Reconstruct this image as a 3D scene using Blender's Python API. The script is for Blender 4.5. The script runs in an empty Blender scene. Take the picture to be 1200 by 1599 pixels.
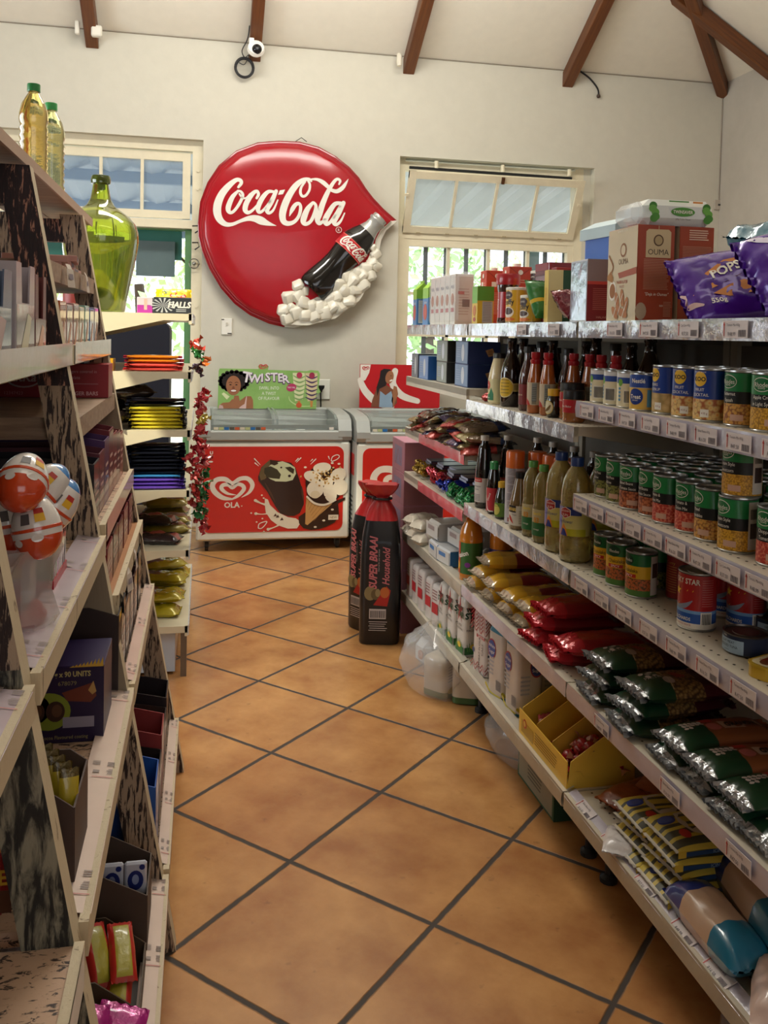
import bpy, math, random
from mathutils import Vector, Matrix, noise
from math import sin, cos, pi, radians as R

SC = bpy.context.scene
COL = SC.collection

# ------------------------------------------------------------------ camera
CAM_H = 1.45
F_PX, CX, CY, PITCH, ROLL, YAW = 1390.0, 600.0, 581.0, 0.0426, 0.0223, R(11.5)
def _cam_rows():
    cy_, sy = cos(YAW), sin(YAW); cp, sp = cos(PITCH), sin(PITCH); cr, sr = cos(ROLL), sin(ROLL)
    B = Matrix(((1,0,0),(0,0,-1),(0,1,0)))
    Rz = Matrix(((cy_,-sy,0),(sy,cy_,0),(0,0,1)))
    Rx = Matrix(((1,0,0),(0,cp,-sp),(0,sp,cp)))
    Rr = Matrix(((cr,-sr,0),(sr,cr,0),(0,0,1)))
    return Rr @ Rx @ B @ Rz                      # world -> (right, down, forward)
CM = _cam_rows()
cam_d = bpy.data.cameras.new('camera'); cam = bpy.data.objects.new('camera', cam_d); COL.objects.link(cam)
_m = Matrix.Identity(4)
for i in range(3):
    _m[i][0] = CM[0][i]; _m[i][1] = -CM[1][i]; _m[i][2] = -CM[2][i]
_m[2][3] = CAM_H
cam.matrix_world = _m
cam_d.sensor_fit = 'VERTICAL'; cam_d.sensor_height = 36.0
cam_d.lens = F_PX * 36.0 / 1599.0
cam_d.shift_y = -(799.5 - CY) / 1599.0
cam_d.clip_start = 0.02; cam_d.clip_end = 200
SC.camera = cam

# ------------------------------------------------------------------ light
SC.view_settings.view_transform = 'Standard'
SC.view_settings.look = 'None'
SC.view_settings.exposure = 0.1
SC.view_settings.gamma = 1.0
SC.view_settings.use_curve_mapping = False
SC.cycles.use_denoising = True
SC.cycles.max_bounces = 7
SC.cycles.transparent_max_bounces = 16
SC.cycles.sample_clamp_indirect = 6.0
SC.cycles.caustics_reflective = False
SC.cycles.caustics_refractive = False

def lin(h):
    h = h.lstrip('#'); o = []
    for i in (0, 2, 4):
        c = int(h[i:i+2], 16) / 255.0
        o.append(c / 12.92 if c <= 0.04045 else ((c + 0.055) / 1.055) ** 2.4)
    return tuple(o)

W = bpy.data.worlds.new('sky'); SC.world = W; W.use_nodes = True
_nt = W.node_tree; _nt.nodes.clear()
_o = _nt.nodes.new('ShaderNodeOutputWorld'); _b = _nt.nodes.new('ShaderNodeBackground')
_s = _nt.nodes.new('ShaderNodeTexSky'); _s.sky_type = 'PREETHAM'; _s.turbidity = 4.0
_s.sun_direction = Vector((-0.5, 0.25, 0.83)).normalized()
_mx = _nt.nodes.new('ShaderNodeMixRGB'); _mx.inputs[0].default_value = 0.75
_mx.inputs[2].default_value = (0.80, 0.90, 1.0, 1)
_nt.links.new(_s.outputs[0], _mx.inputs[1]); _nt.links.new(_mx.outputs[0], _b.inputs[0])
_b.inputs[1].default_value = 2.6
_nt.links.new(_b.outputs[0], _o.inputs[0])

def area(name, loc, target, sx, sy, power, col, spread=180):
    l = bpy.data.lights.new(name, 'AREA'); l.shape = 'RECTANGLE'; l.size = sx; l.size_y = sy
    l.energy = power; l.color = col; l.spread = R(spread)
    o = bpy.data.objects.new(name, l); COL.objects.link(o); o.location = loc
    o.rotation_euler = (Vector(target) - Vector(loc)).to_track_quat('-Z', 'Y').to_euler()
    return o
sun_d = bpy.data.lights.new('sun', 'SUN'); sun_d.energy = 5.0; sun_d.angle = R(0.6); sun_d.color = (1, 0.95, 0.86)
sun = bpy.data.objects.new('sun', sun_d); COL.objects.link(sun)
sun.rotation_euler = Vector((0.35, -0.3, -0.9)).to_track_quat('-Z', 'Y').to_euler()
# left window daylight, roof tubes, added fills behind the camera and towards the ceiling
area('daylight_left_window', (-3.6, 3.2, 2.1), (0.5, 4.2, 1.2), 3.0, 1.6, 105, (0.86, 0.94, 1.0))
area('rear_daylight_fill', (0.6, -2.9, 2.3), (0.6, 3.0, 1.2), 3.4, 1.8, 30, (0.95, 0.96, 1.0))  # added daylight fill behind the camera, its window only assumed
area('tube_light_front', (0.6, 4.4, 4.1), (0.6, 4.4, 0), 2.4, 0.5, 92, (1.0, 0.96, 0.88))
area('tube_light_rear', (0.9, 0.9, 4.1), (0.9, 0.9, 0), 2.4, 0.5, 9, (1.0, 0.93, 0.80))
area('ceiling_fill_up', (0.6, 4.0, 3.2), (0.6, 4.6, 6), 2.4, 0.5, 85, (1.0, 0.97, 0.90))  # added fill aimed up to brighten the ceiling, not another tube
def spot(name, loc, target, power, ang, col, rad=0.05, blend=0.4):
    l = bpy.data.lights.new(name, 'SPOT'); l.energy = power; l.spot_size = R(ang); l.spot_blend = blend
    l.color = col; l.shadow_soft_size = rad
    o = bpy.data.objects.new(name, l); COL.objects.link(o); o.location = loc
    o.rotation_euler = (Vector(target) - Vector(loc)).to_track_quat('-Z', 'Y').to_euler()
spot('sun_patch_spot', (-1.9, 1.6, 4.0), (-0.42, 3.75, 1.62), 900, 17, (1.0, 0.93, 0.72), 0.06, 0.5)  # added spot for the sunny patch at the demijohn; no skylight known

# ------------------------------------------------------------------ photo-to-place measuring
def _ray(u, v):
    d = Vector(((u - CX) / F_PX, (v - CY) / F_PX, 1.0))
    return CM.transposed() @ d
def at(u, v, z=0.0, back=0.0):
    """point of the level surface z seen at (u, v), pushed back by `back` metres along the view"""
    d = _ray(u, v); p = d * ((z - CAM_H) / d.z); h = Vector((d.x, d.y, 0)).normalized()
    return Vector((p.x + h.x * back, p.y + h.y * back, z))
def atY(u, v, Y):
    d = _ray(u, v); p = d * (Y / d.y); return Vector((p.x, Y, p.z + CAM_H))
SA = R(0.7)
ST = Vector((-sin(SA), cos(SA), 0)); SN = Vector((cos(SA), sin(SA), 0))
def rs(s, d, z):
    p = SN * (1.0 + d) + ST * s; return Vector((p.x, p.y, z))
def atS(u, v, d):
    """point on the upright plane d metres behind the aisle face of the right-hand shelving"""
    r = _ray(u, v); k = (1.0 + d) / (SN.x * r.x + SN.y * r.y); p = r * k
    return Vector((p.x, p.y, p.z + CAM_H))

# ------------------------------------------------------------------ materials
MATS = {}
def newmat(name):
    m = bpy.data.materials.new(name); m.use_nodes = True
    nt = m.node_tree; b = nt.nodes.get('Principled BSDF')
    return m, nt, b
def K(hexc, rough=0.5, metal=0.0, spec=0.5, alpha=1.0, trans=0.0, coat=0.0, ior=1.45, nz=0.06, bump=0.0, bs=60):
    key = (hexc, rough, metal, spec, alpha, trans, coat, ior, nz, bump, bs)
    if key in MATS: return MATS[key]
    m, nt, b = newmat('finish_%s' % hexc)
    c = lin(hexc)
    b.inputs['Base Color'].default_value = (*c, 1)
    b.inputs['Roughness'].default_value = rough; b.inputs['Metallic'].default_value = metal
    b.inputs['Specular IOR Level'].default_value = spec; b.inputs['Alpha'].default_value = alpha
    b.inputs['Transmission Weight'].default_value = trans; b.inputs['IOR'].default_value = ior
    b.inputs['Coat Weight'].default_value = coat; b.inputs['Coat Roughness'].default_value = 0.06
    tc = nt.nodes.new('ShaderNodeTexCoord')
    if nz:
        n = nt.nodes.new('ShaderNodeTexNoise'); n.inputs['Scale'].default_value = 14; n.inputs['Detail'].default_value = 3
        r = nt.nodes.new('ShaderNodeMapRange'); r.inputs[3].default_value = 1 - nz * 1.6; r.inputs[4].default_value = 1 + nz * 1.6
        h = nt.nodes.new('ShaderNodeHueSaturation'); h.inputs['Color'].default_value = (*c, 1)
        nt.links.new(tc.outputs['Object'], n.inputs['Vector']); nt.links.new(n.outputs[0], r.inputs[0])
        nt.links.new(r.outputs[0], h.inputs['Value']); nt.links.new(h.outputs[0], b.inputs['Base Color'])
    if bump:
        n2 = nt.nodes.new('ShaderNodeTexNoise'); n2.inputs['Scale'].default_value = bs; n2.inputs['Detail'].default_value = 4
        bp = nt.nodes.new('ShaderNodeBump'); bp.inputs['Strength'].default_value = bump; bp.inputs['Distance'].default_value = 0.01
        nt.links.new(tc.outputs['Object'], n2.inputs['Vector']); nt.links.new(n2.outputs[0], bp.inputs['Height'])
        nt.links.new(bp.outputs[0], b.inputs['Normal'])
    MATS[key] = m; return m
def foil(hexc, rough=0.22, bs=45, bump=0.7, metal=0.35):
    return K(hexc, rough, metal, 0.6, nz=0.08, bump=bump, bs=bs, coat=0.4)
def food(name, c1, c2, c3, scale=60, rough=0.45):
    key = ('food', name)
    if key in MATS: return MATS[key]
    m, nt, b = newmat('printed_' + name)
    tc = nt.nodes.new('ShaderNodeTexCoord'); v = nt.nodes.new('ShaderNodeTexVoronoi'); v.inputs['Scale'].default_value = scale
    r = nt.nodes.new('ShaderNodeValToRGB'); e = r.color_ramp.elements
    e[0].position = 0.0; e[0].color = (*lin(c1), 1); e[1].position = 0.75; e[1].color = (*lin(c3), 1)
    k = e.new(0.4); k.color = (*lin(c2), 1)
    nt.links.new(tc.outputs['Object'], v.inputs['Vector']); nt.links.new(v.outputs['Distance'], r.inputs[0])
    nt.links.new(r.outputs[0], b.inputs['Base Color']); b.inputs['Roughness'].default_value = rough
    MATS[key] = m; return m
def two_tone(name, c1, c2, thr=0.5, scale=(8, 8, 8), rough=0.6, soft=0.04, detail=6, c3=None, bump=0.0, dist=0.0):
    m, nt, b = newmat(name)
    tc = nt.nodes.new('ShaderNodeTexCoord'); mp = nt.nodes.new('ShaderNodeMapping'); mp.inputs['Scale'].default_value = scale
    n = nt.nodes.new('ShaderNodeTexNoise'); n.inputs['Scale'].default_value = 1; n.inputs['Detail'].default_value = detail
    n.inputs['Roughness'].default_value = 0.62; n.inputs['Distortion'].default_value = dist
    r = nt.nodes.new('ShaderNodeValToRGB'); e = r.color_ramp.elements
    e[0].position = thr - soft; e[0].color = (*lin(c1), 1); e[1].position = thr + soft; e[1].color = (*lin(c2), 1)
    if c3: k = e.new(min(0.98, thr + soft + 0.12)); k.color = (*lin(c3), 1)
    nt.links.new(tc.outputs['Object'], mp.inputs[0]); nt.links.new(mp.outputs[0], n.inputs['Vector'])
    nt.links.new(n.outputs[0], r.inputs[0]); nt.links.new(r.outputs[0], b.inputs['Base Color'])
    b.inputs['Roughness'].default_value = rough
    if bump:
        bp = nt.nodes.new('ShaderNodeBump'); bp.inputs['Strength'].default_value = bump; bp.inputs['Distance'].default_value = 0.003
        nt.links.new(n.outputs[0], bp.inputs['Height']); nt.links.new(bp.outputs[0], b.inputs['Normal'])
    return m
def glass(hexc, rough=0.02, name='glass', alpha=0.25):
    """thin clear pane or film: mostly see-through with a glossy sheen"""
    key = ('thin', hexc, rough, alpha)
    if key in MATS: return MATS[key]
    m, nt, b = newmat(name); b.inputs['Base Color'].default_value = (*lin(hexc), 1)
    b.inputs['Roughness'].default_value = rough; b.inputs['Alpha'].default_value = alpha
    b.inputs['Specular IOR Level'].default_value = 0.8
    MATS[key] = m; return m

# ------------------------------------------------------------------ mesh builder
class MB:
    def __init__(s): s.v = []; s.f = []; s.m = []; s.mats = []
    def mi(s, mat):
        if mat not in s.mats: s.mats.append(mat)
        return s.mats.index(mat)
    def add(s, vs, fs, mat, M=None):
        o = len(s.v)
        if M is None: s.v += [tuple(v) for v in vs]
        elif callable(M): s.v += [tuple(M(Vector(v))) for v in vs]
        else: s.v += [tuple(M @ Vector(v)) for v in vs]
        if isinstance(mat, (list, tuple)):
            for f, mm in zip(fs, mat): s.f.append(tuple(i + o for i in f)); s.m.append(s.mi(mm))
        else:
            k = s.mi(mat)
            for f in fs: s.f.append(tuple(i + o for i in f)); s.m.append(k)
        return s
    def box(s, c, d, mat, M=None, ch=0.0, mats=None):
        """mats: dict of face material by '-x','+x','-y','+y','-z','+z'"""
        x, y, z = d[0]/2, d[1]/2, d[2]/2
        mm = mats or {}
        g = lambda k: mm.get(k, mat)
        if ch <= 0:
            vs = [(c[0]+i*x, c[1]+j*y, c[2]+k*z) for i in (-1,1) for j in (-1,1) for k in (-1,1)]
            fs = [(0,1,3,2),(4,6,7,5),(0,4,5,1),(2,3,7,6),(0,2,6,4),(1,5,7,3)]
            return s.add(vs, fs, [g('-x'),g('+x'),g('-y'),g('+y'),g('-z'),g('+z')], M)
        ch = min(ch, x*0.9, y*0.9, z*0.9); vs = []; idx = {}
        for i in (-1,1):
            for j in (-1,1):
                for k in (-1,1):
                    for a in range(3):
                        p = [i*(x-ch), j*(y-ch), k*(z-ch)]; p[a] = (i*x, j*y, k*z)[a]
                        idx[(i,j,k,a)] = len(vs); vs.append((c[0]+p[0], c[1]+p[1], c[2]+p[2]))
        fs = []; ms = []
        for a in range(3):
            for sg in (-1,1):
                q = []
                for (p1, p2) in ((-1,-1),(1,-1),(1,1),(-1,1)):
                    t = [0,0,0]; t[a] = sg; t[(a+1)%3] = p1; t[(a+2)%3] = p2; q.append(idx[(*t, a)])
                if sg < 0: q.reverse()
                fs.append(tuple(q)); ms.append(g('-+'[sg > 0] + 'xyz'[a]))
        for a in range(3):                      # edge chamfers
            b1, b2 = (a+1)%3, (a+2)%3
            for s1 in (-1,1):
                for s2 in (-1,1):
                    q = []
                    for sg, ax in ((-1,b1),(1,b1),(1,b2),(-1,b2)):
                        t = [0,0,0]; t[a] = sg; t[b1] = s1; t[b2] = s2; q.append(idx[(*t, ax)])
                    fs.append(tuple(q)); ms.append(mat)
        for i in (-1,1):
            for j in (-1,1):
                for k in (-1,1): fs.append((idx[(i,j,k,0)], idx[(i,j,k,1)], idx[(i,j,k,2)])); ms.append(mat)
        return s.add(vs, fs, ms, M)
    def prism(s, pts, z0, z1, mat, M=None, side=None, top=None):
        n = len(pts)
        vs = [(p[0], p[1], z0) for p in pts] + [(p[0], p[1], z1) for p in pts]
        fs = [tuple(range(n))[::-1], tuple(range(n, 2*n))] + [(i, (i+1) % n, n+(i+1) % n, n+i) for i in range(n)]
        return s.add(vs, fs, [mat, top or mat] + [side or mat]*n, M)
    def poly(s, pts, mat, M=None, z=0.0):
        if isinstance(M, FC):                    # cut a flat shape into strips so that it follows the curved face
            w = M.r*.17; x0 = min(p[0] for p in pts); x1 = max(p[0] for p in pts)
            if x1-x0 > w:
                n = int(math.ceil((x1-x0)/w))
                for i in range(n):
                    q = clipx(clipx(pts, x0+(x1-x0)*i/n, 1), x0+(x1-x0)*(i+1)/n, -1)
                    if len(q) > 2: s.add([(p[0], p[1], z) for p in q], [tuple(range(len(q)))], mat, M)
                return s
        return s.add([(p[0], p[1], z) for p in pts], [tuple(range(len(pts)))], mat, M)
    def lathe(s, prof, mat, seg=24, M=None, cap0=True, cap1=True, sq=None, a0=0.0, a1=2*pi):
        """prof [(r, z[, material of the band above])]"""
        vs = []; fs = []; ms = []; full = abs(a1 - a0 - 2*pi) < 1e-6; ns = seg if full else seg + 1
        for p in prof:
            for i in range(ns):
                a = a0 + (a1 - a0) * i / seg; r = p[0]
                if sq: r = r / (abs(cos(a))**sq + abs(sin(a))**sq) ** (1/sq)
                vs.append((r*cos(a), r*sin(a), p[1]))
        for j in range(len(prof)-1):
            mm = prof[j][2] if len(prof[j]) > 2 and prof[j][2] is not None else mat
            for i in range(seg if full else ns-1):
                k = (i+1) % ns; fs.append((j*ns+i, j*ns+k, (j+1)*ns+k, (j+1)*ns+i)); ms.append(mm)
        if full:
            if cap0: fs.append(tuple(range(ns))[::-1]); ms.append(prof[0][2] if len(prof[0]) > 2 and prof[0][2] else mat)
            if cap1: fs.append(tuple((len(prof)-1)*ns+i for i in range(ns))); ms.append(prof[-2][2] if len(prof[-2]) > 2 and prof[-2][2] else mat)
        return s.add(vs, fs, ms, M)
    def tube(s, path, r, mat, seg=8, M=None, closed=False):
        path = [Vector(p) for p in path]; vs = []; fs = []; n = len(path); up = Vector((0.1, 0.2, 1)).normalized()
        for i, p in enumerate(path):
            a = path[(i-1) % n] if (closed or i > 0) else p; b = path[(i+1) % n] if (closed or i < n-1) else p
            t = (b - a).normalized(); u = t.cross(up)
            if u.length < 1e-3: u = t.cross(Vector((1, 0, 0)))
            u.normalize(); w = t.cross(u); rr = r[i] if isinstance(r, (list, tuple)) else r
            for k in range(seg): an = 2*pi*k/seg; vs.append(p + u*cos(an)*rr + w*sin(an)*rr)
        for i in range(n if closed else n-1):
            j = (i+1) % n
            for k in range(seg): l = (k+1) % seg; fs.append((i*seg+k, i*seg+l, j*seg+l, j*seg+k))
        if not closed: fs += [tuple(range(seg))[::-1], tuple((n-1)*seg+k for k in range(seg))]
        return s.add(vs, fs, mat, M)
    def ball(s, c, r, mat, seg=12, rings=8, M=None, sc=(1,1,1)):
        vs = []; fs = []
        for j in range(rings+1):
            t = pi*j/rings
            for i in range(seg):
                a = 2*pi*i/seg; vs.append((c[0]+r*sc[0]*sin(t)*cos(a), c[1]+r*sc[1]*sin(t)*sin(a), c[2]+r*sc[2]*cos(t)))
        for j in range(rings):
            for i in range(seg): k = (i+1) % seg; fs.append((j*seg+i, (j+1)*seg+i, (j+1)*seg+k, j*seg+k))
        return s.add(vs, fs, mat, M)
    def stroke(s, pts, mat, M=None, z=0.0, k=1.0, sub=5):
        P = smooth([(p[0], p[1], p[2]) for p in pts], sub); L = []; Rr = []
        for i, p in enumerate(P):
            a = P[max(0, i-1)]; b = P[min(len(P)-1, i+1)]
            dx, dy = b[0]-a[0], b[1]-a[1]; l = math.hypot(dx, dy) or 1; w = p[2]*k/2
            L.append((p[0]-dy/l*w, p[1]+dx/l*w, z)); Rr.append((p[0]+dy/l*w, p[1]-dx/l*w, z))
        n = len(P); s.add(L+Rr, [(i, i+1, n+i+1, n+i) for i in range(n-1)], mat, M)
        for e in (0, -1):                        # round ends
            q = P[e]; w = q[2]*k/2
            if w > 0: s.poly([(q[0]+w*cos(2*pi*i/10), q[1]+w*sin(2*pi*i/10)) for i in range(10)], mat, M, z+(.00012 if e else .00006))
        return s
    def text(s, t, size, mat, M=None, x=0.0, y=0.0, z=0.0, sx=1.0, shear=0.0, align='c', bold=0.0, rot=0.0):
        vs, fs, w = glyphs(t, bold)
        off = {'c': -w/2, 'l': 0, 'r': -w}[align]; ca, sa = cos(rot), sin(rot); out = []
        for p in vs:
            px = (p[0]+off)*sx*size + shear*p[1]*size; py = (p[1]-0.35)*size
            out.append((x+px*ca-py*sa, y+px*sa+py*ca, z))
        return s.add(out, fs, mat, M)
    def build(s, name, parent=None, loc=None, rz=0.0, smooth=True, ang=35):
        me = bpy.data.meshes.new(name); me.from_pydata(s.v, [], s.f)
        for m in s.mats: me.materials.append(m)
        me.polygons.foreach_set('material_index', s.m)
        if smooth:
            me.polygons.foreach_set('use_smooth', [True]*len(s.f)); me.set_sharp_from_angle(angle=R(ang))
        me.update()
        o = bpy.data.objects.new(name, me); COL.objects.link(o)
        if parent: o.parent = parent
        if loc is not None: o.location = loc
        o.rotation_euler = (0, 0, rz)
        return o
def smooth(P, sub=5):
    if sub <= 1 or len(P) < 3: return P
    out = []; n = len(P)
    for i in range(n-1):
        a, b, c, d = P[max(0, i-1)], P[i], P[i+1], P[min(n-1, i+2)]
        for j in range(sub):
            t = j/sub
            out.append(tuple(0.5*((2*b[k]) + (-a[k]+c[k])*t + (2*a[k]-5*b[k]+4*c[k]-d[k])*t*t + (-a[k]+3*b[k]-3*c[k]+d[k])*t**3) for k in range(len(b))))
    out.append(P[-1]); return out
_G = {}
def glyphs(t, bold=0.0):
    if (t, bold) in _G: return _G[(t, bold)]
    cu = bpy.data.curves.new('t', 'FONT'); cu.body = t; cu.size = 1.0; cu.resolution_u = 2; cu.offset = bold
    o = bpy.data.objects.new('t', cu); COL.objects.link(o)
    dg = bpy.context.evaluated_depsgraph_get(); me = o.evaluated_get(dg).to_mesh()
    vs = [tuple(v.co) for v in me.vertices]; fs = [tuple(p.vertices) for p in me.polygons]
    w = max([v[0] for v in vs] + [0])
    o.evaluated_get(dg).to_mesh_clear(); bpy.data.objects.remove(o); bpy.data.curves.remove(cu)
    _G[(t, bold)] = (vs, fs, w); return _G[(t, bold)]
def bez_round(x0, y0, x1, y1, r, n=6):
    o = []
    for cx_, cy_, a in ((x1-r, y1-r, 0), (x0+r, y1-r, 90), (x0+r, y0+r, 180), (x1-r, y0+r, 270)):
        for i in range(n+1): t = R(a + 90*i/n); o.append((cx_+r*cos(t), cy_+r*sin(t)))
    return o
def ell(cx_, cy_, rx, ry, n=20, rot=0.0):
    return [(cx_+rx*cos(2*pi*i/n)*cos(rot)-ry*sin(2*pi*i/n)*sin(rot), cy_+rx*cos(2*pi*i/n)*sin(rot)+ry*sin(2*pi*i/n)*cos(rot)) for i in range(n)]

# ------------------------------------------------------------------ things, parts, copies
def thing(name, label, cat, loc=(0,0,0), rz=0.0, group=None):
    o = bpy.data.objects.new(name, None); COL.objects.link(o); o.empty_display_size = 0.05
    o.location = loc; o.rotation_euler = (0, 0, rz); o['label'] = label; o['category'] = cat
    if group: o['group'] = group
    return o
def tag(o, label, cat, group=None):
    o['label'] = label; o['category'] = cat
    if group: o['group'] = group
    return o
def structure(o): o['kind'] = 'structure'; return o
def dup(root, loc, rz=None, label=None, group=None, scale=None, rot=None):
    r = root.copy(); COL.objects.link(r); r.location = loc
    if rot is not None: r.rotation_euler = rot
    elif rz is not None: r.rotation_euler = (0, 0, rz)
    if scale: r.scale = (scale,)*3 if not isinstance(scale, (tuple, list)) else scale
    if label: r['label'] = label
    if group: r['group'] = group
    for ch in list(root.children):
        c = ch.copy(); COL.objects.link(c); c.parent = r
        for g in list(ch.children): d = g.copy(); COL.objects.link(d); d.parent = c
    return r
USED = {}
def put(key, maker, loc, rz, label, group=None, scale=None, rot=None):
    """first call builds the kind, later calls copy it with its parts"""
    if key not in USED:
        o = maker(); USED[key] = o; o.location = loc
        if rot is not None: o.rotation_euler = rot
        else: o.rotation_euler = (0, 0, rz)
        o.scale = (scale,)*3 if isinstance(scale, (int, float)) else (scale or (1, 1, 1))
        o['label'] = label
        if group: o['group'] = group
        return o
    o = dup(USED[key], loc, rz, label, group, scale or (1, 1, 1), rot)
    if not group and 'group' in o: del o['group']
    return o
ORD = ['first','second','third','fourth','fifth','sixth','seventh','eighth','ninth','tenth','eleventh','twelfth','thirteenth','fourteenth','fifteenth','sixteenth','seventeenth','eighteenth','nineteenth','twentieth']
FX = lambda d: (lambda p: Vector((-d, -p[0], p[1])) + Vector((-p[2], 0, 0)))     # art on a face that looks to -x
FY = lambda d: (lambda p: Vector((p[0], -d, p[1])) + Vector((0, -p[2], 0)))      # art on a face that looks to -y
class FC:                                                                          # art wrapped on a cylinder
    def __init__(s, r): s.r = r
    def __call__(s, p): r = s.r; return Vector(((r+p[2])*cos(pi+p[0]/r), (r+p[2])*sin(pi+p[0]/r), p[1]))
def clipx(pts, x, sg):
    out = []
    for i, a in enumerate(pts):
        b = pts[(i+1) % len(pts)]; ia, ib = sg*(a[0]-x) >= 0, sg*(b[0]-x) >= 0
        if ia: out.append(a)
        if ia != ib: t = (x-a[0])/(b[0]-a[0]); out.append((x, a[1]+(b[1]-a[1])*t))
    return out

# ================================================================== the room
WY = 6.6                                             # inner face of the back wall
wall_m = K('cbc7b8', 0.75, nz=0.03, bump=0.25, bs=9)
wall2_m = two_tone('plaster_right', 'b3aca0', 'bdb6aa', 0.5, (3, 3, 3), 0.8, 0.15, bump=0.3)
cream_m = K('e2d9bd', 0.45, nz=0.05, bump=0.15, bs=30)
ceil_m = K('e0dbcc', 0.8, nz=0.03)

def floor_mat():
    m, nt, b = newmat('terracotta_tiles'); S = 0.4541; G = 0.0135 / S / 2
    N = nt.nodes.new; L = nt.links.new
    tc = N('ShaderNodeTexCoord'); sp = N('ShaderNodeSeparateXYZ'); L(tc.outputs['Object'], sp.inputs[0])
    def mth(op, a, b_=None, c=None):
        n = N('ShaderNodeMath'); n.operation = op
        for i, q in enumerate((a, b_, c)):
            if q is None: continue
            if isinstance(q, (int, float)): n.inputs[i].default_value = q
            else: L(q, n.inputs[i])
        return n.outputs[0]
    edge = N('ShaderNodeTexNoise'); edge.inputs['Scale'].default_value = 26; L(tc.outputs['Object'], edge.inputs['Vector'])
    wob = mth('MULTIPLY', mth('SUBTRACT', edge.outputs[0], 0.5), 0.010)
    ds = []; ids = []
    for k in (0, 1):
        q = mth('ADD', mth('DIVIDE', sp.outputs[k], S), 1000.0); q2 = mth('ADD', q, wob)
        fr = mth('FRACT', q2); d = mth('MINIMUM', fr, mth('SUBTRACT', 1.0, fr)); ds.append(d); ids.append(mth('FLOOR', q))
    dm = mth('MINIMUM', ds[0], ds[1])
    mr = N('ShaderNodeMapRange'); mr.inputs[1].default_value = G*0.75; mr.inputs[2].default_value = G*1.35; L(dm, mr.inputs[0])
    cb = N('ShaderNodeCombineXYZ'); L(ids[0], cb.inputs[0]); L(ids[1], cb.inputs[1])
    wn = N('ShaderNodeTexWhiteNoise'); wn.noise_dimensions = '2D'; L(cb.outputs[0], wn.inputs[0])
    n1 = N('ShaderNodeTexNoise'); n1.inputs['Scale'].default_value = 5; n1.inputs['Detail'].default_value = 8; n1.inputs['Roughness'].default_value = 0.6
    L(tc.outputs['Object'], n1.inputs['Vector'])
    r = N('ShaderNodeValToRGB'); e = r.color_ramp.elements
    e[0].position = 0.3; e[0].color = (*lin('9c693c'), 1); e[1].position = 0.72; e[1].color = (*lin('c4935a'), 1)
    L(n1.outputs[0], r.inputs[0])
    h = N('ShaderNodeHueSaturation'); L(r.outputs[0], h.inputs['Color'])
    mv = N('ShaderNodeMapRange'); mv.inputs[3].default_value = 0.94; mv.inputs[4].default_value = 1.06; L(wn.outputs[0], mv.inputs[0]); L(mv.outputs[0], h.inputs['Value'])
    mh = N('ShaderNodeMapRange'); mh.inputs[3].default_value = 0.495; mh.inputs[4].default_value = 0.502; L(wn.outputs[0], mh.inputs[0]); L(mh.outputs[0], h.inputs['Hue'])
    n2 = N('ShaderNodeTexNoise'); n2.inputs['Scale'].default_value = 22; n2.inputs['Detail'].default_value = 6; L(tc.outputs['Object'], n2.inputs['Vector'])
    st = N('ShaderNodeMapRange'); st.inputs[1].default_value = 0.66; st.inputs[2].default_value = 0.74; L(n2.outputs[0], st.inputs[0])
    mxs = N('ShaderNodeMixRGB'); L(mth('MULTIPLY', st.outputs[0], 0.35), mxs.inputs[0]); L(h.outputs[0], mxs.inputs[1]); mxs.inputs[2].default_value = (*lin('5a4432'), 1)
    mx = N('ShaderNodeMixRGB'); L(mr.outputs[0], mx.inputs[0]); mx.inputs[1].default_value = (*lin('3f362f'), 1); L(mxs.outputs[0], mx.inputs[2])
    L(mx.outputs[0], b.inputs['Base Color'])
    rr = N('ShaderNodeMapRange'); rr.inputs[3].default_value = 0.8; rr.inputs[4].default_value = 0.27; L(mr.outputs[0], rr.inputs[0]); L(rr.outputs[0], b.inputs['Roughness'])
    hb = N('ShaderNodeMixRGB'); hb.inputs[0].default_value = 0.12; L(mr.outputs[0], hb.inputs[1]); L(n1.outputs[0], hb.inputs[2])
    bp = N('ShaderNodeBump'); bp.inputs['Strength'].default_value = 0.6; bp.inputs['Distance'].default_value = 0.006
    L(hb.outputs[0], bp.inputs['Height']); L(bp.outputs[0], b.inputs['Normal'])
    return m
_fr = Matrix.Rotation(R(44.66), 4, 'Z')
mb = MB(); mb.prism([tuple((_fr @ Vector((x-.232, y-5.589, 0)))[:2]) for x, y in ((-4.7, -3.7), (4.2, -3.7), (4.2, 6.85), (-4.7, 6.85))], -.06, 0, floor_mat())
fl = structure(mb.build('floor', loc=(0.232, 5.589, 0), rz=R(-44.66), smooth=False))

XL, XR, YB = -4.6, 4.09, -3.6
SL = 0.6; EZ = 3.53
DX0, DX1, DZ = -2.9, -0.02, 2.815                      # door opening
WX0, WX1, WZ0, WZ1 = 1.43, 3.0, 1.12, 2.79             # window opening
TH = 0.24
mb = MB()
for x0, x1, z0, z1 in ((XL, DX0, 0, EZ+.3), (DX0, DX1, DZ, EZ+.3), (DX1, WX0, 0, EZ+.3), (WX0, WX1, 0, WZ0), (WX0, WX1, WZ1, EZ+.3), (WX1, XR+.2, 0, EZ+.3)):
    mb.box(((x0+x1)/2, WY+TH/2, (z0+z1)/2), (x1-x0, TH, z1-z0), wall_m)
structure(mb.build('wall_back', smooth=False))
mb = MB(); mb.box((XR+.1, (YB+WY)/2, 1.9), (0.2, WY-YB+.4, 3.8-.24), wall2_m); structure(mb.build('wall_right', smooth=False))
mb = MB(); mb.box((XL-.1, (YB+WY)/2, 1.9), (0.2, WY-YB+.4, 3.6), wall_m); structure(mb.build('wall_left', smooth=False))
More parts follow.
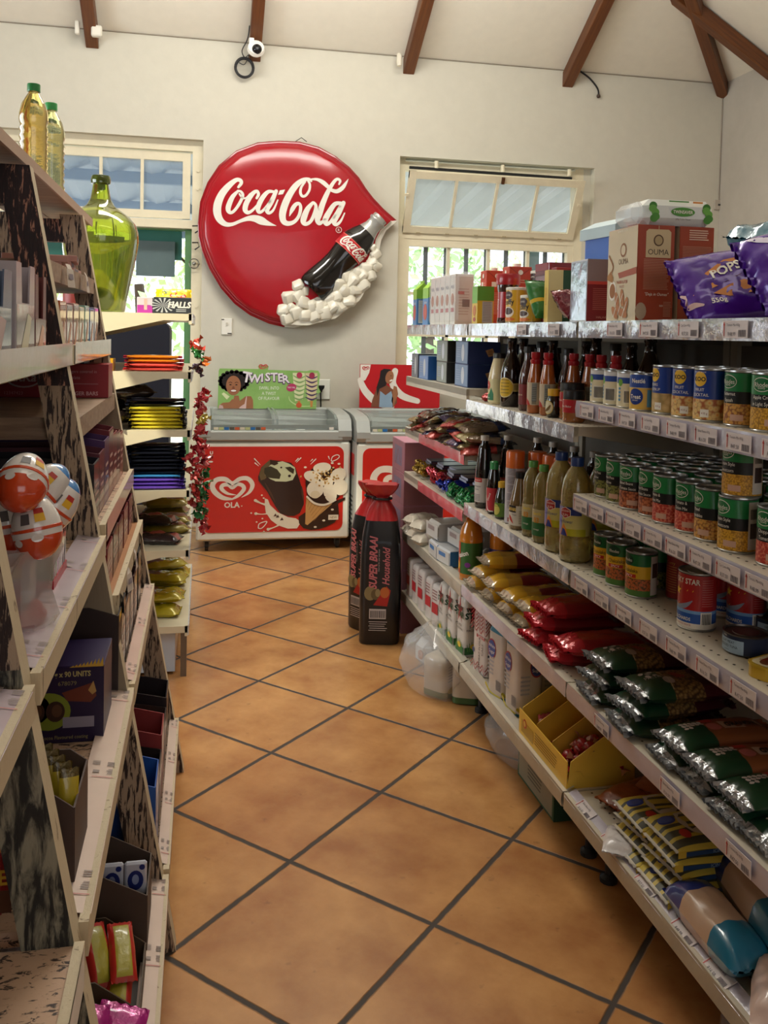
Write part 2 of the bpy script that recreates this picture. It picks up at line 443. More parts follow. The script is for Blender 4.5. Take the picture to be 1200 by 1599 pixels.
mb = MB(); mb.box(((XL+XR)/2, YB-.1, 1.9), (XR-XL+.4, 0.2, 3.6), wall_m); structure(mb.build('wall_rear', smooth=False))
# hipped boarded ceiling
hx = (XR-XL)/2; rz_ = EZ + SL*hx; xc = (XL+XR)/2
c = [(XL, WY, EZ), (XR, WY, EZ), (XR, YB, EZ), (XL, YB, EZ), (xc, WY-hx, rz_), (xc, YB+hx, rz_)]
mb = MB(); mb.add(c, [(0, 1, 4), (1, 2, 5, 4), (2, 3, 5), (3, 0, 4, 5)], ceil_m)
structure(mb.build('ceiling', smooth=False))
# cornice line where ceiling meets wall
mb = MB(); mb.box(((XL+XR)/2, WY-.004, EZ-.003), (XR-XL, 0.008, 0.006), K('8d8474', 0.8)); structure(mb.build('trim_1', smooth=False))

wood_m = two_tone('dark_stained_pine', '4e2813', '73441f', 0.5, (46, 2.5, 46), 0.45, 0.2, c3='3a1a0c', bump=0.2)
def rafter(x, y0, dx, dy, dz, length, label, w=0.085, dpt=0.10):
    d = Vector((dx, dy, dz)).normalized(); side = d.cross(Vector((0, 0, 1))).normalized(); up = side.cross(d).normalized()
    M = Matrix.Identity(4)
    for i in range(3): M[i][0] = side[i]; M[i][1] = d[i]; M[i][2] = up[i]; M[i][3] = (x, y0, EZ)[i]
    mb = MB(); mb.box((0, length/2-.07, -dpt/2-.012), (w, length+.0, dpt), wood_m, ch=.004)
    o = mb.build('rafter', smooth=False); o.matrix_world = M; o['kind'] = 'structure'
    return o
for i, x in enumerate((-3.0, -1.9, -0.79, 0.335, 1.48, 2.75)):
    rafter(x, WY, 0, -1, SL, 3.4, '')
rafter(XR, WY, -1, -1, SL, 3.6, '')
for y in (5.98, 4.8, 3.6): rafter(XR, y, -1, 0, SL, 2.2 if y > 5 else 3, '')

# ------------------------------------------------------------------ left door opening: transom, frame, green door leaf
grn = K('5d8a5c', 0.45, nz=0.08); teal = K('2e6b60', 0.4)
pane_m = glass('dfe9ee', 0.05, 'old_window_glass', 0.10)
mb = MB(); FY0 = WY+.07
for x0, x1, z0, z1 in ((DX1-.075, DX1, 0, DZ), (DX0, DX0+.08, 0, DZ), (DX0, DX1, DZ-.075, DZ), (DX0, DX1, 2.185, 2.245)):
    mb.box(((x0+x1)/2, FY0+.04, (z0+z1)/2), (x1-x0, 0.10 if x1-x0 < z1-z0 else .096, z1-z0), cream_m)
for z in (2.47, 2.60, 1.62): mb.tube([(DX1-.035, FY0-.012, z), (DX1-.035, FY0-.02, z)], .009, cream_m, 8)
o = structure(mb.build('door_1', smooth=False))
mb = MB(); X0, X1, Z0, Z1 = DX0+.10, DX1-.09, 2.255, 2.73
for x0, x1, z0, z1 in ((X0, X1, Z0, Z0+.055), (X0, X1, Z1-.06, Z1), (X1-.055, X1, Z0, Z1), (X0, X0+.05, Z0, Z1)):
    mb.box(((x0+x1)/2, FY0+.03, (z0+z1)/2), (x1-x0, 0.035 if x1-x0 < z1-z0 else .032, z1-z0), cream_m)
x = X1-.055
while x > X0+.2:
    x -= 0.285; mb.box((x, FY0+.03, (Z0+Z1)/2), (.022, .03, Z1-Z0-.08), cream_m)
w = structure(mb.build('window_1', smooth=False))
mb = MB(); mb.box(((X0+X1)/2, FY0+.035, (Z0+Z1)/2), (X1-X0-.06, .004, Z1-Z0-.06), glass('8fa9c8', 0.12, 'dusty_glass', 0.32)); mb.build('window_pane', w, smooth=False)
mb = MB(); mb.box((DX1-.10, WY+.13+.35, 1.09), (.045, .74, 2.17), grn, ch=.003)
mb.box((DX1-.5, WY+.17, 2.19), (.9, .05, .03), grn); mb.box((DX1-1.1, WY+.30, 2.09), (1.9, .05, .24), teal)
o = structure(mb.build('door_2', smooth=False))
mb = MB(); hm = K('3a3a38', 0.4, 0.7)
for z in (2.17, 2.05): mb.tube([(DX1-.07, WY+.02, z+.03), (DX1-.03, WY-.0, z+.03), (DX1-.02, WY-.01, z), (DX1-.05, WY+.01, z-.02)], .005, hm, 6)
mb.build('hook', o)
mb = MB(); mb.tube([(DX1-.055+.035*cos(a), WY+.03, 1.93+.035*sin(a)) for a in [2*pi*i/14 for i in range(14)]], .004, K('9a9a94', .3, .9), 6, closed=True)
mb.ball((DX1-.055, WY+.03, 1.93), .014, K('9a9a94', .3, .9)); mb.build('door_handle', o)

# ------------------------------------------------------------------ right window: tilted transom sash, small-pane frame, burglar bars
mb = MB(); fy = WY+.12
for x0, x1, z0, z1 in ((WX0, WX0+.06, WZ0, WZ1), (WX1-.13, WX1-.06, WZ0, WZ1), (WX0, WX1-.06, WZ1-.085, WZ1-.02), (WX0, WX1-.06, 2.185, 2.235), (WX0, WX1-.06, WZ0, WZ0+.06)):
    mb.box(((x0+x1)/2, fy, (z0+z1)/2), (x1-x0, 0.09 if x1-x0 < z1-z0 else .086, z1-z0), cream_m)
lx0, lx1 = WX0+.06, WX1-.13
mb.box((WX1-.03, fy+.01, (WZ0+WZ1)/2), (.06, .11, WZ1-WZ0), wall_m)
for x0, x1, z0, z1 in ((lx0, lx0+.045, WZ0+.06, 2.185), (lx1-.045, lx1, WZ0+.06, 2.185), (lx0, lx1, 2.13, 2.185)):
    mb.box(((x0+x1)/2, fy-.01, (z0+z1)/2), (x1-x0, .06 if x1-x0 < z1-z0 else .056, z1-z0), cream_m)
for i in (1, 2, 3): mb.box((lx0+.04+(lx1-lx0-.08)*i/4, fy, 1.65), (.024, .035, 1.0), cream_m)
for z in (1.77, 1.45): mb.box(((lx0+lx1)/2, fy, z), (lx1-lx0, .035, .024), cream_m)
mb.tube([(lx0+.02, WY+.03, 2.715), (lx1-.05, WY+.03, 2.705)], .012, K('1b1b1c', .5), 8)
for x in (1.72, 2.25, 2.8): mb.tube([(x, WY+.03, 2.72), (x, WY+.03, 2.775)], .016, cream_m, 10)
w = structure(mb.build('window_2', smooth=False))
mb = MB(); mb.box(((lx0+lx1)/2, fy+.005, 1.66), (lx1-lx0-.05, .003, .98), pane_m); mb.build('window_pane', w, smooth=False)
# awning sash hinged at its foot and leaning into the room
mb = MB(); sw, sh = 1.385, .475
for x0, x1, z0, z1 in ((0, .055, 0, sh), (sw-.055, sw, 0, sh), (0, sw, 0, .05), (0, sw, sh-.055, sh)):
    mb.box(((x0+x1)/2, 0, (z0+z1)/2), (x1-x0, .035 if x1-x0 < z1-z0 else .032, z1-z0), cream_m)
for i in (1, 2, 3): mb.box((.05+(sw-.1)*i/4, 0, sh/2), (.02, .028, sh-.08), cream_m)
mb.box((sw/2+.03, -.025, sh-.03), (.022, .02, .05), K('5a3a22', .5, .4)); mb.box((sw-.01, -.02, sh*.6), (.03, .012, .02), cream_m); mb.box((-.005, -.02, sh*.62), (.03, .012, .02), cream_m)
for i in range(6): mb.box((.12+i*.23, -.018, .004), (.03, .01, .008), K('b9ac8c', .5))
s_ = mb.build('sash', w, smooth=False); s_.location = (WX0+.045, WY+.075, 2.235); s_.rotation_euler = (R(26), 0, 0)
mb = MB(); mb.box((sw/2, .006, sh/2), (sw-.1, .003, sh-.09), glass('bccbd0', 0.1, 'dusty_glass2', 0.30)); mb.build('pane', s_, smooth=False)
bar_m = K('26343a', .5)
o = thing('burglar_bars', 'dark blue-grey vertical burglar bars outside the small-paned window', 'burglar bars', (WX0, WY+.2, WZ0))
for i in range(9):
    mb = MB(); mb.box((.10+i*.165, 0, .55), (.034 if i else .05, .012, 1.1), bar_m); mb.build('bar', o, smooth=False)
mb = MB(); mb.box((.75, .012, .07), (1.5, .008, .03), bar_m); mb.build('rail', o, smooth=False)

# ------------------------------------------------------------------ outside: paving, veranda, trees
mb = MB(); mb.box((0, 26.2, -.09), (60, 38.2, .06), two_tone('paving', 'b9b2a0', 'cfc8b4', .5, (3, 3, 3), .9)); structure(mb.build('ground', smooth=False))
cor = K('c9d3da', 0.5, 0.0)
ps = []; n = 150
for i in range(n): x = -6 + 12*i/(n-1); ps.append((x, .035*sin(x*2*pi/.34)))
vs = [(p[0], 6.95, 2.86+p[1]) for p in ps] + [(p[0], 9.6, 2.50+p[1]) for p in ps]
mb = MB(); mb.add(vs, [(i, i+1, n+i+1, n+i) for i in range(n-1)], cor)
for y, z in ((7.7, 2.70), (8.6, 2.58), (9.5, 2.44)): mb.box((-2.8, y, z), (6.4, .06, .09), K('7f92a6', .6))
for x in (-5, -2.2, 3.6): mb.box((x, 9.5, 1.2), (.12, .12, 2.5), K('2f4f4a', .5))
structure(mb.build('veranda_roof', smooth=False))
bark = K('4b3a2c', .9)
leafs = [two_tone('leaves_%d' % i, a, b_, .5, (3, 3, 3), .7, .2) for i, (a, b_) in enumerate((('a4c474', 'd0e2a4'), ('8fb86a', 'bcd892'), ('bcd492', 'dceab8')))]
def tree(x, y, h, r, k, label, seed):
    rnd = random.Random(seed); t = thing('garden_tree', label, 'tree', (x, y, -.06), 0, 'trees beyond the veranda')
    mb = MB(); mb.tube([(0, 0, 0), (.05, 0, h*.35), (-.04, .05, h*.6)], [.14, .11, .07], bark, 8); mb.build('trunk', t)
    mb = MB()
    for i in range(620):
        a = rnd.random()*6.28; b_ = rnd.uniform(-1, 1); q = r*(.55+.45*rnd.random()); s = math.sqrt(1-b_*b_)
        p = Vector((q*s*cos(a), q*s*sin(a), h*.62+q*b_*.9)); e = rnd.uniform(.05, .13)
        u = Vector((rnd.uniform(-1,1), rnd.uniform(-1,1), rnd.uniform(-1,1))).normalized(); v = u.orthogonal().normalized()
        mb.add([p-u*e, p+v*e*.5, p+u*e, p-v*e*.5], [(0, 1, 2, 3)], leafs[k])
    mb.build('foliage', t, smooth=False)
tree(-0.9, 13.5, 3.6, 1.6, 0, 'leafy green tree seen through the open green door', 1)
tree(0.9, 17.5, 5.0, 2.2, 2, 'pale tree farther off, seen through the open green door beside the sign', 2)
tree(3.2, 12.6, 3.4, 1.2, 1, 'green tree seen between the bars at the left of the small-paned window', 3)
tree(6.9, 17.0, 4.4, 1.9, 2, 'pale tree seen between the bars at the right of the small-paned window', 4)
tree(-4.6, 15.0, 4.4, 1.9, 1, 'green tree seen through the open door behind the green demijohn', 5)

# ------------------------------------------------------------------ things on the back wall
m_ = MB(); m_.box((0, 0, 0), (.075, .012, .12), K('e9e6db', .4), ch=.003)
o = tag(m_.build('switch_plate', loc=(.165, WY-.006, 1.48), smooth=False), 'small cream switch plate on the wall below the round red sign', 'switch')
m_ = MB(); m_.box((0, -.008, .018), (.014, .008, .022), K('c9c4b4', .4)); m_.box((-.03, -.0065, .05), (.02, .002, .008), K('4a463c', .6)); m_.box((.02, -.0065, -.05), (.03, .002, .008), K('4a463c', .6)); m_.build('rocker', o)
# junction box and white cover on the first rafter
m_ = MB(); m_.box((0, 0, 0), (.07, .05, .075), K('e2dfd2', .4), ch=.008)
jb = tag(m_.build('junction_box', loc=(-.745, WY-.14, 3.475)), 'small white junction box at the foot of the leftmost rafter', 'junction box')
m_ = MB(); m_.box((-.13, .02, .02), (.03, .04, .09), K('e2dfd2', .4), ch=.006); m_.build('side_cover', jb)
# camera on second rafter
p = atY(400, 76, WY-.22)
t = thing('security_camera', 'white round security camera on the foot of the rafter above the red sign', 'security camera', p)
m_ = MB(); m_.lathe([(.028, .03), (.055, .02), (.062, -.01), (.05, -.03), (.02, -.035)], K('eceae2', .3), 20, Matrix.Rotation(R(70), 4, 'X')); m_.build('housing', t)
m_ = MB(); m_.ball((.005, -.025, -.012), .036, K('15161a', .1), 16, 10); m_.build('lens', t)
m_ = MB(); m_.box((-.03, .03, .06), (.035, .03, .04), K('eceae2', .4), ch=.004); m_.build('bracket', t)
# coil of cable
p = atY(382, 105, WY-.06); m_ = MB()
for k, (dr, dy) in enumerate(((0, 0), (.006, .01), (-.004, .018), (.003, .026))):
    m_.tube([((.062+dr)*cos(a), dy, (.066+dr)*sin(a)) for a in [2*pi*i/28 for i in range(28)]], .0055, K('17171a', .45), 6, closed=True)
m_.tube(smooth([(0, 0, .066), (-.02, -.02, .11), (.02, -.04, .2), (.03, -.1, .33), (.035, -.2, .46)], 6), .004, K('17171a', .45), 6)
m_.tube(smooth([(.0, 0, .06), (.03, 0, .09), (.0, -.0, .02), (-.04, 0, .03)], 5), .003, K('17171a', .45), 6)
tag(m_.build('cable_coil', loc=p), 'coil of black cable hanging from the second rafter over the red sign', 'cable')
p = atY(905, 110, WY-.02); q = atY(935, 150, WY-.02); m_ = MB()
m_.tube(smooth([(0, 0, 0), ((q.x-p.x)*.55, 0, (q.z-p.z)*.3), ((q.x-p.x)*.95, 0, (q.z-p.z)*.7), (q.x-p.x, 0, q.z-p.z)], 6), .007, K('17171a', .5), 6); m_.ball((q.x-p.x, 0, q.z-p.z), .016, K('4a3a30', .5), 8, 6)
tag(m_.build('cable_stub', loc=p), 'short bent black cable sticking out of the wall beside a rafter', 'cable')
# clamp on third rafter
p = atY(624, 92, WY-.1); m_ = MB(); m_.lathe([(.016, -.05), (.02, -.03), (.02, .03), (.012, .04)], K('d8d2c0', .4), 10)
tag(m_.build('lamp_clip', loc=p), 'small white insulator clipped to the third rafter from the left', 'clip')
# plate and conduit on the right wall corner part
p = atY(1123, 320, WY-.008); m_ = MB(); m_.box((0, 0, 0), (.08, .014, .08), K('b9b0a2', .5), ch=.003); m_.box((0, -.009, 0), (.02, .006, .012), K('3c3833', .5)); m_.tube([(.0, .004, .04), (.0, .004, 1.08)], .004, K('a89e90', .6), 6)
tag(m_.build('socket_box', loc=p), 'greyish socket box with conduit near the right corner of the back wall', 'socket')
# double socket with black plug by the twister board
p = atY(500, 612, WY-.006); t = thing('wall_socket', 'white double wall socket beside the green ice cream board', 'socket', p)
m_ = MB(); m_.box((0, 0, .02), (.15, .012, .15), K('e6e8de', .35), ch=.004); m_.build('plate', t)
p = atY(501, 606, WY-.05); t = thing('power_plug', 'black plug and cord in the wall socket behind the white freezer', 'plug', p)
m_ = MB(); m_.lathe([(.03, 0), (.028, .02), (.016, .035), (.012, .05)], K('17181a', .4), 12, Matrix.Rotation(R(180), 4, 'X') @ Matrix.Translation((0, 0, -.02))); m_.box((-.055, .02, 0), (.03, .04, .05), K('17181a', .4), ch=.006); m_.build('plug_body', t)
m_ = MB(); m_.tube([(0, 0, -.02), (.002, -.01, -.12), (.0, .0, -.35), (.0, .02, -.8)], .006, K('17181a', .4), 6); m_.build('cord', t)

# ================================================================== round enamel sign
red_e = K('a3121f', 0.20, 0, 0.5, coat=0.12, nz=0.05, bump=0.03, bs=6)
redd = K('8a0f1a', 0.2, 0, 0.5, coat=0.5); whi_e = K('e4e1d6', 0.35, nz=0.04); blk_e = K('0d0b0b', 0.12, coat=0.8, nz=0); sil_e = K('a9a9a4', 0.3, 0.5)
SY = WY - .012                                         # back of the sign
so = atY(450, 366, SY - .04)
sign = thing('enamel_drink_sign', 'large round red enamel cola sign with white script and raised bottle', 'sign', so)
def SP(u, v, dep=0.0):                                 # photo point -> sign-local (x, z)
    p = atY(u, v, SY-.05); return (p.x - so.x, p.z - so.z)
def A_(x, y): return SP(300+x/6.667, 200+y/6.667)
def B_(x, y): return SP(420+x/5.4545, 270+y/5.4545)
def C_(x, y): return SP(300+x/3.3333, 180+y/3.3333)
SM = lambda dep: (lambda p: Vector((p[0], -dep-p[2], p[1])))
rim = [C_(*q) for q in ((30,560),(42,450),(80,350),(140,260),(230,185),(340,142),(450,133),(560,138),(660,165),(750,215),(820,270),(870,325),(905,380),(945,432),(1000,490),(1066,548))]
whi = [C_(*q) for q in ((1066,552),(1010,600),(985,650),(975,700),(950,790),(900,870),(840,940),(770,1000),(700,1045),(620,1085),(530,1106),(482,1102))]
bot = [C_(*q) for q in ((480,1103),(400,1085),(300,1040),(220,980),(150,900),(90,800),(50,700),(32,630))]
outer = rim + whi + bot
ctr = C_(470, 620)
def ring(pts, k): return [(ctr[0]+(p[0]-ctr[0])*k, ctr[1]+(p[1]-ctr[1])*k) for p in pts]
levels = [(1.0, 0.0), (1.0, .016), (.975, .022), (.955, .020), (.935, .050), (.90, .060), (.7, .072), (.4, .084), (.0, .088)]
n = len(outer); mb = MB(); vs = []; fs = []; ms = []
for k, dep in levels:
    for p in ring(outer, k): vs.append((p[0], -dep, p[1]))
nr = len(rim)
for j in range(len(levels)-1):
    for i in range(n):
        q = (i+1) % n; fs.append((j*n+i, j*n+q, (j+1)*n+q, (j+1)*n+i))
        white = nr-1 <= i < nr+len(whi)-1 and j < 4
        ms.append(whi_e if white else (redd if j < 2 else red_e))
mb.add(vs, fs, ms); disc = mb.build('disc', sign, ang=50)
from mathutils.bvhtree import BVHTree
_bvh = BVHTree.FromPolygons([Vector(v) for v in vs], [tuple(f) for f in fs])
CUR = [((480,630,26),(508,590,36),(500,560,40),(455,556,44),(380,615,62),(310,700,74),(268,800,82),(262,890,82),(290,965,70),(350,1012,50),(420,1012,36),(500,980,34),(580,955,50),(650,955,72),(715,978,84),(780,1005,50),(868,1030,3)),
 ((478,668,24),(420,730,46),(380,820,54),(376,870,48),(402,893,34),(440,870,30),(490,800,32),(525,720,30),(508,678,26),(474,668,24)),
 ((490,700,18),(520,740,20),(560,742,18),(600,700,18)),
 ((668,745,26),(686,705,32),(668,672,32),(620,705,46),(565,790,54),(548,860,52),(575,893,40),(622,872,28),(690,800,22)),
 ((845,680,28),(785,680,38),(722,750,50),(682,840,50),(690,888,38),(730,875,28),(800,790,26),(850,700,22)),
 ((868,672,38),(820,780,50),(775,860,50),(792,898,34),(838,868,24),(885,765,14))]
CUR2 = [((352,82,18),(332,66,24),(282,75,36),(222,122,48),(165,205,54),(125,295,58),(108,370,56),(120,425,48),(160,442,38),(210,425,30),(248,375,27),(262,310,27),(250,275,26),(220,282,32),(190,325,34),(168,378,6)),
 ((325,80,18),(340,110,20),(335,160,20),(305,205,21),(275,210,23),(260,180,23),(268,135,20),(300,88,18)),
 ((345,68,12),(400,68,24),(450,92,36),(492,128,34)), ((528,160,30),(570,168,34),(615,140,34),(645,100,22),(668,62,3)),
 ((588,108,14),(598,78,22),(574,64,24),(545,88,28),(500,160,36),(450,270,46),(420,360,50),(404,408,46),(420,440,34),(455,418,22),(495,365,14)),
 ((365,265,24),(320,320,42),(290,390,50),(285,430,44),(310,445,32),(350,418,28),(385,340,32),(390,290,26),(372,265,22)), ((385,300,14),(405,325,16),(432,300,14)),
 ((600,268,28),(550,278,36),(500,350,46),(470,410,48),(480,445,36),(515,425,26),(565,350,24),(602,280,20)),
 ((625,266,36),(585,345,46),(545,420,46),(562,450,30),(600,420,20),(634,352,10))]
def logo(mb, mat, M, fA, fB, sA, sB):
    for c_ in CUR: mb.stroke([(*fA(p[0], p[1]), p[2]*sA) for p in c_], mat, M, sub=6)
    for c_ in CUR2: mb.stroke([(*fB(p[0], p[1]), p[2]*sB) for p in c_], mat, M, sub=6)
    mb.poly([fA(*q) for q in ((905,665),(960,656),(938,705),(888,711))], mat, M)
a0, a1 = A_(0, 0), A_(1000, 0); sA = (a1[0]-a0[0])/1000; b0, b1 = B_(0, 0), B_(1000, 0); sB = (b1[0]-b0[0])/1000
def surf(dep):                                          # lay flat art on the domed face
    def f(p):
        h = _bvh.ray_cast(Vector((p[0], -1, p[1])), Vector((0, 1, 0)))
        return Vector((p[0], (h[0].y if h[0] else -.07)-dep-p[2], p[1]))
    return f
mb = MB(); logo(mb, whi_e, surf(.003), A_, B_, sA, sB); mb.build('script_lettering', sign, smooth=False)
mb = MB(); c0 = B_(583, 495); rr_ = 24*sB
mb.tube([(c0[0]+rr_*cos(a), -.088, c0[1]+rr_*sin(a)) for a in [2*pi*i/20 for i in range(20)]], .0022, whi_e, 5, closed=True)
mb.text('R', .028, whi_e, surf(.004), c0[0], c0[1]); mb.build('trademark', sign, smooth=False)
# bottle in relief
P0 = Vector(B_(355, 1000)); P1 = Vector(B_(945, 385)); ax = (P1-P0); Lb = ax.length; ax.normalize(); nx = Vector((ax.y, -ax.x))
prof = [(0,.150,blk_e),(.02,.163,blk_e),(.06,.168,blk_e),(.15,.160,blk_e),(.27,.146,blk_e),(.38,.142,blk_e),(.48,.155,blk_e),(.58,.166,blk_e),(.66,.160,blk_e),(.73,.138,blk_e),(.795,.108,sil_e),(.86,.085,sil_e),(.92,.078,sil_e),(.935,.092,sil_e),(.955,.092,sil_e),(.96,.08,sil_e),(.995,.08,sil_e),(1.0,.06,sil_e)]
vs = []; fs = []; ms = []; ng = 24
for t_, r_, m in prof:
    for i in range(ng+1):
        a = pi*i/ng; flute = 1 + (.028*sin(i*pi*.95) if (.1 < t_ < .5 or .64 < t_ < .78) else 0)
        q = P0 + ax*Lb*t_ + nx*(-cos(a)*r_*Lb*flute); vs.append((q.x, -.055-sin(a)*r_*Lb*.62*flute, q.y))
for j in range(len(prof)-1):
    for i in range(ng): fs.append((j*(ng+1)+i, j*(ng+1)+i+1, (j+1)*(ng+1)+i+1, (j+1)*(ng+1)+i)); ms.append(prof[j][2])
fs.append(tuple(range(ng+1))); ms.append(blk_e)
mb = MB(); mb.add(vs, fs, ms); bt = mb.build('bottle_relief', sign, ang=60)
def onb(extra):                                         # (along label, up label) -> bottle surface; x runs across the bottle
    def f(p):
        r_ = .168*Lb; a = pi/2 + p[0]/r_
        q = P0 + ax*(Lb*.565+p[1]) + nx*(-cos(a)*r_)
        return Vector((q.x, -.055-sin(a)*r_*.62-extra-p[2], q.y))
    return f
mb = MB(); hw, hh = .165*Lb*1.42, .062*Lb
g = [(-hw + 2*hw*i/16, y) for y in (-hh, hh) for i in range(17)]
mb.add([(p[0], p[1], 0) for p in g], [(i, i+1, 18+i, 17+i) for i in range(16)], K('d8544a', .3), onb(.003))
mb.add([(p[0]*.95, p[1]*.84, 0) for p in g], [(i, i+1, 18+i, 17+i) for i in range(16)], K('b2202a', .2, coat=.5), onb(.005))
k_ = hw*2*.74/1.0
fa = lambda x, y: ((x-220)/1300*k_*1.0-.46*k_, (-(y-800)/1300)*k_*.85+.02*k_)
fb = lambda x, y: ((x*1.222+800-220)/1300*k_-.46*k_, (-(y*1.222+467-800)/1300)*k_*.85+.02*k_)
logo(mb, whi_e, onb(.007), fa, fb, k_/1300, k_*1.222/1300)
mb.build('label', bt, smooth=False)
# heap of ice cubes in relief
rnd = random.Random(4); ice_m = K('dcd7c6', 0.3, nz=0.05, coat=.3, bump=.1, bs=20); mb = MB()
spots = [(240,960,60),(165,1060,62),(120,1170,60),(190,1160,55),(150,1240,52),(240,1050,60),(290,1110,62),(230,1190,60),(300,1210,60),(360,1140,60),(420,1150,62),(380,1220,55),(470,1190,60),(530,1140,62),(560,1060,66),(590,960,60),(600,1140,60),(640,1010,66),(670,1090,60),(700,920,66),(720,1000,62),(780,880,62),(790,960,60),(820,820,55),(850,880,55),(750,860,55),(870,770,48),(900,700,44),(905,800,44),(560,920,48),(650,890,52),(300,1010,40),(880,650,34),(520,1080,50),(450,1120,44)]
for (x, y, r) in spots:
    c_ = B_(x, y); e = r*sB*1.05; M = Matrix.Translation((c_[0], -.058, c_[1])) @ Matrix.Rotation(rnd.uniform(-.7, .7), 4, 'Y') @ Matrix.Rotation(rnd.uniform(-.5, .5), 4, 'X') @ Matrix.Rotation(rnd.uniform(-.6, .6), 4, 'Z')
    mb.box((0, 0, 0), (e*2*rnd.uniform(.8, 1), e*1.4, e*2*rnd.uniform(.75, 1)), ice_m, M, ch=e*.32)
mb.poly([B_(*q) for q in ((235,930),(130,1010),(75,1160),(130,1290),(320,1300),(560,1240),(760,1090),(890,880),(925,640),(880,640),(820,760),(560,900),(480,1090),(340,1030))], ice_m, SM(.068))
mb.build('ice_relief', sign, ang=60)
mb = MB(); q = [C_(*p) for p in ((540,136),(570,116),(598,138))]
mb.tube([(p[0], -.01, p[1]) for p in q], .003, K('4a4a48', .4, .8), 6); mb.build('hanging_wire', sign)

# ================================================================== chest freezers
fz_w = K('e6eadf', 0.3, nz=.02, coat=.3); fz_g = K('a7aca8', 0.35, nz=.02); fz_r = K('cf2a20', 0.3, nz=.03, coat=.3); fz_b = K('1d1d1c', .5)
tan = K('c79a5c', .6); choc = K('33211a', .3, coat=.4); crm = K('e9e2cb', .5); choc2 = K('54392a', .4)
lidg = glass('cfe0dc', 0.04, 'lid_glass', 0.22)
HO = ((276,452,14),(205,440,34),(146,395,40),(128,345,38),(160,303,36),(222,300,36),(276,332,32),(332,298,32),(392,298,34),(426,345,34),(402,402,22),(345,440,3))
HI = ((305,420,3),(240,408,20),(196,372,30),(206,345,30),(246,343,28),(276,366,24),(312,340,26),(350,348,30),(362,378,30),(322,425,24),(276,452,12))
def heart(mb, cx_, cy_, s, mat, M, w=.11, z=0):
    for st in (HO, HI): mb.stroke([(cx_+(p[0]-277)/153*s, cy_-(p[1]-375)/153*s, p[2]/153*s) for p in st], mat, M, z, sub=5)
def freezer(name, label, x, y, w, d, art, wheels=True):
    t = thing(name, label, 'freezer', (x, y, 0)); h0, h1 = .075, .725
    mb = MB(); mb.box((w/2, d/2, (h0+h1)/2), (w, d, h1-h0), fz_w, ch=.012); body = mb.build('cabinet', t, smooth=False)
    mb = MB(); mb.prism(bez_round(.04, h0+.055, w-.045, h1-.03, .05), 0, .003, fz_r, FY(0)); art(mb, w); mb.build('front_graphic', t, smooth=False)
    # grey collar with a sloping, curved top
    sec = [(0, .735), (-.012, .76), (-.012, .80), (.03, .872), (.12, .895), (.30, .905), (d-.06, .905), (d, .88), (d, .735)]
    def shell(x0, x1): return [(x0, p[0], p[1]) for p in sec] + [(x1, p[0], p[1]) for p in sec]
    mb = MB(); ns = len(sec)
    for x0, x1 in ((-.004, .085), (w-.085, w+.004)):
        mb.add(shell(x0, x1), [(i, (i+1) % ns, ns+(i+1) % ns, ns+i) for i in range(ns)] + [tuple(range(ns)), tuple(range(ns, 2*ns))], fz_g)
    mb.box((w/2, .02, .765), (w-.1, .06, .07), fz_g, ch=.01); mb.box((w/2, d-.03, .82), (w-.1, .06, .17), fz_g, ch=.01)
    mb.box((w/2, d/2, .74), (w-.02, d-.02, .03), K('8d918d', .4)); mb.build('collar', t, smooth=False)
    mb = MB(); m2 = [(.03, .80), (.04, .868), (.12, .893), (.30, .902), (d-.07, .902)]
    fr = K('8f9a97', .35, .3)
    for x0, x1 in ((.09, w/2+.02), (w/2-.02, w-.09)):
        mb.add([(x0, p[0], p[1]) for p in m2] + [(x1, p[0], p[1]) for p in m2], [(i, i+1, 6+i-1+0, 5+i) for i in range(4)], lidg)
        for xx in (x0, x1-.012):
            for i in range(4):
                a, b_ = m2[i], m2[i+1]; mb.add([(xx, a[0], a[1]+.004), (xx+.014, a[0], a[1]+.004), (xx+.014, b_[0], b_[1]+.004), (xx, b_[0], b_[1]+.004)], [(0, 1, 2, 3)], fr)
    mb.box((w/2, .026, .822), (w-.18, .012, .028), fr); mb.build('glass_lid', t, smooth=False)
    mb = MB(); cl = ('d9d3bd', '2d6fb0', 'c9603a', 'b9c08a', '58524a')
    for i in range(10): mb.box((.12+i*.034, .012, .812), (.03, .004, .018), K(cl[(i*3) % 5], .4))
    mb.box((w-.13, .012, .812), (.03, .004, .018), K('e8e4da', .4)); mb.build('price_strip', t, smooth=False)
    mb = MB(); mb.box((w/2, d/2, .70), (w-.12, d-.1, .06), K('e3e8e6', .6))
    rnd = random.Random(7)
    for i in range(26): mb.box((rnd.uniform(.15, w-.15), rnd.uniform(.12, d-.15), .75), (rnd.uniform(.05, .12), .09, .04), K(rnd.choice(('d8e0e0', 'cdd8d0', 'e8ece8', 'b7c9cc')), .5), ch=.008)
    mb.build('ice_cream_tubs', t, smooth=False); t.children[-1]['kind'] = 'stuff'
    for cx_ in (.07, w-.07):
        for cy_ in (.07, d-.07):
            mb = MB(); mb.box((cx_, cy_, .068), (.05, .05, .012), K('6c6c68', .4, .6)); mb.box((cx_-.016, cy_, .045), (.004, .04, .045), K('6c6c68', .4, .6)); mb.box((cx_+.016, cy_, .045), (.004, .04, .045), K('6c6c68', .4, .6))
            mb.lathe([(.012, -.012), (.031, -.012), (.033, 0), (.031, .012), (.012, .012)], fz_b, 18, Matrix.Translation((cx_, cy_-.012, .033)) @ Matrix.Rotation(R(90), 4, 'Y')); mb.build('castor', t)
    return t
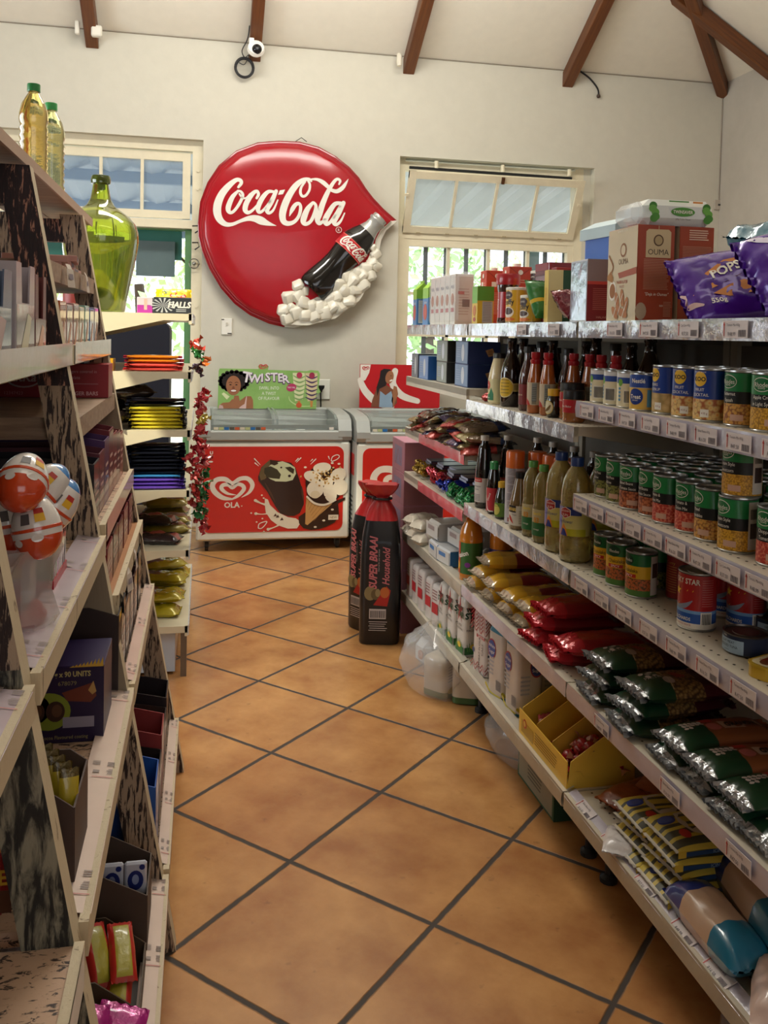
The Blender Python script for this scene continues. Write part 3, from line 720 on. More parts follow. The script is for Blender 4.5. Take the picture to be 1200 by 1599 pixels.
def art1(mb, w):
    k = w/1200*1.03                                     # the graphic, measured in 1200ths of its width
    X = lambda x, y: ((x-10)*k, .08+(770-y)*k*.985); P = lambda pts: [X(*p) for p in pts]; L = [0]
    def Z(): L[0] += 1; return .003+.0004*L[0]
    c_ = X(277, 375); heart(mb, c_[0], c_[1], 153*k, K('efe9dc', .4), FY(0), .24, Z())
    c_ = X(275, 497); mb.text('OLA', 58*k, K('efe9dc', .4), FY(0), c_[0], c_[1], Z(), 1.0, bold=.03); c_ = X(348, 507); mb.poly(ell(c_[0], c_[1], 5*k, 5*k, 8), crm, FY(0), Z())
    c_ = X(117, 95); mb.text('U', 34*k, K('efe9dc', .4), FY(0), c_[0], c_[1], Z(), bold=.04); mb.poly(ell(*X(112, 163), 18*k, 7*k), K('efe9dc', .4), FY(0), Z()); mb.poly(ell(*X(117, 119), 18*k, 3*k), K('efe9dc', .4), FY(0), Z())
    z = Z(); mb.poly(P(((520,450),(545,460),(560,500),(620,560),(700,600),(760,610),(800,640),(770,690),(700,690),(620,660),(570,620),(530,560),(522,500))), crm, FY(0), z)
    for a, b_, w_ in (((530,500),(450,465),18), ((540,570),(455,568),10), ((640,655),(550,692),14)):
        mb.stroke([(*X(*a), w_*k), (*X((a[0]+b_[0])/2, (a[1]+b_[1])/2+4), w_*k*.6), (*X(*b_), w_*k*1.2)], crm, FY(0), z+.0002)
        mb.poly(ell(*X(*b_), 12*k, 11*k), crm, FY(0), z+.0003)
    for q in ((498,425),(512,448),(420,563),(505,607),(518,708),(462,633)): mb.poly(ell(*X(*q), 7*k, 6*k, 10), crm, FY(0), z+.0003)
    for pts in (((475,680),(480,650),(510,635),(540,632),(520,665),(495,685),(475,680)), ((1025,160),(1035,130),(1070,115),(1088,128),(1070,150),(1035,165),(1025,160))):
        mb.stroke([(*X(*p), 7*k) for p in pts], K('efe9dc', .4), FY(0), z+.0003, sub=4)
    for a, b_ in (((438,142),(483,190)), ((443,175),(470,198)), ((790,138),(757,172)), ((770,142),(748,165)), ((905,148),(866,188)), ((880,150),(864,165)), ((1003,128),(1012,150))):
        mb.stroke([(*X(*a), 9*k), (*X(*b_), 3*k)], K('efe9dc', .4), FY(0), z+.0003, sub=1)
    mb.poly(P(((780,600),(830,565),(900,540),(1000,520),(1060,480),(1140,450),(1140,470),(1085,500),(1090,540),(1095,600),(1060,650),(1000,680),(940,700),(880,705),(820,690),(785,650))), choc, FY(0), Z())
    for q in ((600,580),(650,612),(618,590)): mb.poly(P(((q[0]-12,q[1]+12),(q[0]+4,q[1]-12),(q[0]+16,q[1]+10))), choc2, FY(0), z+.0006)
    # bitten chocolate bar
    mb.poly(P(((555,150),(640,162),(715,175),(750,215),(780,300),(818,430),(820,500),(790,570),(745,592),(700,590),(640,570),(600,510),(540,400),(470,310),(468,280),(490,210),(520,180))), choc, FY(0), Z())
    mb.poly(P(((555,150),(520,180),(490,215),(475,270),(490,310),(520,300),(560,250),(560,200))), K('6a5b3c', .4), FY(0), Z())
    mb.poly(P(((560,190),(600,172),(650,162),(700,182),(745,210),(755,260),(730,310),(680,322),(600,318),(560,300),(520,270),(530,220))), K('cfd6ae', .5), FY(0), Z())
    mb.poly(P(((515,215),(560,200),(610,225),(640,265),(630,300),(580,295),(530,285),(512,250))), K('3f3b28', .4), FY(0), Z()); mb.poly(P(((560,155),(600,160),(620,180),(590,195),(555,180))), K('3a2a1c', .4), FY(0), Z())
    z = Z(); mb.poly(P(((670,210),(710,205),(742,225),(735,262),(700,240))), K('3b3424', .4), FY(0), z); mb.poly(ell(*X(705, 277), 12*k, 10*k, 8), choc, FY(0), z); mb.poly(ell(*X(641, 211), 8*k, 7*k, 8), choc, FY(0), z)
    for a, b_ in (((520,330),(600,480)), ((800,360),(815,470))): mb.stroke([(*X(*a), 4*k), (*X((a[0]+b_[0])/2, (a[1]+b_[1])/2), 16*k), (*X(*b_), 4*k)], choc2, FY(0), z)
    # cone with petals of cream
    mb.poly(P(((835,450),(1040,500),(850,665),(832,655))), tan, FY(0), Z()); z = Z()
    for i in range(7): a = X(836+i*30, 455+i*7); b_ = X(836, 520+i*24) ; mb.stroke([(*a, 3*k), (*X(838+i*10, 500+i*22), 3*k)], K('9a6c36', .6), FY(0), z, sub=1)
    mb.poly(P(((840,420),(870,470),(930,500),(1000,508),(1060,480),(1095,440),(1110,330),(1050,220),(980,180),(900,200),(840,260),(828,330))), choc, FY(0), Z()); z = Z()
    for j, (x, y, rx, ry, ro) in enumerate(((955,215,70,40,.1),(885,285,72,44,-.3),(1080,275,66,52,.6),(905,385,66,66,.2),(1100,370,58,62,.0),(1020,410,50,80,.3),(950,330,40,30,0),(1010,325,30,40,.4))):
        mb.poly(ell(*X(x, y), rx*k, ry*k, 18, ro), crm, FY(0), z+.0002*(j+1)); 
    z += .002; mb.stroke([(*X(842, 440), 14*k), (*X(900, 492), 16*k), (*X(980, 506), 16*k), (*X(1065, 470), 12*k)], crm, FY(0), z)
    mb.poly(ell(*X(905, 425), 38*k, 30*k, 14), K('d9cfae', .5), FY(0), z); mb.poly(P(((915,470),(950,430),(985,440),(975,480),(940,485))), choc, FY(0), z)
    rnd = random.Random(3)
    for i in range(46): q = X(rnd.gauss(990, 55), rnd.gauss(285, 30)); mb.poly(ell(*q, 9*k, 7*k, 6, rnd.random()*3), K(rnd.choice(('c9a25a', 'b5873e', 'dcc084')), .5), FY(0), z+.0002)
    for q in ((1040,545),(975,630),(910,680),(825,210),(1033,178),(1085,185)): mb.poly(ell(*X(*q), 12*k, 8*k, 8), crm, FY(0), z)
    a = X(1010, 626); b_ = X(1088, 586); mb.poly([(a[0], a[1]), (b_[0], a[1]), (b_[0], b_[1]), (a[0], b_[1])], crm, FY(0), z); mb.text('NEW', 24*k, K('8a7a4a', .5), FY(0), (a[0]+b_[0])/2, (a[1]+b_[1])/2, z+.0003)
fz1 = freezer('chest_freezer', 'white-framed red ice cream freezer with chocolate bar graphic under the round sign', -.033, 5.86, 1.008, .62, art1)
def art2(mb, w):
    heart(mb, .30, .46, .19, K('efe9dc', .4), FY(0), .24, .004); mb.text('OLA', .08, K('efe9dc', .4), FY(0), .30, .27, .004, bold=.03)
fz2 = freezer('chest_freezer', 'second grey-topped red ice cream freezer behind the charcoal sacks', 1.0, 5.75, 1.25, .66, art2)
mb = MB(); mb.box((-.004, .33, .45), (.012, .64, .56), fz_g)
for i in range(9): mb.box((-.011, .14, .12+i*.03), (.004, .12, .012), K('3c3d3c', .5))
mb.box((-.012, .10, .58), (.003, .12, .14), K('b8201c', .4)); mb.build('side_vent', fz2, smooth=False)

# ================================================================== boards standing on the freezers
o_ = atY(340, 640, 6.42)
bd = thing('ice_cream_board', 'green cardboard board with smiling woman and swirled ice lollies on left freezer', 'advertising board', (o_.x, 6.42, .906))
BW = .70; k = BW/1000
X = lambda x, y: ((x-60)*k, (530-y)*k*.98-.01)
P = lambda pts: [X(*p) for p in pts]
gm = two_tone('board_green', '7fae5a', '98c070', .5, (5, 5, 5), .5, .2)
mb = MB(); mb.prism(P(((75,115),(65,140),(60,530),(1065,530),(1068,380),(1110,350),(1085,300),(1100,160),(1080,125),(1000,118),(960,130),(560,122),(570,85),(540,66),(510,74),(480,64),(458,88),(470,115))), 0, .006, gm, FY(0)); brd = mb.build('board', bd, smooth=False)
mb = MB(); skin = K('a06a4a', .5); skind = K('7d4c36', .5); hair = K('231a1a', .8); z = .0065
mb.poly(P(((65,530),(75,495),(110,470),(170,465),(215,445),(225,395),(270,395),(280,450),(340,400),(395,400),(415,440),(418,530))), skin, FY(0), z)
mb.poly(ell(*X(220, 245), 150*k, 105*k, 30, .1), hair, FY(0), z+.0004)
for i in range(18): a = 2*pi*i/18; mb.poly(ell(X(220, 245)[0]+140*k*cos(a), X(220, 245)[1]+98*k*sin(a), 22*k, 20*k, 8), hair, FY(0), z+.0004)
mb.poly(ell(*X(215, 290), 74*k, 100*k, 24), skin, FY(0), z+.0008); mb.poly(ell(*X(217, 345), 34*k, 17*k, 14), K('8a2f30', .4), FY(0), z+.001); mb.poly(ell(*X(217, 344), 28*k, 10*k, 14), K('f2efe6', .3), FY(0), z+.0012)
for sx_ in (-1, 1):
    mb.poly(ell(*X(215+sx_*30, 282), 12*k, 6*k, 10), hair, FY(0), z+.001); mb.stroke([(*X(215+sx_*14, 262), 5*k), (*X(215+sx_*32, 255), 6*k), (*X(215+sx_*50, 264), 3*k)], hair, FY(0), z+.001)
mb.poly(P(((207,300),(200,322),(218,328),(230,320),(222,298))), skind, FY(0), z+.001)
mb.poly(P(((275,520),(300,500),(330,480),(345,400),(352,402),(345,530),(275,530))), K('d9b9b4', .6), FY(0), z+.0008); mb.poly(P(((68,530),(78,490),(110,500),(120,530))), K('c9a9a4', .6), FY(0), z+.0008)
mb.poly(P(((110,480),(150,500),(205,430),(230,440),(235,465),(200,490),(220,525),(160,530))), skin, FY(0), z+.0012)
mb.poly(P(((98,378),(118,362),(180,405),(150,438))), K('dfe6b4', .5), FY(0), z+.0014)
mb.build('printed_woman', brd, smooth=False)
mb = MB(); pur = K('5a2a66', .4); wht = K('ece6ee', .4)
for c_, x, y, r in zip('TWISTER', (350,430,500,560,625,690,745), (200,212,205,195,195,200,215), (.16,.05,0,0,-.03,-.06,-.12)):
    sz = (150 if c_ == 'T' and x == 350 else 118)*k
    q = X(x, y); mb.text(c_, sz, pur, FY(0), q[0]+.003, q[1]-.004, z+.0004, 1.05, bold=.06, rot=-r); mb.text(c_, sz, wht, FY(0), q[0], q[1], z+.0008, 1.0, bold=.025, rot=-r)
for s__, y in (('SWIRL INTO', 312), ('A TWIST', 368), ('OF FLAVOUR', 420)): mb.text(s__, 46*k, K('f0f2e6', .5), FY(0), *X(575, y), z+.0004, .8)
mb.build('printed_lettering', brd, smooth=False)
mb = MB(); heart(mb, *X(513, 92), 42*k, K('c2364a', .4), FY(0), .35, z)
for cx_, a, b_, c2 in ((885, 'd9dcb0', '88a86a', 'b83a5a'), (1015, 'd8c8a0', '4a3560', 'a03050')):
    mb.poly(P(((cx_-70,150),(cx_+55,150),(cx_+60,260),(cx_+40,430),(cx_-40,450),(cx_-60,260))), K(a, .5), FY(0), z+.0002)
    for i in range(6): y = 190+i*45; mb.stroke([(*X(cx_-62, y-10), 8*k), (*X(cx_, y+16), 18*k), (*X(cx_+56, y-4), 8*k)], K(b_, .5), FY(0), z+.0006)
    mb.poly(ell(*X(cx_, 175), 30*k, 32*k, 14), K(c2, .5), FY(0), z+.0008); mb.poly(P(((cx_-15,445),(cx_+15,445),(cx_+10,510),(cx_-10,510))), K('c98a4a', .6), FY(0), z+.0004)
mb.poly(ell(*X(805, 305), 52*k, 40*k, 18, .3), K('b83a66', .4), FY(0), z+.0009); mb.text('TRY ME', 24*k, wht, FY(0), *X(803, 305), z+.0012)
mb.poly(ell(*X(885, 490), 30*k, 28*k, 16), K('d0603a', .4), FY(0), z+.0009)
mb.stroke([(*X(780, 400), 4*k), (*X(800, 450), 10*k), (*X(900, 500), 10*k), (*X(1060, 495), 3*k)], K('c8e0a0', .5), FY(0), z+.0002)
mb.build('printed_lollies', brd, smooth=False)

b2 = thing('ice_cream_board', 'red and white heart board with woman in pale blue dress on right freezer', 'advertising board', (1.13, 6.43, .906))
k = .46/300; X = lambda x, y: ((x-905)*k, (295-y)*k*1.02); P = lambda pts: [X(*p) for p in pts]
mb = MB(); mb.prism(P(((903,90),(1300,90),(1300,295),(903,295))), 0, .006, K('c01f26', .35), FY(0)); brd = mb.build('board', b2, smooth=False)
mb = MB(); z = .0065; w_ = K('e9e2d8', .4)
mb.poly(P(((905,92),(955,92),(948,130),(930,165),(905,175))), w_, FY(0), z); heart(mb, *X(931, 110), 16*k, K('c01f26', .4), FY(0), .3, z+.0004)
mb.stroke([(*X(905, 165), 26*k), (*X(930, 215), 34*k), (*X(985, 265), 36*k), (*X(1060, 290), 30*k)], w_, FY(0), z)
mb.stroke([(*X(1075, 120), 30*k), (*X(1065, 180), 34*k), (*X(1110, 235), 34*k), (*X(1190, 262), 26*k)], w_, FY(0), z)
mb.build('printed_heart', brd, smooth=False)
mb = MB()
mb.poly(P(((960,292),(965,260),(985,205),(1010,190),(1030,180),(1040,190),(1070,210),(1085,240),(1088,270),(1070,292))), skind, FY(0), z+.0006)
mb.poly(P(((1003,120),(1020,110),(1050,112),(1065,130),(1045,150),(1030,190),(1000,205),(990,240),(985,200),(1000,150))), hair, FY(0), z+.001)
mb.poly(ell(*X(1048, 150), 20*k, 32*k, 18, -.2), skin, FY(0), z+.0014); mb.poly(ell(*X(1056, 165), 9*k, 4*k, 10, .4), K('f2efe6', .3), FY(0), z+.0018); mb.poly(ell(*X(1055, 143), 3*k, 2*k, 8), hair, FY(0), z+.0018)
mb.poly(P(((1003,215),(1030,235),(1058,215),(1068,250),(1066,292),(1000,292))), K('8fa8c0', .6), FY(0), z+.0018)
mb.poly(P(((1070,292),(1092,230),(1085,195),(1070,190),(1066,212),(1060,260))), skin, FY(0), z+.0018)
mb.build('printed_woman', brd, smooth=False)

# ================================================================== steel gondola shelving on the right
st_c = K('cfc6b4', 0.4, 0.1, nz=.04, bump=.04, bs=12); st_d = K('8f8878', .5); hole = K('2c2620', .9, nz=0)
rail_m = K('b3adbb', 0.16, 0.0, 0.6, nz=.06, bump=.35, bs=14, coat=.7); rail_s = K('b9b9c4', 0.1, 0.35, 0.7, nz=.05, bump=.6, bs=16, coat=1.0)
paper = K('d3c9c8', .5, nz=.04); red_a = K('b8403c', .5); ink = K('4b4650', .6); pink = K('c65a62', .25, coat=.6, bump=.25, bs=14)
def tag_mesh(seed, w=.078, h=.033):
    rnd = random.Random(seed); mb = MB(); mb.box((0, 0, 0), (.0012, w, h), paper)
    f = FX(.0012); mb.poly([(-w/2+.004, -h/2+.004), (-w/2+.0065, -h/2+.004), (-w/2+.0065, h/2-.004), (-w/2+.004, h/2-.004)], red_a, f)
    mb.poly([(-w/2+.002, h/2-.009), (-w/2+.0085, h/2-.009), (-w/2+.0052, h/2-.002)], red_a, f)
    mb.text(rnd.choice(('Baked Beans 410g', 'Tomato Mix 410g', 'Fruit Salad 410g', 'Cut Corn 410g', 'Macaroni 500g', 'Long Life 1L')), .0072, ink, f, -.026+.0, h/2-.008, 0, .8, align='l')
    mb.text('R%d.%02d' % (rnd.randint(11, 48), rnd.choice((50, 90, 99))), .0105, ink, f, -.022, -h/2+.008, 0, .85, align='l')
    for i in range(9): x = .012+i*.0026; mb.poly([(x, -h/2+.003), (x+.0013, -h/2+.003), (x+.0013, -.001), (x, -.001)], ink, f)
    return mb
TAGS = []
for i in range(4):
    o = tag_mesh(i).build('price_tag', smooth=False); TAGS.append(o.data); bpy.data.objects.remove(o)
def gondola(s0, s1, shelves, label, top=True):
    t = thing('gondola_unit', label, 'shelving', rs(s0, 0, 0), SA, 'right-hand steel shelving run'); L = s1 - s0
    mb = MB(); mb.box((.475, L/2, .83), (.018, L-.01, 1.22), K('6a645a', .6)); mb.build('back_panel', t, smooth=False)
    mb = MB(); mb.box((.475, L-.016, .75), (.045, .03, 1.42), K('a9a08e', .5)); mb.build('upright', t, smooth=False)
    mb = MB(); mb.box((.475, .016, .75), (.045, .03, 1.42), K('a9a08e', .5)); mb.build('upright', t, smooth=False)
    for k in (0, 1):
        mb = MB(); mb.tube([(.11, .06+k*(L-.12), .0), (.11, .06+k*(L-.12), .18)], .011, K('1c1c1c', .5), 10); mb.lathe([(.024, 0), (.024, .012), (.014, .02)], K('1c1c1c', .5), 12, Matrix.Translation((.11, .06+k*(L-.12), 0))); mb.build('foot', t)
    for (z, dep, kind, tags) in shelves:
        g = .0015; mb = MB(); lh = .042
        mb.box((dep/2, L/2, z-.0125), (dep, L-2*g, .025), st_c); mb.box((.006, L/2, z-lh/2+.001), (.012, L-2*g, lh), st_c)
        n = int(L/.026)
        for row in (.030, .075):
            for i in range(n): mb.poly(ell(row, .013+i*.026, .0034, .0034, 6), hole, None, z+.0006)
        if z < 1.3:                                      # cantilever brackets
            for y in (.012, L-.012): mb.prism([(.03, z-.026), (dep, z-.026), (dep, z-.09)], y-.002, y+.002, st_c, lambda p: Vector((p[0], p[2], p[1])))
        s_ = mb.build('shelf', t, smooth=False)
        rm = {'top': rail_s, 'sil': rail_s, 'lav': rail_m, 'pink': pink, 'bare': st_c, 'dull': K('aaa493', .3, bump=.2, bs=20, coat=.4)}[kind]
        mb = MB(); y0, y1 = 0, L
        if kind == 'pink': y1 = L*.72
        if kind == 'lav' or kind == 'top' or kind == 'sil' or kind == 'pink' or kind == 'dull':
            nn = 24; vs = []
            for i in range(nn+1):
                y = y0+.004+(y1-y0-.008)*i/nn; b_ = .0025+.0018*sin(i*1.7+z*9)
                vs += [(-.001, y, z+.001), (-b_, y, z-lh*.45), (-.0015, y, z-lh)]
            mb.add(vs, [(i*3+j, i*3+j+1, i*3+j+4, i*3+j+3) for i in range(nn) for j in (0, 1)], rm); mb.build('price_rail', s_)
        if kind == 'dull':
            mb = MB(); mb.add([(-.002, .004, z+.0005-.006), (-.002, L-.004, z+.0005-.006), (.034, L-.004, z+.010), (.034, .004, z+.010)], [(0, 1, 2, 3)], rail_m if s0 < 2 else rm); mb.build('price_rail', s_, smooth=False)
        for i, y in enumerate(tags):
            c = bpy.data.objects.new('price_tag', TAGS[(i+int(z*10)) % 4]); COL.objects.link(c); c.parent = s_
            c.location = (-.0065, y-s0, z-.0205)
            if kind == 'dull': c.location = (.0155, y-s0, z+.0045); c.rotation_euler = (0, R(66), 0); c.scale = (1, 1, 1.05)
    return t
def tg(a, b, n): return [a+(b-a)*i/(n-1) for i in range(n)]
TOPZ = 1.494
gN = gondola(1.235, 2.200, [(TOPZ, .50, 'top', tg(1.33, 1.98, 5)), (1.284, .40, 'lav', tg(1.36, 2.12, 8)), (1.036, .44, 'lav', tg(1.30, 2.14, 10)), (.828, .44, 'lav', tg(1.31, 2.12, 8)), (.522, .46, 'lav', (1.42, 1.66, 1.98)), (.220, .50, 'dull', (1.50, 1.62, 1.78, 1.95, 2.10))], 'nearest steel gondola bay on the right, holding green-topped tins and pasta')
gM = gondola(2.203, 3.160, [(TOPZ, .50, 'top', (2.35, 2.6)), (1.214, .42, 'sil', ()), (.828, .44, 'sil', ()), (.522, .46, 'lav', ()), (.220, .50, 'dull', ())], 'middle steel gondola bay on the right, holding sauce and cooking oil bottles')
gF = gondola(3.163, 4.120, [(TOPZ, .50, 'top', ()), (1.252, .40, 'bare', ()), (1.010, .42, 'pink', ()), (.796, .44, 'pink', ()), (.512, .44, 'dull', ()), (.220, .50, 'dull', ())], 'far steel gondola bay on the right, holding crisps and wrapped sweets')

# ================================================================== wooden A-frame rack on the left
LX = lambda z: -.045 - .184*z
def peel(name, c1, c2, thr, sc, c3=None, dist=.6): return two_tone(name, c1, c2, thr, sc, .6, .07 if name == 'peeling_dark' else .025, 8, c3, .5, dist)
p_dark = peel('peeling_dark', '8f8a76', '23221e', .47, (60, 60, 13), '161614')
p_mid = peel('peeling_cream', 'a8927a', '2c1a15', .525, (130, 130, 17), '20120e')
p_red = peel('peeling_maroon', 'b07f68', '2c1013', .41, (120, 120, 22), '1a090c')
p_edge = peel('cream_edge', 'c0b092', '7d6b54', .64, (60, 60, 12))
p_shelf = peel('worn_shelf', 'b8977c', '33241d', .575, (50, 110, 110))
p_light = peel('worn_beige', '8a7c66', '2c2018', .67, (100, 100, 16))
p_top = two_tone('old_plank', 'a98f74', '7c6250', .5, (8, 60, 60), .6, .2, bump=.3)
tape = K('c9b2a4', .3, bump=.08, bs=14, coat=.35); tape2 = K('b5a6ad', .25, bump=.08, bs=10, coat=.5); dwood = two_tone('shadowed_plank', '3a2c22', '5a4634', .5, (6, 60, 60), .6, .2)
red_s = K('b8706a', .5); ink_s = K('8d7f78', .6)
rack = thing('plank_rack', 'tall A-frame sweet rack of peeling painted planks along the left side', 'shelf rack', (0, 0, 0))
def leg(y, mats, z1=1.80, z0=0.0, w=.068, th=.045, xs=1):
    """one leaning upright plank in pieces of differently worn paint; xs=-1 is the mirrored far side"""
    mb = MB(); xm = -.50
    for (za, zb, m) in mats:
        def X(z): return LX(z) if xs > 0 else 2*xm - LX(z)
        pts = [(X(za), za), (X(zb), zb), (X(zb)-xs*w, zb), (X(za)-xs*w, za)]
        vs = [(p[0], y-th/2+dy, p[1]) for dy in (0, th) for p in pts]
        fs = [(0,1,2,3),(4,5,6,7),(0,1,5,4),(2,3,7,6),(1,2,6,5),(0,3,7,4)]
        mb.add(vs, fs, [m, m, p_edge, m, m, m])
    return mb.build('upright', rack, smooth=False)
YU = (.30, 1.24, 2.09, 2.95)
leg(YU[0], [(0, 1.8, p_dark)]); leg(YU[1], [(0, 1.0, p_dark), (1.0, 1.8, p_mid)])
leg(YU[2], [(0, .60, p_mid), (.60, .93, p_light), (.93, 1.32, p_mid), (1.32, 1.8, p_red)])
leg(YU[3], [(0, .60, p_mid), (.60, .9, p_mid), (.9, 1.3, p_light), (1.3, 1.8, p_mid)])
for y in YU: leg(y, [(0, 1.8, p_mid)], xs=-1)
for y in YU:
    mb = MB(); mb.box((-.50, y, 1.75), (.20, .04, .07), p_red); mb.build('cross_beam', rack, smooth=False)
mb = MB(); mb.box((-.455, 1.80, 1.822), (.11, 3.06, .018), p_top); mb.box((-.57, 1.80, 1.822), (.11, 3.06, .018), p_top); mb.box((-.395, 1.80, 1.822), (.006, 3.06, .026), K('b59a84', .6)); mb.build('top_plank', rack, smooth=False)
def rshelf(z, y0, y1, lip, lm, deck=None, th=.022, xin=.0, tagn=0, tilt=0.0, tm=None, inner=-.86):
    mb = MB(); xo = LX(z) - xin; d = deck or p_shelf
    mb.box(((xo+inner)/2, (y0+y1)/2, z-th/2), (xo-inner, y1-y0, th), d)
    if lip: mb.box((xo+.006, (y0+y1)/2, z-lip/2+.004), (.014, y1-y0, lip), p_edge)
    s_ = mb.build('shelf', rack, smooth=False)
    if lm:                                               # price strip leaning back on the front edge
        mb = MB(); a = tilt; hgt = lip+.004
        q = [(xo+.015, z-lip+.006), (xo+.015-a, z-lip+.006+hgt)]
        if a: q = [(xo+.014, z+.002), (xo+.014-a, z+.012)]
        mb.add([(q[0][0], y0+.02, q[0][1]), (q[0][0], y1-.02, q[0][1]), (q[1][0], y1-.02, q[1][1]), (q[1][0], y0+.02, q[1][1])], [(0, 1, 2, 3)], lm); mb.build('price_strip', s_, smooth=False)
        rnd = random.Random(int(z*100+y0*10))
        for i in range(tagn):
            y = y0+.06+(y1-y0-.14)*i/max(1, tagn-1); mb = MB()
            def f(p, y=y): r_ = (p[1]+.5); return Vector((q[0][0]+(q[1][0]-q[0][0])*r_+.0012, y+p[0], q[0][1]+(q[1][1]-q[0][1])*r_+.0012))
            def rc(x0, y0_, x1, y1_, m): mb.add([(x0, y0_, 0), (x1, y0_, 0), (x1, y1_, 0), (x0, y1_, 0)], [(0, 1, 2, 3)], m, f)
            rc(.0, -.35, .0022, .30, red_s); rnd2 = random.Random(i+int(z*10))
            for k in range(4): rc(.014+k*.005, -.30, .0165+k*.005, -.30+.22*rnd2.uniform(.6, 1), ink_s)
            for k in range(7): rc(.046+k*.0024, .12, .0472+k*.0024, .36, ink_s)
            for k in range(3): rc(.044+k*.006, -.32, .047+k*.006, -.10, ink_s)
            rc(.016, .10, .026, .30, ink_s)
            mb.build('price_tag', s_, smooth=False)
    return s_
g01, g12, g23 = (YU[0], YU[1]-.02), (YU[1]+.02, YU[2]-.0), (YU[2]+.02, YU[3]+.0)
rshelf(1.405, YU[0], YU[2]+.03, .045, K('bfb5b4', .22, bump=.2, bs=14, coat=.6), tagn=0); rshelf(1.405, YU[2]+.035, YU[3]+.02, .045, rail_s)
rshelf(1.60, g23[0], g23[1], .0, None, p_top, th=.045); rshelf(1.245, g23[0], g23[1], 0, None, p_top, th=.05)
rshelf(.975, *g01, .045, tape2, tagn=3, tilt=.06); rshelf(.975, *g12, .045, tape2, tagn=4, tilt=.06); rshelf(.995, *g23, .045, tape, tagn=0)
rshelf(.83, *g23, .045, None, K('a8744a', .6), tagn=0)
rshelf(.62, *g01, .05, K('d0ccc4', .4), tagn=0); rshelf(.62, *g12, .05, tape, tagn=3, tilt=.058); rshelf(.62, *g23, .05, tape, tagn=3, tilt=.03)
rshelf(.17, *g01, .05, tape, tagn=2); rshelf(.17, *g12, .05, tape, tagn=4, tilt=.045); rshelf(.17, *g23, .05, tape, tagn=4, tilt=.03)
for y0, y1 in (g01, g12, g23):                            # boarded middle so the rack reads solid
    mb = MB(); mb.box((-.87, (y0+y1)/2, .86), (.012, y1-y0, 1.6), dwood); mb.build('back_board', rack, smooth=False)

# ================================================================== steel gondola behind the rack
gl = thing('gondola_unit', 'cream steel sweet gondola with cantilever shelves behind the plank rack', 'shelving', (-.05, 3.75, 0))
st_y = K('d9cfb0', 0.4, nz=.03)
GD = 1.0
for z, w_ in ((1.515, .46), (1.275, .44), (1.035, .44), (.785, .44), (.535, .44), (.215, .46)):
    mb = MB(); mb.box((-w_/2, GD/2, z-.014), (w_, GD, .028), st_y)
    mb.box((-.005, GD/2, z-.02), (.012, GD, .045), st_y)
    if z > .3:
        for y in (.0, GD-.004): mb.prism([(-.11, z-.028), (-w_, z-.028), (-w_, z-.105), (-w_+.02, z-.105)], y, y+.004, st_y, lambda p: Vector((p[0], p[2], p[1])))
    s_ = mb.build('shelf', gl, smooth=False)
    mb = MB(); mb.box((.0035, GD/2, z-.018), (.004, GD, .04), K('c4c4c6', .3, coat=.5))
    for i in range(22): mb.box((.006, .04+i*.044, z-.006), (.003, .008, .012), K('e8e8ea', .3))
    mb.build('price_rail', s_, smooth=False)
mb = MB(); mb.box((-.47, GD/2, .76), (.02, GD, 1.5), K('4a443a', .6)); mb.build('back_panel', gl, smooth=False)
for y in (.02, GD-.02):
    mb = MB(); mb.box((-.015, y, .10), (.025, .03, .2), K('6a5a48', .6)); mb.build('foot', gl, smooth=False)
mb = MB(); mb.box((-.25, GD/2, .10), (.40, GD-.06, .17), K('b9c4cf', .3, coat=.3)); mb.build('plinth', gl, smooth=False)
mb = MB(); mb.prism(bez_round(-.62, 0, .0, 1.49, .05), 0, .35, K('1c1f2c', .5), lambda p: Vector((p[0], p[2], p[1])))
tag(mb.build('tall_cabinet', loc=(-.19, 5.25, 0), smooth=False), 'dark navy round-cornered cabinet standing behind the sweet gondola', 'cabinet')

# ================================================================== builders of goods (every front looks to local -x)
metal = K('a9a9a6', 0.28, 0.85, nz=.03); g_w = K('ece6da', .45, nz=.02); g_k = K('17171a', .4, nz=0)
f_peas = food('peas', '6f7a2f', '8c8a45', '37391a', 210); f_beans = food('beans', 'c9814f', 'b5623a', '6a2c1a', 150)
f_tom = food('tomato', 'c8392a', 'a52a20', 'd8785a', 190); f_mix = food('mixed', 'd8832f', 'cf9f4a', '8a4a20', 170)
f_corn = food('corn', 'e0b23a', 'd19a28', '9c6e18', 260); f_fruit = food('fruit', 'e08a3a', 'd8b06a', 'b0462a', 120); f_chak = food('relish', 'b8452a', 'c9682f', '5a4020', 200)
f_pasta = food('pasta', 'a98a58', '8a6a3c', '4a3420', 130)
def tin_base(t, r, h, body):
    mb = MB(); e = .0018
    mb.lathe([(r*.93, .001), (r, 0), (r+.0006, .003), (r-.0012, .005), (r-.0012, h-.005), (r+.0006, h-.003), (r+.0002, h), (r*.95, h), (r*.93, h-.004), (r*.55, h-.004), (r*.53, h-.0025), (r*.02, h-.0025)], metal, 36)
    mb.build('can_body', t)
def wrap(r, z0, z1, bands, seg=36):
    mb = MB()
    for (a, b_, m) in bands: mb.lathe([(r, z0+(z1-z0)*a), (r, z0+(z1-z0)*b_)], m, seg, cap0=False, cap1=False)
    return mb
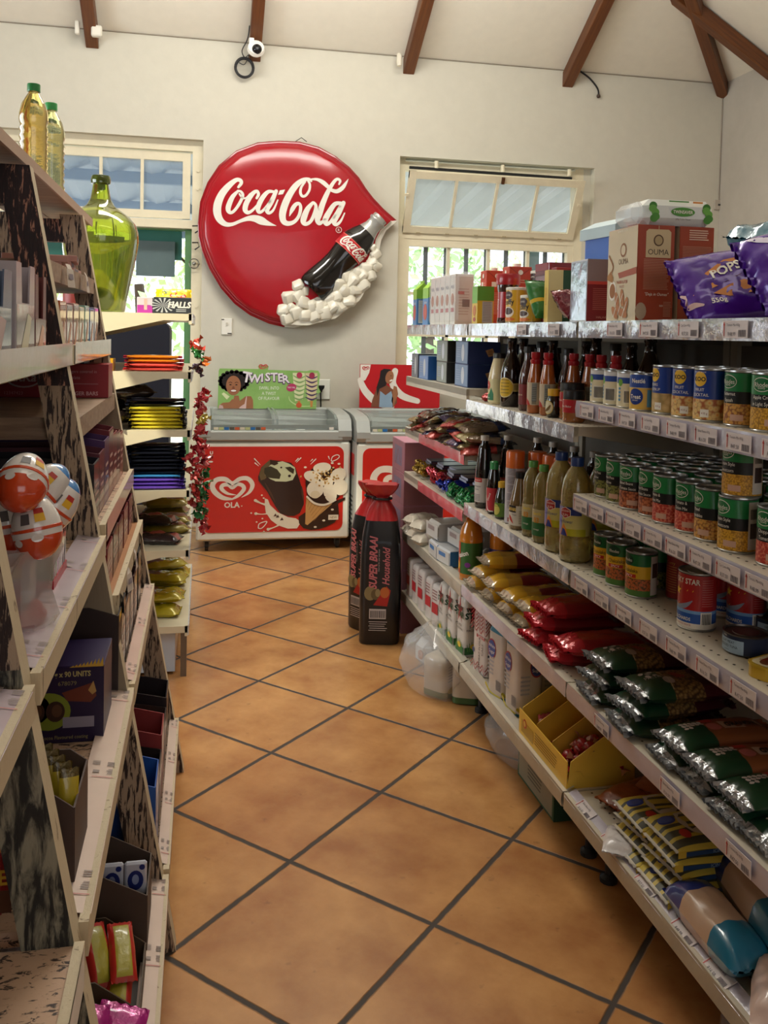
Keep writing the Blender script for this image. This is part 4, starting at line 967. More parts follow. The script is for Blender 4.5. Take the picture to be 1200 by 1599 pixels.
def green_tin(key, fm, lines, r=.0375, h=.11):
    def mk():
        t = thing('food_tin', '', 'tin'); tin_base(t, r, h, metal); g = K('1f7a3f', .32, coat=.3); k = K('141615', .4)
        mb = wrap(r, .005, h-.005, [(0, .40, fm), (.40, .64, k), (.64, 1, g)]); f = FC(r)
        mb.poly(ell(-.004, h*.80, .020, .0135, 20), g_w, f, .0004); mb.poly(ell(-.004, h*.80, .0188, .0122, 20), K('1c6a38', .3), f, .0008)
        mb.text('Rhodes', .0125, g_w, f, -.004, h*.80, .0012, .85); mb.text('Quality', .005, g_w, f, -.004, h*.745, .0012)
        for i, s in enumerate(lines): mb.text(s, .0098, g_w, f, -.002, h*.585-i*.0125, .0006, .82)
        mb.poly([(.004, .012), (.03, .012), (.03, .024), (.004, .024)], K('c9a08a', .5), f, .0004)
        mb.poly([(.052, .008), (.08, .008), (.08, h-.008), (.052, h-.008)], K('c8c3ba', .4), f, .0004); mb.poly([(.056, .03), (.076, .03), (.076, .06), (.056, .06)], K('3a2a26', .4), f, .0008)
        for i in range(11): x = .056+i*.0018; mb.poly([(x, .068), (x+.0009, .068), (x+.0009, .088), (x, .088)], g_k, f, .0008)
        mb.build('label', t); return t
    return key, mk
TK = dict([green_tin('peas', f_peas, ('Garden Peas', 'in Brine')), green_tin('beans', f_beans, ('Baked Beans', 'in Tomato Sauce')), green_tin('tomix', f_tom, ('Tomato &', 'Onion Mix')), green_tin('vegs', f_mix, ('Mixed', 'Vegetables')), green_tin('corn', f_corn, ('Cream Style', 'Sweetcorn')), green_tin('squash', f_mix, ('Butternut', 'Squash')), green_tin('pine', f_corn, ('Apple Crush', 'in Light Syrup')), green_tin('pureed', f_tom, ('Chopped', 'Tomato'))])
def blue_tin(fruit):
    def mk():
        r, h = .0375, .11; t = thing('food_tin', '', 'tin'); tin_base(t, r, h, metal)
        mb = wrap(r, .005, h-.005, [(0, .42, food('fc%d' % fruit, 'e0883a', 'dcc07a', 'a85a2a', 95) if fruit else food('pt', 'd8c08a', 'c9a870', 'a58a50', 60)), (.42, 1, K('1f3f8f', .3, coat=.4))]); f = FC(r)
        mb.poly(ell(0, h*.80, .0155, .0155, 20), K('e2b52a', .35), f, .0004); mb.text('KOO', .0125, g_k, f, 0, h*.80, .0009, bold=.03)
        for i, s in enumerate(('FRUIT', 'COCKTAIL') if fruit else ('PEARS', 'IN SYRUP')): mb.text(s, .0088, g_w, f, 0, h*.60-i*.0105, .0006)
        mb.text('CHOICE GRADE', .004, g_w, f, 0, h*.93, .0006)
        mb.poly([(.004, .01), (.022, .01), (.022, .026), (.004, .026)], g_w, f, .0004)
        mb.text('410 g', .006, K('8a3a2a', .5), f, .013, .018, .0008)
        mb.build('label', t); return t
    return mk
def cream_tin(back):
    def mk():
        r, h = .033, .088; t = thing('dessert_tin', '', 'tin'); tin_base(t, r, h, metal); cream = K('e3d9b8', .35); bl = K('2a4a98', .35)
        mb = wrap(r, .004, h-.004, [(0, .62, K('dcb050', .35) if not back else cream), (.62, .78, cream), (.78, 1, K('dedfe2', .3))]); f = FC(r)
        if back:
            mb.poly([(-.03, h*.68), (.03, h*.68), (.03, h*.84), (-.03, h*.84)], bl, f, .0004)
            for i in range(14): x = -.004+i*.0018; mb.poly([(x, .014), (x+.001, .014), (x+.001, .042), (x, .042)], g_k, f, .0008)
            mb.poly([(-.006, .012), (.024, .012), (.024, .044), (-.006, .044)], g_w, f, .0004)
            for i in range(4): mb.poly(ell(-.018, .02+i*.009, .004, .0034, 10), K('5a9ac0', .4), f, .0006)
            mb.poly(ell(-.016, h*.70, .007, .009, 14), K('6fa83a', .4), f, .0006)
        else:
            mb.poly([(-.04, h*.62), (.04, h*.62), (.04, h*.92), (.0, h*.98), (-.04, h*.92)], bl, f, .0003); mb.text('Nestlé', .014, g_w, f, 0, h*.80, .0008, .9, bold=.02)
            mb.poly(ell(-.006, h*.38, .019, .019, 20), K('1f3a86', .35), f, .0005); mb.text('Treat', .0135, g_w, f, -.006, h*.38, .0009, .9, bold=.02); mb.text('DESSERT', .004, g_w, f, -.006, h*.28, .0009)
            mb.poly([(.022, .01), (.032, .01), (.032, .05), (.022, .05)], K('5a9ac0', .4), f, .0005)
        mb.build('label', t); return t
    return mk
def chaka():
    r, h = .0375, .11; t = thing('food_tin', '', 'tin'); tin_base(t, r, h, metal); f = FC(r)
    mb = wrap(r, .005, h-.005, [(0, .14, K('4f7a34', .4)), (.14, .42, f_chak), (.42, .72, K('dcae22', .35)), (.72, 1, K('1f6a38', .32))])
    mb.poly(ell(-.010, h*.82, .017, .014, 18), K('123f26', .4), f, .0004); mb.text('Rhodes', .0105, g_w, f, -.010, h*.82, .0008, .85)
    mb.text('Chakalaka', .0135, g_k, f, -.004, h*.60, .0006, .8); mb.poly([(-.026, h*.44), (.014, h*.44), (.014, h*.52), (-.026, h*.52)], K('b8321f', .4), f, .0004); mb.text('SPICY', .009, g_w, f, -.006, h*.48, .0008)
    mb.poly([(.050, .008), (.078, .008), (.078, h-.008), (.050, h-.008)], K('cfc6bc', .4), f, .0004); mb.poly([(.054, .05), (.074, .05), (.074, .085), (.054, .085)], K('4a2f26', .5), f, .0008)
    mb.build('label', t); return t
def star_tin():
    r, h = .0405, .125; t = thing('fish_tin', '', 'tin'); tin_base(t, r, h, metal); f = FC(r); rd = K('b01f22', .32, coat=.3); bl = K('2a58a8', .35); ye = K('e8c22a', .4)
    mb = wrap(r, .005, h-.005, [(0, .10, g_w), (.10, .28, bl), (.28, .34, K('7aa8d8', .4)), (.34, 1, rd)])
    mb.text('LUCKY STAR', .0165, g_w, f, -.008, h*.85, .0005, .82, bold=.02)
    pts = []
    for i in range(10): a = pi/2+pi*i/5; q = .011 if i % 2 == 0 else .0048; pts.append((-.022+q*cos(a), h*.66+q*sin(a)))
    mb.poly(pts, ye, f, .0006)
    mb.stroke([(-.032, h*.42, .002), (-.020, h*.38, .008), (0, h*.42, .010), (.016, h*.52, .002)], K('8a93a8', .3), f, .0006)
    for dx_ in (0, .012): mb.stroke([(-.02+dx_, h*.42, .0012), (.006+dx_, h*.70, .0012)], ye, f, .0006, sub=1)
    mb.text('PILCHARDS', .0098, g_w, f, -.008, h*.20, .0008, .85, bold=.02); mb.text('IN TOMATO SAUCE', .005, rd, f, -.008, h*.10, .0008)
    mb.poly([(.034, .01), (.060, .01), (.060, .042), (.034, .042)], g_w, f, .0004)
    for i in range(11): x = .037+i*.0019; mb.poly([(x, .016), (x+.001, .016), (x+.001, .039), (x, .039)], g_k, f, .0008)
    for i in range(12): mb.poly([(.036, .055+i*.005), (.062, .055+i*.005), (.062, .0565+i*.005), (.036, .0565+i*.005)], K('c9706a', .5), f, .0004)
    mb.build('label', t); return t
def redback_tin():
    r, h = .0375, .11; t = thing('food_tin', '', 'tin'); tin_base(t, r, h, metal); f = FC(r); mb = wrap(r, .005, h-.005, [(0, 1, K('8f2020', .35, coat=.3))])
    mb.text('Curry', .011, K('c99a4a', .5), f, 0, h*.82, .0005)
    for i in range(11): mb.poly([(-.018, .02+i*.006), (.018, .02+i*.006), (.018, .0215+i*.006), (-.018, .0215+i*.006)], K('c98a4a', .5), f, .0004)
    mb.build('label', t); return t
def tuna():
    r, h = .044, .042; t = thing('tuna_tin', '', 'tin'); mb = MB()
    mb.lathe([(r*.9, 0), (r, .003), (r, h-.003), (r+.001, h-.001), (r*.95, h), (r*.93, h-.004), (r*.6, h-.004), (r*.58, h-.003), (.001, h-.003)], K('5a5350', .3, .7), 40); mb.build('can_body', t)
    f = FC(r); mb = wrap(r+.0003, .004, h-.004, [(0, 1, K('1f2a44', .35))], 40)
    mb.poly([(-.05, .004), (.022, .004), (.022, h*.74), (-.05, h*.74)], K('9fb6c8', .4), f, .0006); mb.text('LIGHT MEAT', .0072, g_k, f, -.014, h*.60, .0009, .9); mb.text('SHREDDED TUNA', .0072, g_k, f, -.014, h*.40, .0009, .85); mb.text('in brine', .004, g_k, f, -.014, h*.22, .0009); mb.text('FISH', .005, g_w, f, -.02, h*.85, .0006)
    mb.build('label', t); return t
def sardine():
    t = thing('sardine_tin', '', 'tin'); pts = bez_round(-.052, -.03, .052, .03, .022, 5); mb = MB(); mb.prism(pts, 0, .024, K('c9a02a', .35, coat=.3)); mb.prism([(p[0]*1.03, p[1]*1.04) for p in pts], .022, .0255, K('d8b43a', .3, .4)); mb.build('can_body', t, smooth=False)
    mb = MB(); mb.poly([(p[0]*.9, p[1]*.86) for p in pts], K('d9cda8', .4), None, .026); mb.poly(ell(-.01, 0, .03, .016, 18), K('6a3a22', .5), None, .0263); mb.text('Sardines', .014, K('a8201c', .4), None, .0, .014, .0266); mb.build('lid_print', t, smooth=False)
    mb = MB(); f = lambda p: Vector((p[0], -.0306-p[2], p[1]))
    mb.poly([(-.032, .004), (.034, .004), (.034, .020), (-.032, .020)], g_w, f, 0); mb.text('PILCHARD', .009, K('b0281f', .4), f, 0, .014, .0003, bold=.03); mb.poly([(-.032, .004), (.034, .004), (.034, .008), (-.032, .008)], K('2a4f9a', .4), f, .0003); mb.build('side_print', t, smooth=False); return t

def bottle(name, cat, prof, body, cap, capprof, label=None, seg=28, sq=None, sc=(1, 1), extra=None, liquid=None):
    """prof [(r,z)], label (z0, z1, r, drawing function)"""
    def mk():
        t = thing(name, '', cat); S = Matrix.Diagonal((sc[0], sc[1], 1, 1))
        mb = MB(); mb.lathe(prof, body, seg, S, sq=sq); mb.build('bottle_body', t, ang=50)
        mb = MB(); mb.lathe(capprof, cap, 24, S); mb.build('cap', t)
        if label:
            z0, z1, r, draw = label; mb = MB(); draw(mb, r, z0, z1, FC(r) if not sq else FC(r)); mb.build('label', t)
        if extra: extra(t)
        return t
    return mk
def capp(r, z0, h, taper=.96): return [(r, z0), (r, z0+h*.9), (r*taper, z0+h), (.001, z0+h)]
def lab(mb, r, z0, z1, m, a=2*pi, seg=28, c=0):
    mb.lathe([(r, z0), (r, z1)], m, seg, None, False, False, None, pi-a/2+c, pi+a/2+c)
def ribbed(r, z0, z1, n, amp): return [(r+(amp if i % 2 else 0), z0+(z1-z0)*i/(n-1)) for i in range(n)]
oil_m = K('ead27a', .05, 0, .7, nz=.10, trans=.72, coat=1.0, ior=1.3, bump=.5, bs=34); oil_p = K('cdb868', .05, 0, .7, nz=.08, trans=.70, coat=1.0, ior=1.3, bump=.4, bs=40); dark_l = K('150d0a', .08, 0, .6, nz=0, coat=.8)
vin_l = K('8f7248', .08, 0, .6, nz=.03, trans=.4, coat=1.0, ior=1.3); hot_l = K('b0602a', .12, 0, .5, nz=.05, coat=.8)
def draw_sun(mb, r, z0, z1, f):
    h = z1-z0; lab(mb, r, z0, z1, K('c9c27a', .35)); lab(mb, r+.0003, z0+h*.72, z1, K('26357f', .3), 1.6, c=.3); lab(mb, r+.0003, z0, z0+h*.25, K('b8b42a', .35), 1.8, c=.5)
    mb.poly([(-.028, z0), (-.012, z0), (-.006, z1), (-.028, z1)], K('8a8ac0', .35), f, .0006)
    x, z = .002, z0+h*.80; s = .017; mb.poly([(x-s, z+s*.5), (x, z+s*.95), (x+s, z+s*.5), (x+s, z-s*.5), (x, z-s*.95), (x-s, z-s*.5)], g_w, f, .0008); s *= .9
    mb.poly([(x-s, z+s*.5), (x, z+s*.95), (x+s, z+s*.5), (x+s, z-s*.5), (x, z-s*.95), (x-s, z-s*.5)], K('a3282e', .3), f, .0012); mb.text('GOLDEN', .0072, g_w, f, x, z+.005, .0016); mb.text('SUN', .010, g_w, f, x, z-.006, .0016)
    mb.text('Sunflower', .0135, K('2a3a86', .4), f, .002, z0+h*.50, .0010, .85)
    mb.poly([(-.018, z0), (.012, z0), (.006, z0+h*.26), (-.002, z0+h*.42), (-.01, z0+h*.26)], K('e0903a', .4), f, .0010); mb.poly([(-.014, z0), (.010, z0), (.002, z0+h*.22), (-.006, z0+h*.26)], K('28388a', .35), f, .0014)
def flutes(r, z0, z1, n=26):
    out = []
    return out
bigoil = bottle('oil_bottle', 'bottle', [(.036, 0), (.043, .006), (.044, .06), (.0425, .066), (.044, .072), (.044, .145), (.043, .15), (.043, .19), (.038, .225), (.026, .252), (.0165, .264), (.0150, .272)], oil_m, K('26407f', .35, coat=.3), capp(.0185, .266, .024), (.075, .155, .0446, draw_sun), 32)
def draw_grn(mb, r, z0, z1, f):
    h = z1-z0; lab(mb, r, z0, z1, K('b5ab86', .4)); lab(mb, r+.0003, z0, z0+h*.5, K('2f6a3c', .35), 2.6)
    mb.text('Cano!a', .012, K('e0c83a', .35), f, .002, z0+h*.85, .0006, .9, bold=.02); mb.text('83', .022, K('c98a2a', .35), f, .002, z0+h*.60, .0008, .9, bold=.03); mb.text('omega', .008, g_w, f, .002, z0+h*.25, .0008)
midoil = bottle('oil_bottle', 'bottle', [(.026, 0), (.031, .005)] + ribbed(.0305, .02, .10, 5, .0006) + [(.031, .108)] + ribbed(.029, .115, .175, 7, .0018) + [(.024, .195), (.014, .212), (.0125, .222)], oil_p, K('5fa04a', .4, coat=.3), capp(.0150, .216, .019), (.022, .102, .0318, draw_grn), 24)
def draw_saf(mb, r, z0, z1, f):
    h = z1-z0; lab(mb, r, z0, z1, K('cfc8ba', .4)); mb.poly([(-.024, z0+h*.66), (.010, z0+h*.66), (.010, z1), (-.024, z1)], g_k, f, .0004); mb.text('SAFARI', .0145, K('e2c060', .35), f, -.008, z0+h*.82, .0008, .8, bold=.03)
    mb.stroke([(-.018, z0+h*.50, .003), (-.012, z0+h*.35, .011), (.0, z0+h*.12, .002)], K('c0372a', .4), f, .0006); mb.text('Vinegar', .006, g_k, f, .004, z0+h*.55, .0006)
    for i in range(8): mb.poly([(.020, z0+h*.12+i*.0055), (.034, z0+h*.12+i*.0055), (.034, z0+h*.12+i*.0055+.002), (.020, z0+h*.12+i*.0055+.002)], K('8a8478', .5), f, .0004)
vinegar = bottle('vinegar_bottle', 'bottle', [(.031, 0), (.035, .005), (.035, .075), (.034, .085), (.026, .12), (.019, .155), (.0165, .162), (.0165, .17)], vin_l, g_k, [(.0165, .164)] + [(.0172, .166+i*.003) for i in range(7)] + [(.001, .187)], (.014, .078, .0356, draw_saf), 28)
def draw_wht(mb, r, z0, z1, f):
    h = z1-z0; lab(mb, r, z0, z1, K('c6c0b8', .4), 3.6); mb.poly([(-.022, z1-h*.17), (.022, z1-h*.17), (.022, z1), (-.022, z1)], K('b84038', .35), f, .0004); mb.text('Worcester', .008, g_w, f, 0, z1-h*.085, .0008)
    for i, s in enumerate(('Worcester', 'Sauce')): mb.text(s, .0085, g_k, f, 0, z0+h*.66-i*.011, .0006)
    for i in range(5): mb.poly([(-.016, z0+.006+i*.005), (.016, z0+.006+i*.005), (.016, z0+.0078+i*.005), (-.016, z0+.0078+i*.005)], K('6a6468', .5), f, .0005)
darkrib = bottle('sauce_bottle', 'bottle', [(.029, 0), (.032, .004), (.032, .13)] + [(.031-.0011*i+(.0016 if i % 2 else 0), .135+i*.0085) for i in range(11)] + [(.013, .235), (.0125, .25)], dark_l, K('c4bcae', .35), capp(.0155, .244, .018), (.022, .11, .0328, draw_wht), 24)
def draw_red(mb, r, z0, z1, f): lab(mb, r, z0, z1, K('b8373e', .3), 2.4); mb.stroke([(-.018, z1, .003), (-.006, z0+.01, .004), (.018, z0, .004)], g_w, f, .0006); mb.text('Sauce', .014, g_w, f, 0, (z0+z1)/2+.01, .0006, rot=1.2)
greencap = bottle('sauce_bottle', 'bottle', [(.022, 0), (.026, .006), (.0275, .07), (.026, .12), (.017, .165), (.014, .175)], dark_l, K('2f8a4c', .35, coat=.3), capp(.0165, .17, .03, .8), (.012, .10, .0281, draw_red), 24)
def draw_lim(mb, r, z0, z1, f): lab(mb, r, z0, z1, K('5a7a2a', .4)); mb.poly(ell(0, (z0+z1)/2, .016, .018, 18), K('c9c05a', .4), f, .0005); mb.text('Lemon', .008, K('1f3a1a', .4), f, 0, z1-.01, .0008)
limej = bottle('lemon_juice_bottle', 'bottle', [(.020, 0), (.0235, .004), (.0235, .06), (.022, .075), (.014, .10), (.012, .108)], K('1c2412', .1, coat=.8), K('d0a62a', .4), capp(.0135, .106, .02), (.008, .055, .0241, draw_lim), 20)
def draw_spr(mb, r, z0, z1, f):
    lab(mb, r, z0, z1, K('bdb9be', .35)); 
    for j in range(5):
        for i in range(9): q = z0+.05+j*.028+i*.0026; mb.poly([(-.004, q), (.024, q), (.024, q+.0011), (-.004, q+.0011)], K('7a747c', .5), f, .0004)
    mb.poly([(.006, z0+.035), (.018, z0+.035), (.018, z0+.045), (.006, z0+.045)], K('c0372a', .4), f, .0005); mb.poly([(.0, z0+.006), (.014, z0+.006), (.014, z0+.02), (.0, z0+.02)], K('8a2a28', .4), f, .0005)
spray = bottle('spray_can', 'spray can', [(.030, 0), (.0315, .003), (.0315, .185), (.029, .19)], metal, K('e0702a', .3, coat=.4), [(.0312, .186), (.0314, .236), (.029, .242), (.001, .242)], (.002, .185, .0318, draw_spr), 28)
# sauces
def draw_may(mb, r, z0, z1, f):
    lab(mb, r, z0, z1, K('d8cf9a', .4)); mb.poly([(-.034, z0+.006), (.014, z0+.006), (.014, z0+.028), (.004, z0+.050), (-.006, z0+.028), (-.034, z0+.020)], K('1f7a4c', .35), f, .0005)
    mb.poly(ell(-.016, z1-.022, .014, .016, 16), K('c0362a', .35), f, .0006); mb.text('Mayo', .008, g_w, f, -.016, z1-.022, .001); mb.text('CREAMY', .006, g_w, f, -.014, z0+.014, .001)
mayo = bottle('mayonnaise_jar', 'jar', [(.033, 0), (.037, .006), (.037, .09), (.034, .11), (.022, .158), (.020, .165)], K('d9c89a', .25, coat=.7, nz=.03), K('1b1714', .4), capp(.0225, .16, .018), (.008, .088, .0376, draw_may), 28)
def draw_yel(mb, r, z0, z1, f):
    mb.poly(ell(-.004, (z0+z1)/2, .034, .034, 26), K('e0d3a0', .4), f, .0004); mb.poly(ell(-.004, (z0+z1)/2, .031, .031, 26), K('d8b22a', .4), f, .0008)
    mb.poly([(.026, (z0+z1)/2-.013), (.052, (z0+z1)/2-.013), (.052, (z0+z1)/2+.015), (.026, (z0+z1)/2+.015)], K('bba868', .4), f, .0006)
    for i in range(5): mb.poly([(-.02, z0+.016+i*.011), (.014, z0+.016+i*.011), (.014, z0+.018+i*.011), (-.02, z0+.018+i*.011)], K('6a5a2a', .5), f, .0012)
    mb.poly([(.030, (z0+z1)/2-.008), (.030, (z0+z1)/2+.01), (.048, (z0+z1)/2+.01), (.048, (z0+z1)/2-.008)], K('9a8a50', .5), f, .0010)
chut = bottle('chutney_bottle', 'bottle', [(.032, 0), (.036, .005), (.036, .11), (.031, .14), (.016, .18), (.014, .21), (.0165, .213), (.0165, .222)], K('1f0d08', .08, coat=.9, nz=0), g_k, capp(.0165, .214, .018), (.03, .10, .0366, draw_yel), 28)
def draw_hot(mb, r, z0, z1, f):
    lab(mb, r, z0, z1, K('cdbfa4', .4), 4.2); mb.poly([(.004, z0+.012), (.020, z0+.012), (.020, z1-.002), (.004, z1-.002)], K('8f9490', .5), f, .0005)
    for i in range(8): x = .0055+i*.0017; mb.poly([(x, z0+.003), (x+.0009, z0+.003), (x+.0009, z0+.014), (x, z0+.014)], g_k, f, .0009)
    mb.poly([(-.028, z0), (.0, z0), (-.006, z0+.012), (-.020, z0+.022), (-.028, z0+.018)], K('b82c22', .4), f, .0006)
    for i in range(7): mb.poly([(.006, z0+.020+i*.0055), (.018, z0+.020+i*.0055), (.018, z0+.022+i*.0055), (.006, z0+.022+i*.0055)], K('5a5a56', .5), f, .0009)
hot = bottle('hot_sauce_bottle', 'bottle', [(.020, 0), (.0235, .004), (.0235, .10), (.022, .112), (.0155, .15), (.013, .165)], hot_l, K('b3202a', .25, coat=.5), [(.0135, .150), (.0165, .158), (.0165, .166), (.0125, .17), (.0150, .176), (.0145, .190), (.001, .192)], (.026, .096, .0241, draw_hot), 24)
def draw_mar(mb, r, z0, z1, f): mb.poly(ell(0, (z0+z1)/2, .018, .021, 22), K('d8c06a', .4), f, .0004); mb.poly(ell(0, (z0+z1)/2, .0155, .0185, 22), K('e2dab8', .4), f, .0008); mb.stroke([(-.008, z0+.014, .006), (.002, z0+.02, .009), (.009, z0+.03, .004)], K('7a5a22', .5), f, .0012)
yeast = bottle('yeast_spread_jar', 'jar', [(.016, 0), (.0205, .004), (.023, .025), (.0215, .05), (.0165, .062), (.016, .066)], K('1a120c', .1, coat=.8), K('d9a822', .4), capp(.0185, .064, .020), (.006, .055, .0236, draw_mar), 22)
def draw_pnt(mb, r, z0, z1, f): lab(mb, r, z0, z1, K('b3202a', .3, coat=.4)); mb.text('Peanut Butter', .009, g_w, f, 0, (z0+z1)/2, .0005, .8)
def pbx(big): 
    r = .036 if big else .031; h = .085 if big else .068
    return bottle('spread_jar', 'jar', [(r*.9, 0), (r, .004)] + ribbed(r, .008, h*.45, 6, -.0012) + [(r, h*.5), (r, h*.9), (r*.9, h)], K('9a5f32', .12, coat=.8, nz=.06), g_k, capp(r*.98, h-.003, .024), (h*.40, h*.93, r+.0004, draw_pnt), 26)
def draw_bwn(mb, r, z0, z1, f): lab(mb, r, z0, z1, K('7a2a2a', .35)); mb.text('Sauce', .01, K('d8c8a0', .4), f, 0, (z0+z1)/2, .0005)
tallred = bottle('chutney_bottle', 'bottle', [(.026, 0), (.030, .005), (.030, .10), (.026, .125), (.015, .16), (.013, .19)], K('4a1c14', .12, coat=.8, nz=.05), K('1b1714', .4), capp(.0165, .186, .02), (.02, .085, .0304, draw_bwn), 20)

# ---- boxes, cartons, bags
def boxy(name, cat, w, d, h, body, front=None, side=None, top=None, ch=.0012, faces=None, parts=None, names=('print_front', 'print_side', 'print_top')):
    """w along y, d along x (front at x=-d/2), drawing functions get (mb, map, w|d, h)"""
    def mk():
        t = thing(name, '', cat); mb = MB(); mb.box((0, 0, h/2), (d, w, h), body, ch=ch, mats=faces); mb.build('carton', t, smooth=False)
        if front: mb = MB(); front(mb, lambda p: Vector((-d/2-.0004-p[2], -p[0], p[1])), w, h); mb.build(names[0], t, smooth=False)
        if side: mb = MB(); side(mb, lambda p: Vector((p[0], -w/2-.0004-p[2], p[1])), d, h); mb.build(names[1], t, smooth=False)
        if top: mb = MB(); top(mb, lambda p: Vector((p[0], p[1], h+.0004+p[2])), w, d); mb.build(names[2], t, smooth=False)
        if parts: parts(t)
        return t
    return mk
def RC(mb, f, x0, y0, x1, y1, m, z=0): mb.poly([(x0, y0), (x1, y0), (x1, y1), (x0, y1)], m, f, z)
def lines(mb, f, x0, x1, y0, n, st, th, m, z=.0003, seed=0):
    rnd = random.Random(seed)
    for i in range(n): RC(mb, f, x0, y0+i*st, x1-(x1-x0)*rnd.random()*.12, y0+i*st+th, m, z)
def bar(mb, f, x0, y0, w, h, m=None, z=.0004, seed=1):
    rnd = random.Random(seed); x = x0
    while x < x0+w: b_ = w*rnd.uniform(.02, .05); RC(mb, f, x, y0, min(x+b_, x0+w), y0+h, m or g_k, z); x += b_*1.9
def pillow(mb, L, Wd, H, zone, seed=0, nu=22, nv=14, wr=.12, crimp=.045, sag=0.0, flat=.35, serr=.05):
    """soft packet lying down: x from -L/2 (front) to L/2; zone(u, v, top) gives the material"""
    off = seed*3.7; V = []; F = []; MM = []
    for top in (1, 0):
        for i in range(nu+1):
            u = -1+2*i/nu
            for j in range(nv+1):
                v = -1+2*j/nv; e = 1-crimp*2
                au = min(1, abs(u)/e); t_ = (1-au**5)**.55*(1-abs(v)**3.2)**.6 if abs(u) < e else 0
                n_ = noise.noise(Vector((u*3+off, v*3, off)))*wr + noise.noise(Vector((u*7+off, v*8, off)))*wr*.6
                z = H/2*t_*(1+n_)
                if abs(u) >= e: z = H*serr*sin(v*13+off)
                zz = H*flat + (z if top else -min(z, H*flat))
                x = u*L/2 + (0 if abs(u) < 1 else (.002 if j % 2 else 0)); y = v*Wd/2*(1-.05*(1-t_)*abs(u)) + noise.noise(Vector((u*2, v, off+5)))*Wd*.02
                V.append((x, y, max(.0005, zz + sag*u)))
        o = (0 if top else (nu+1)*(nv+1))
        for i in range(nu):
            for j in range(nv):
                a = o+i*(nv+1)+j; F.append((a, a+1, a+nv+2, a+nv+1)); MM.append(zone(-1+2*(i+.5)/nu, -1+2*(j+.5)/nv, top))
    return mb.add(V, F, MM)
def packet(name, cat, L, Wd, H, zone, seed=0, art=None, **kw):
    def mk():
        t = thing(name, '', cat); mb = MB(); pillow(mb, L, Wd, H, zone, seed, **kw); o = mb.build('wrapper', t, ang=70)
        if art:
            me = o.data; bv = BVHTree.FromPolygons([v.co.copy() for v in me.vertices], [tuple(p.vertices) for p in me.polygons])
            def f(p):
                h = bv.ray_cast(Vector((p[0], p[1], 1)), Vector((0, 0, -1))); return Vector((p[0], p[1], (h[0].z if h[0] else H)+.0008+p[2]))
            mb = MB(); art(mb, f); mb.build('print', t, smooth=False)
        return t
    return mk
def sack(name, cat, w, d, h, zones, art=None, top_m=None, seed=0, parts=None):
    """upright paper or film brick: rounded-square body with a folded top; zones [(z fraction, material)]"""
    def mk():
        t = thing(name, '', cat); mb = MB(); S = Matrix.Diagonal((d/2, w/2, 1, 1)); rnd = random.Random(seed); prof = []
        zs = [0, .01]+[z for z, m in zones[1:]]+[.9*h/h, .97, 1.0]
        zs = sorted(set([0, .012, .25, .5, .75, .90, .96, .995] + [z for z, m in zones]))
        for z in zs:
            r = .94 if z == 0 else (1.0 if z < .9 else (1.0-(z-.9)*1.6 if z < .97 else .72)); r *= 1+rnd.uniform(-.012, .012)
            m = [mm for zz, mm in zones if zz <= z+1e-6][-1]; prof.append((r, z*h, m))
        prof.append((.02, h*1.0, prof[-1][2])); mb.lathe(prof, zones[0][1], 40, S, sq=5); o = mb.build('sack_body', t, ang=45)
        if art: mb = MB(); art(mb, w, d, h); mb.build('print', t, smooth=False)
        if parts: parts(t)
        return t
    return mk

# ================================================================== goods on the right-hand shelves
Z = dict(A=1.2845, B=1.0365, C=.8285, D=.5225, E=.2205, S=1.2145, O=.8285, CE=1.2525, PK=1.0105, CA=.7965, WH=.5125, T=TOPZ+.0005)
def place(key, mk, s, d, z, label, rz=0.0, group=None, scale=None, rot=None):
    return put(key, mk, rs(s, d, z), SA + rz, label, group, scale, rot)
# -- top shelf, far to near
def gable(c1, c2):
    def pr(t):
        mb = MB(); h, w, d = .165, .068, .068
        vs = [(-d/2, -w/2, h), (d/2, -w/2, h), (d/2, w/2, h), (-d/2, w/2, h), (-.004, -w/2, h+.028), (.004, -w/2, h+.028), (.004, w/2, h+.028), (-.004, w/2, h+.028)]
        mb.add(vs, [(0, 1, 5, 4), (2, 3, 7, 6), (0, 4, 7, 3), (1, 2, 6, 5), (4, 5, 6, 7)], K(c1, .35)); mb.box((0, 0, h+.034), (.004, w, .016), K(c1, .35)); mb.build('gable_top', t, smooth=False)
        mb = MB(); mb.lathe([(.010, 0), (.010, .01), (.001, .011)], g_w, 12, Matrix.Translation((0, -w/2*.55, h+.014)) @ Matrix.Rotation(R(50), 4, 'X')); mb.build('cap', t)
    return pr
def jf(mb, f, w, h): RC(mb, f, -w/2, h*.72, w/2, h, K('8fbf3c', .35)); mb.poly(ell(0, h*.35, w*.35, h*.22, 18), K('c0503a', .4), f, .0005); mb.text('Juice', .02, g_w, f, 0, h*.62, .0006)
def js(mb, f, w, h): RC(mb, f, -w/2, h*.74, w/2, h, K('7fb53a', .35)); RC(mb, f, -w*.36, .01, w*.36, h*.70, K('c9cdc8', .4)); lines(mb, f, -w*.32, w*.32, .018, 22, .0048, .0016, K('7a7f86', .5), .0006)
for i, (s, d) in enumerate(((4.03, .045), (3.86, .05))):
    place('juice', boxy('juice_carton', 'carton', .068, .068, .165, K('4a7fb8', .35), jf, js, parts=gable('8fc23a', 0)), s, d, Z['T'], ('blue and green gable-top juice carton at the far end of the top shelf', 'blue and green gable-top juice carton beside the wrapped milk cartons')[i], .1*i)
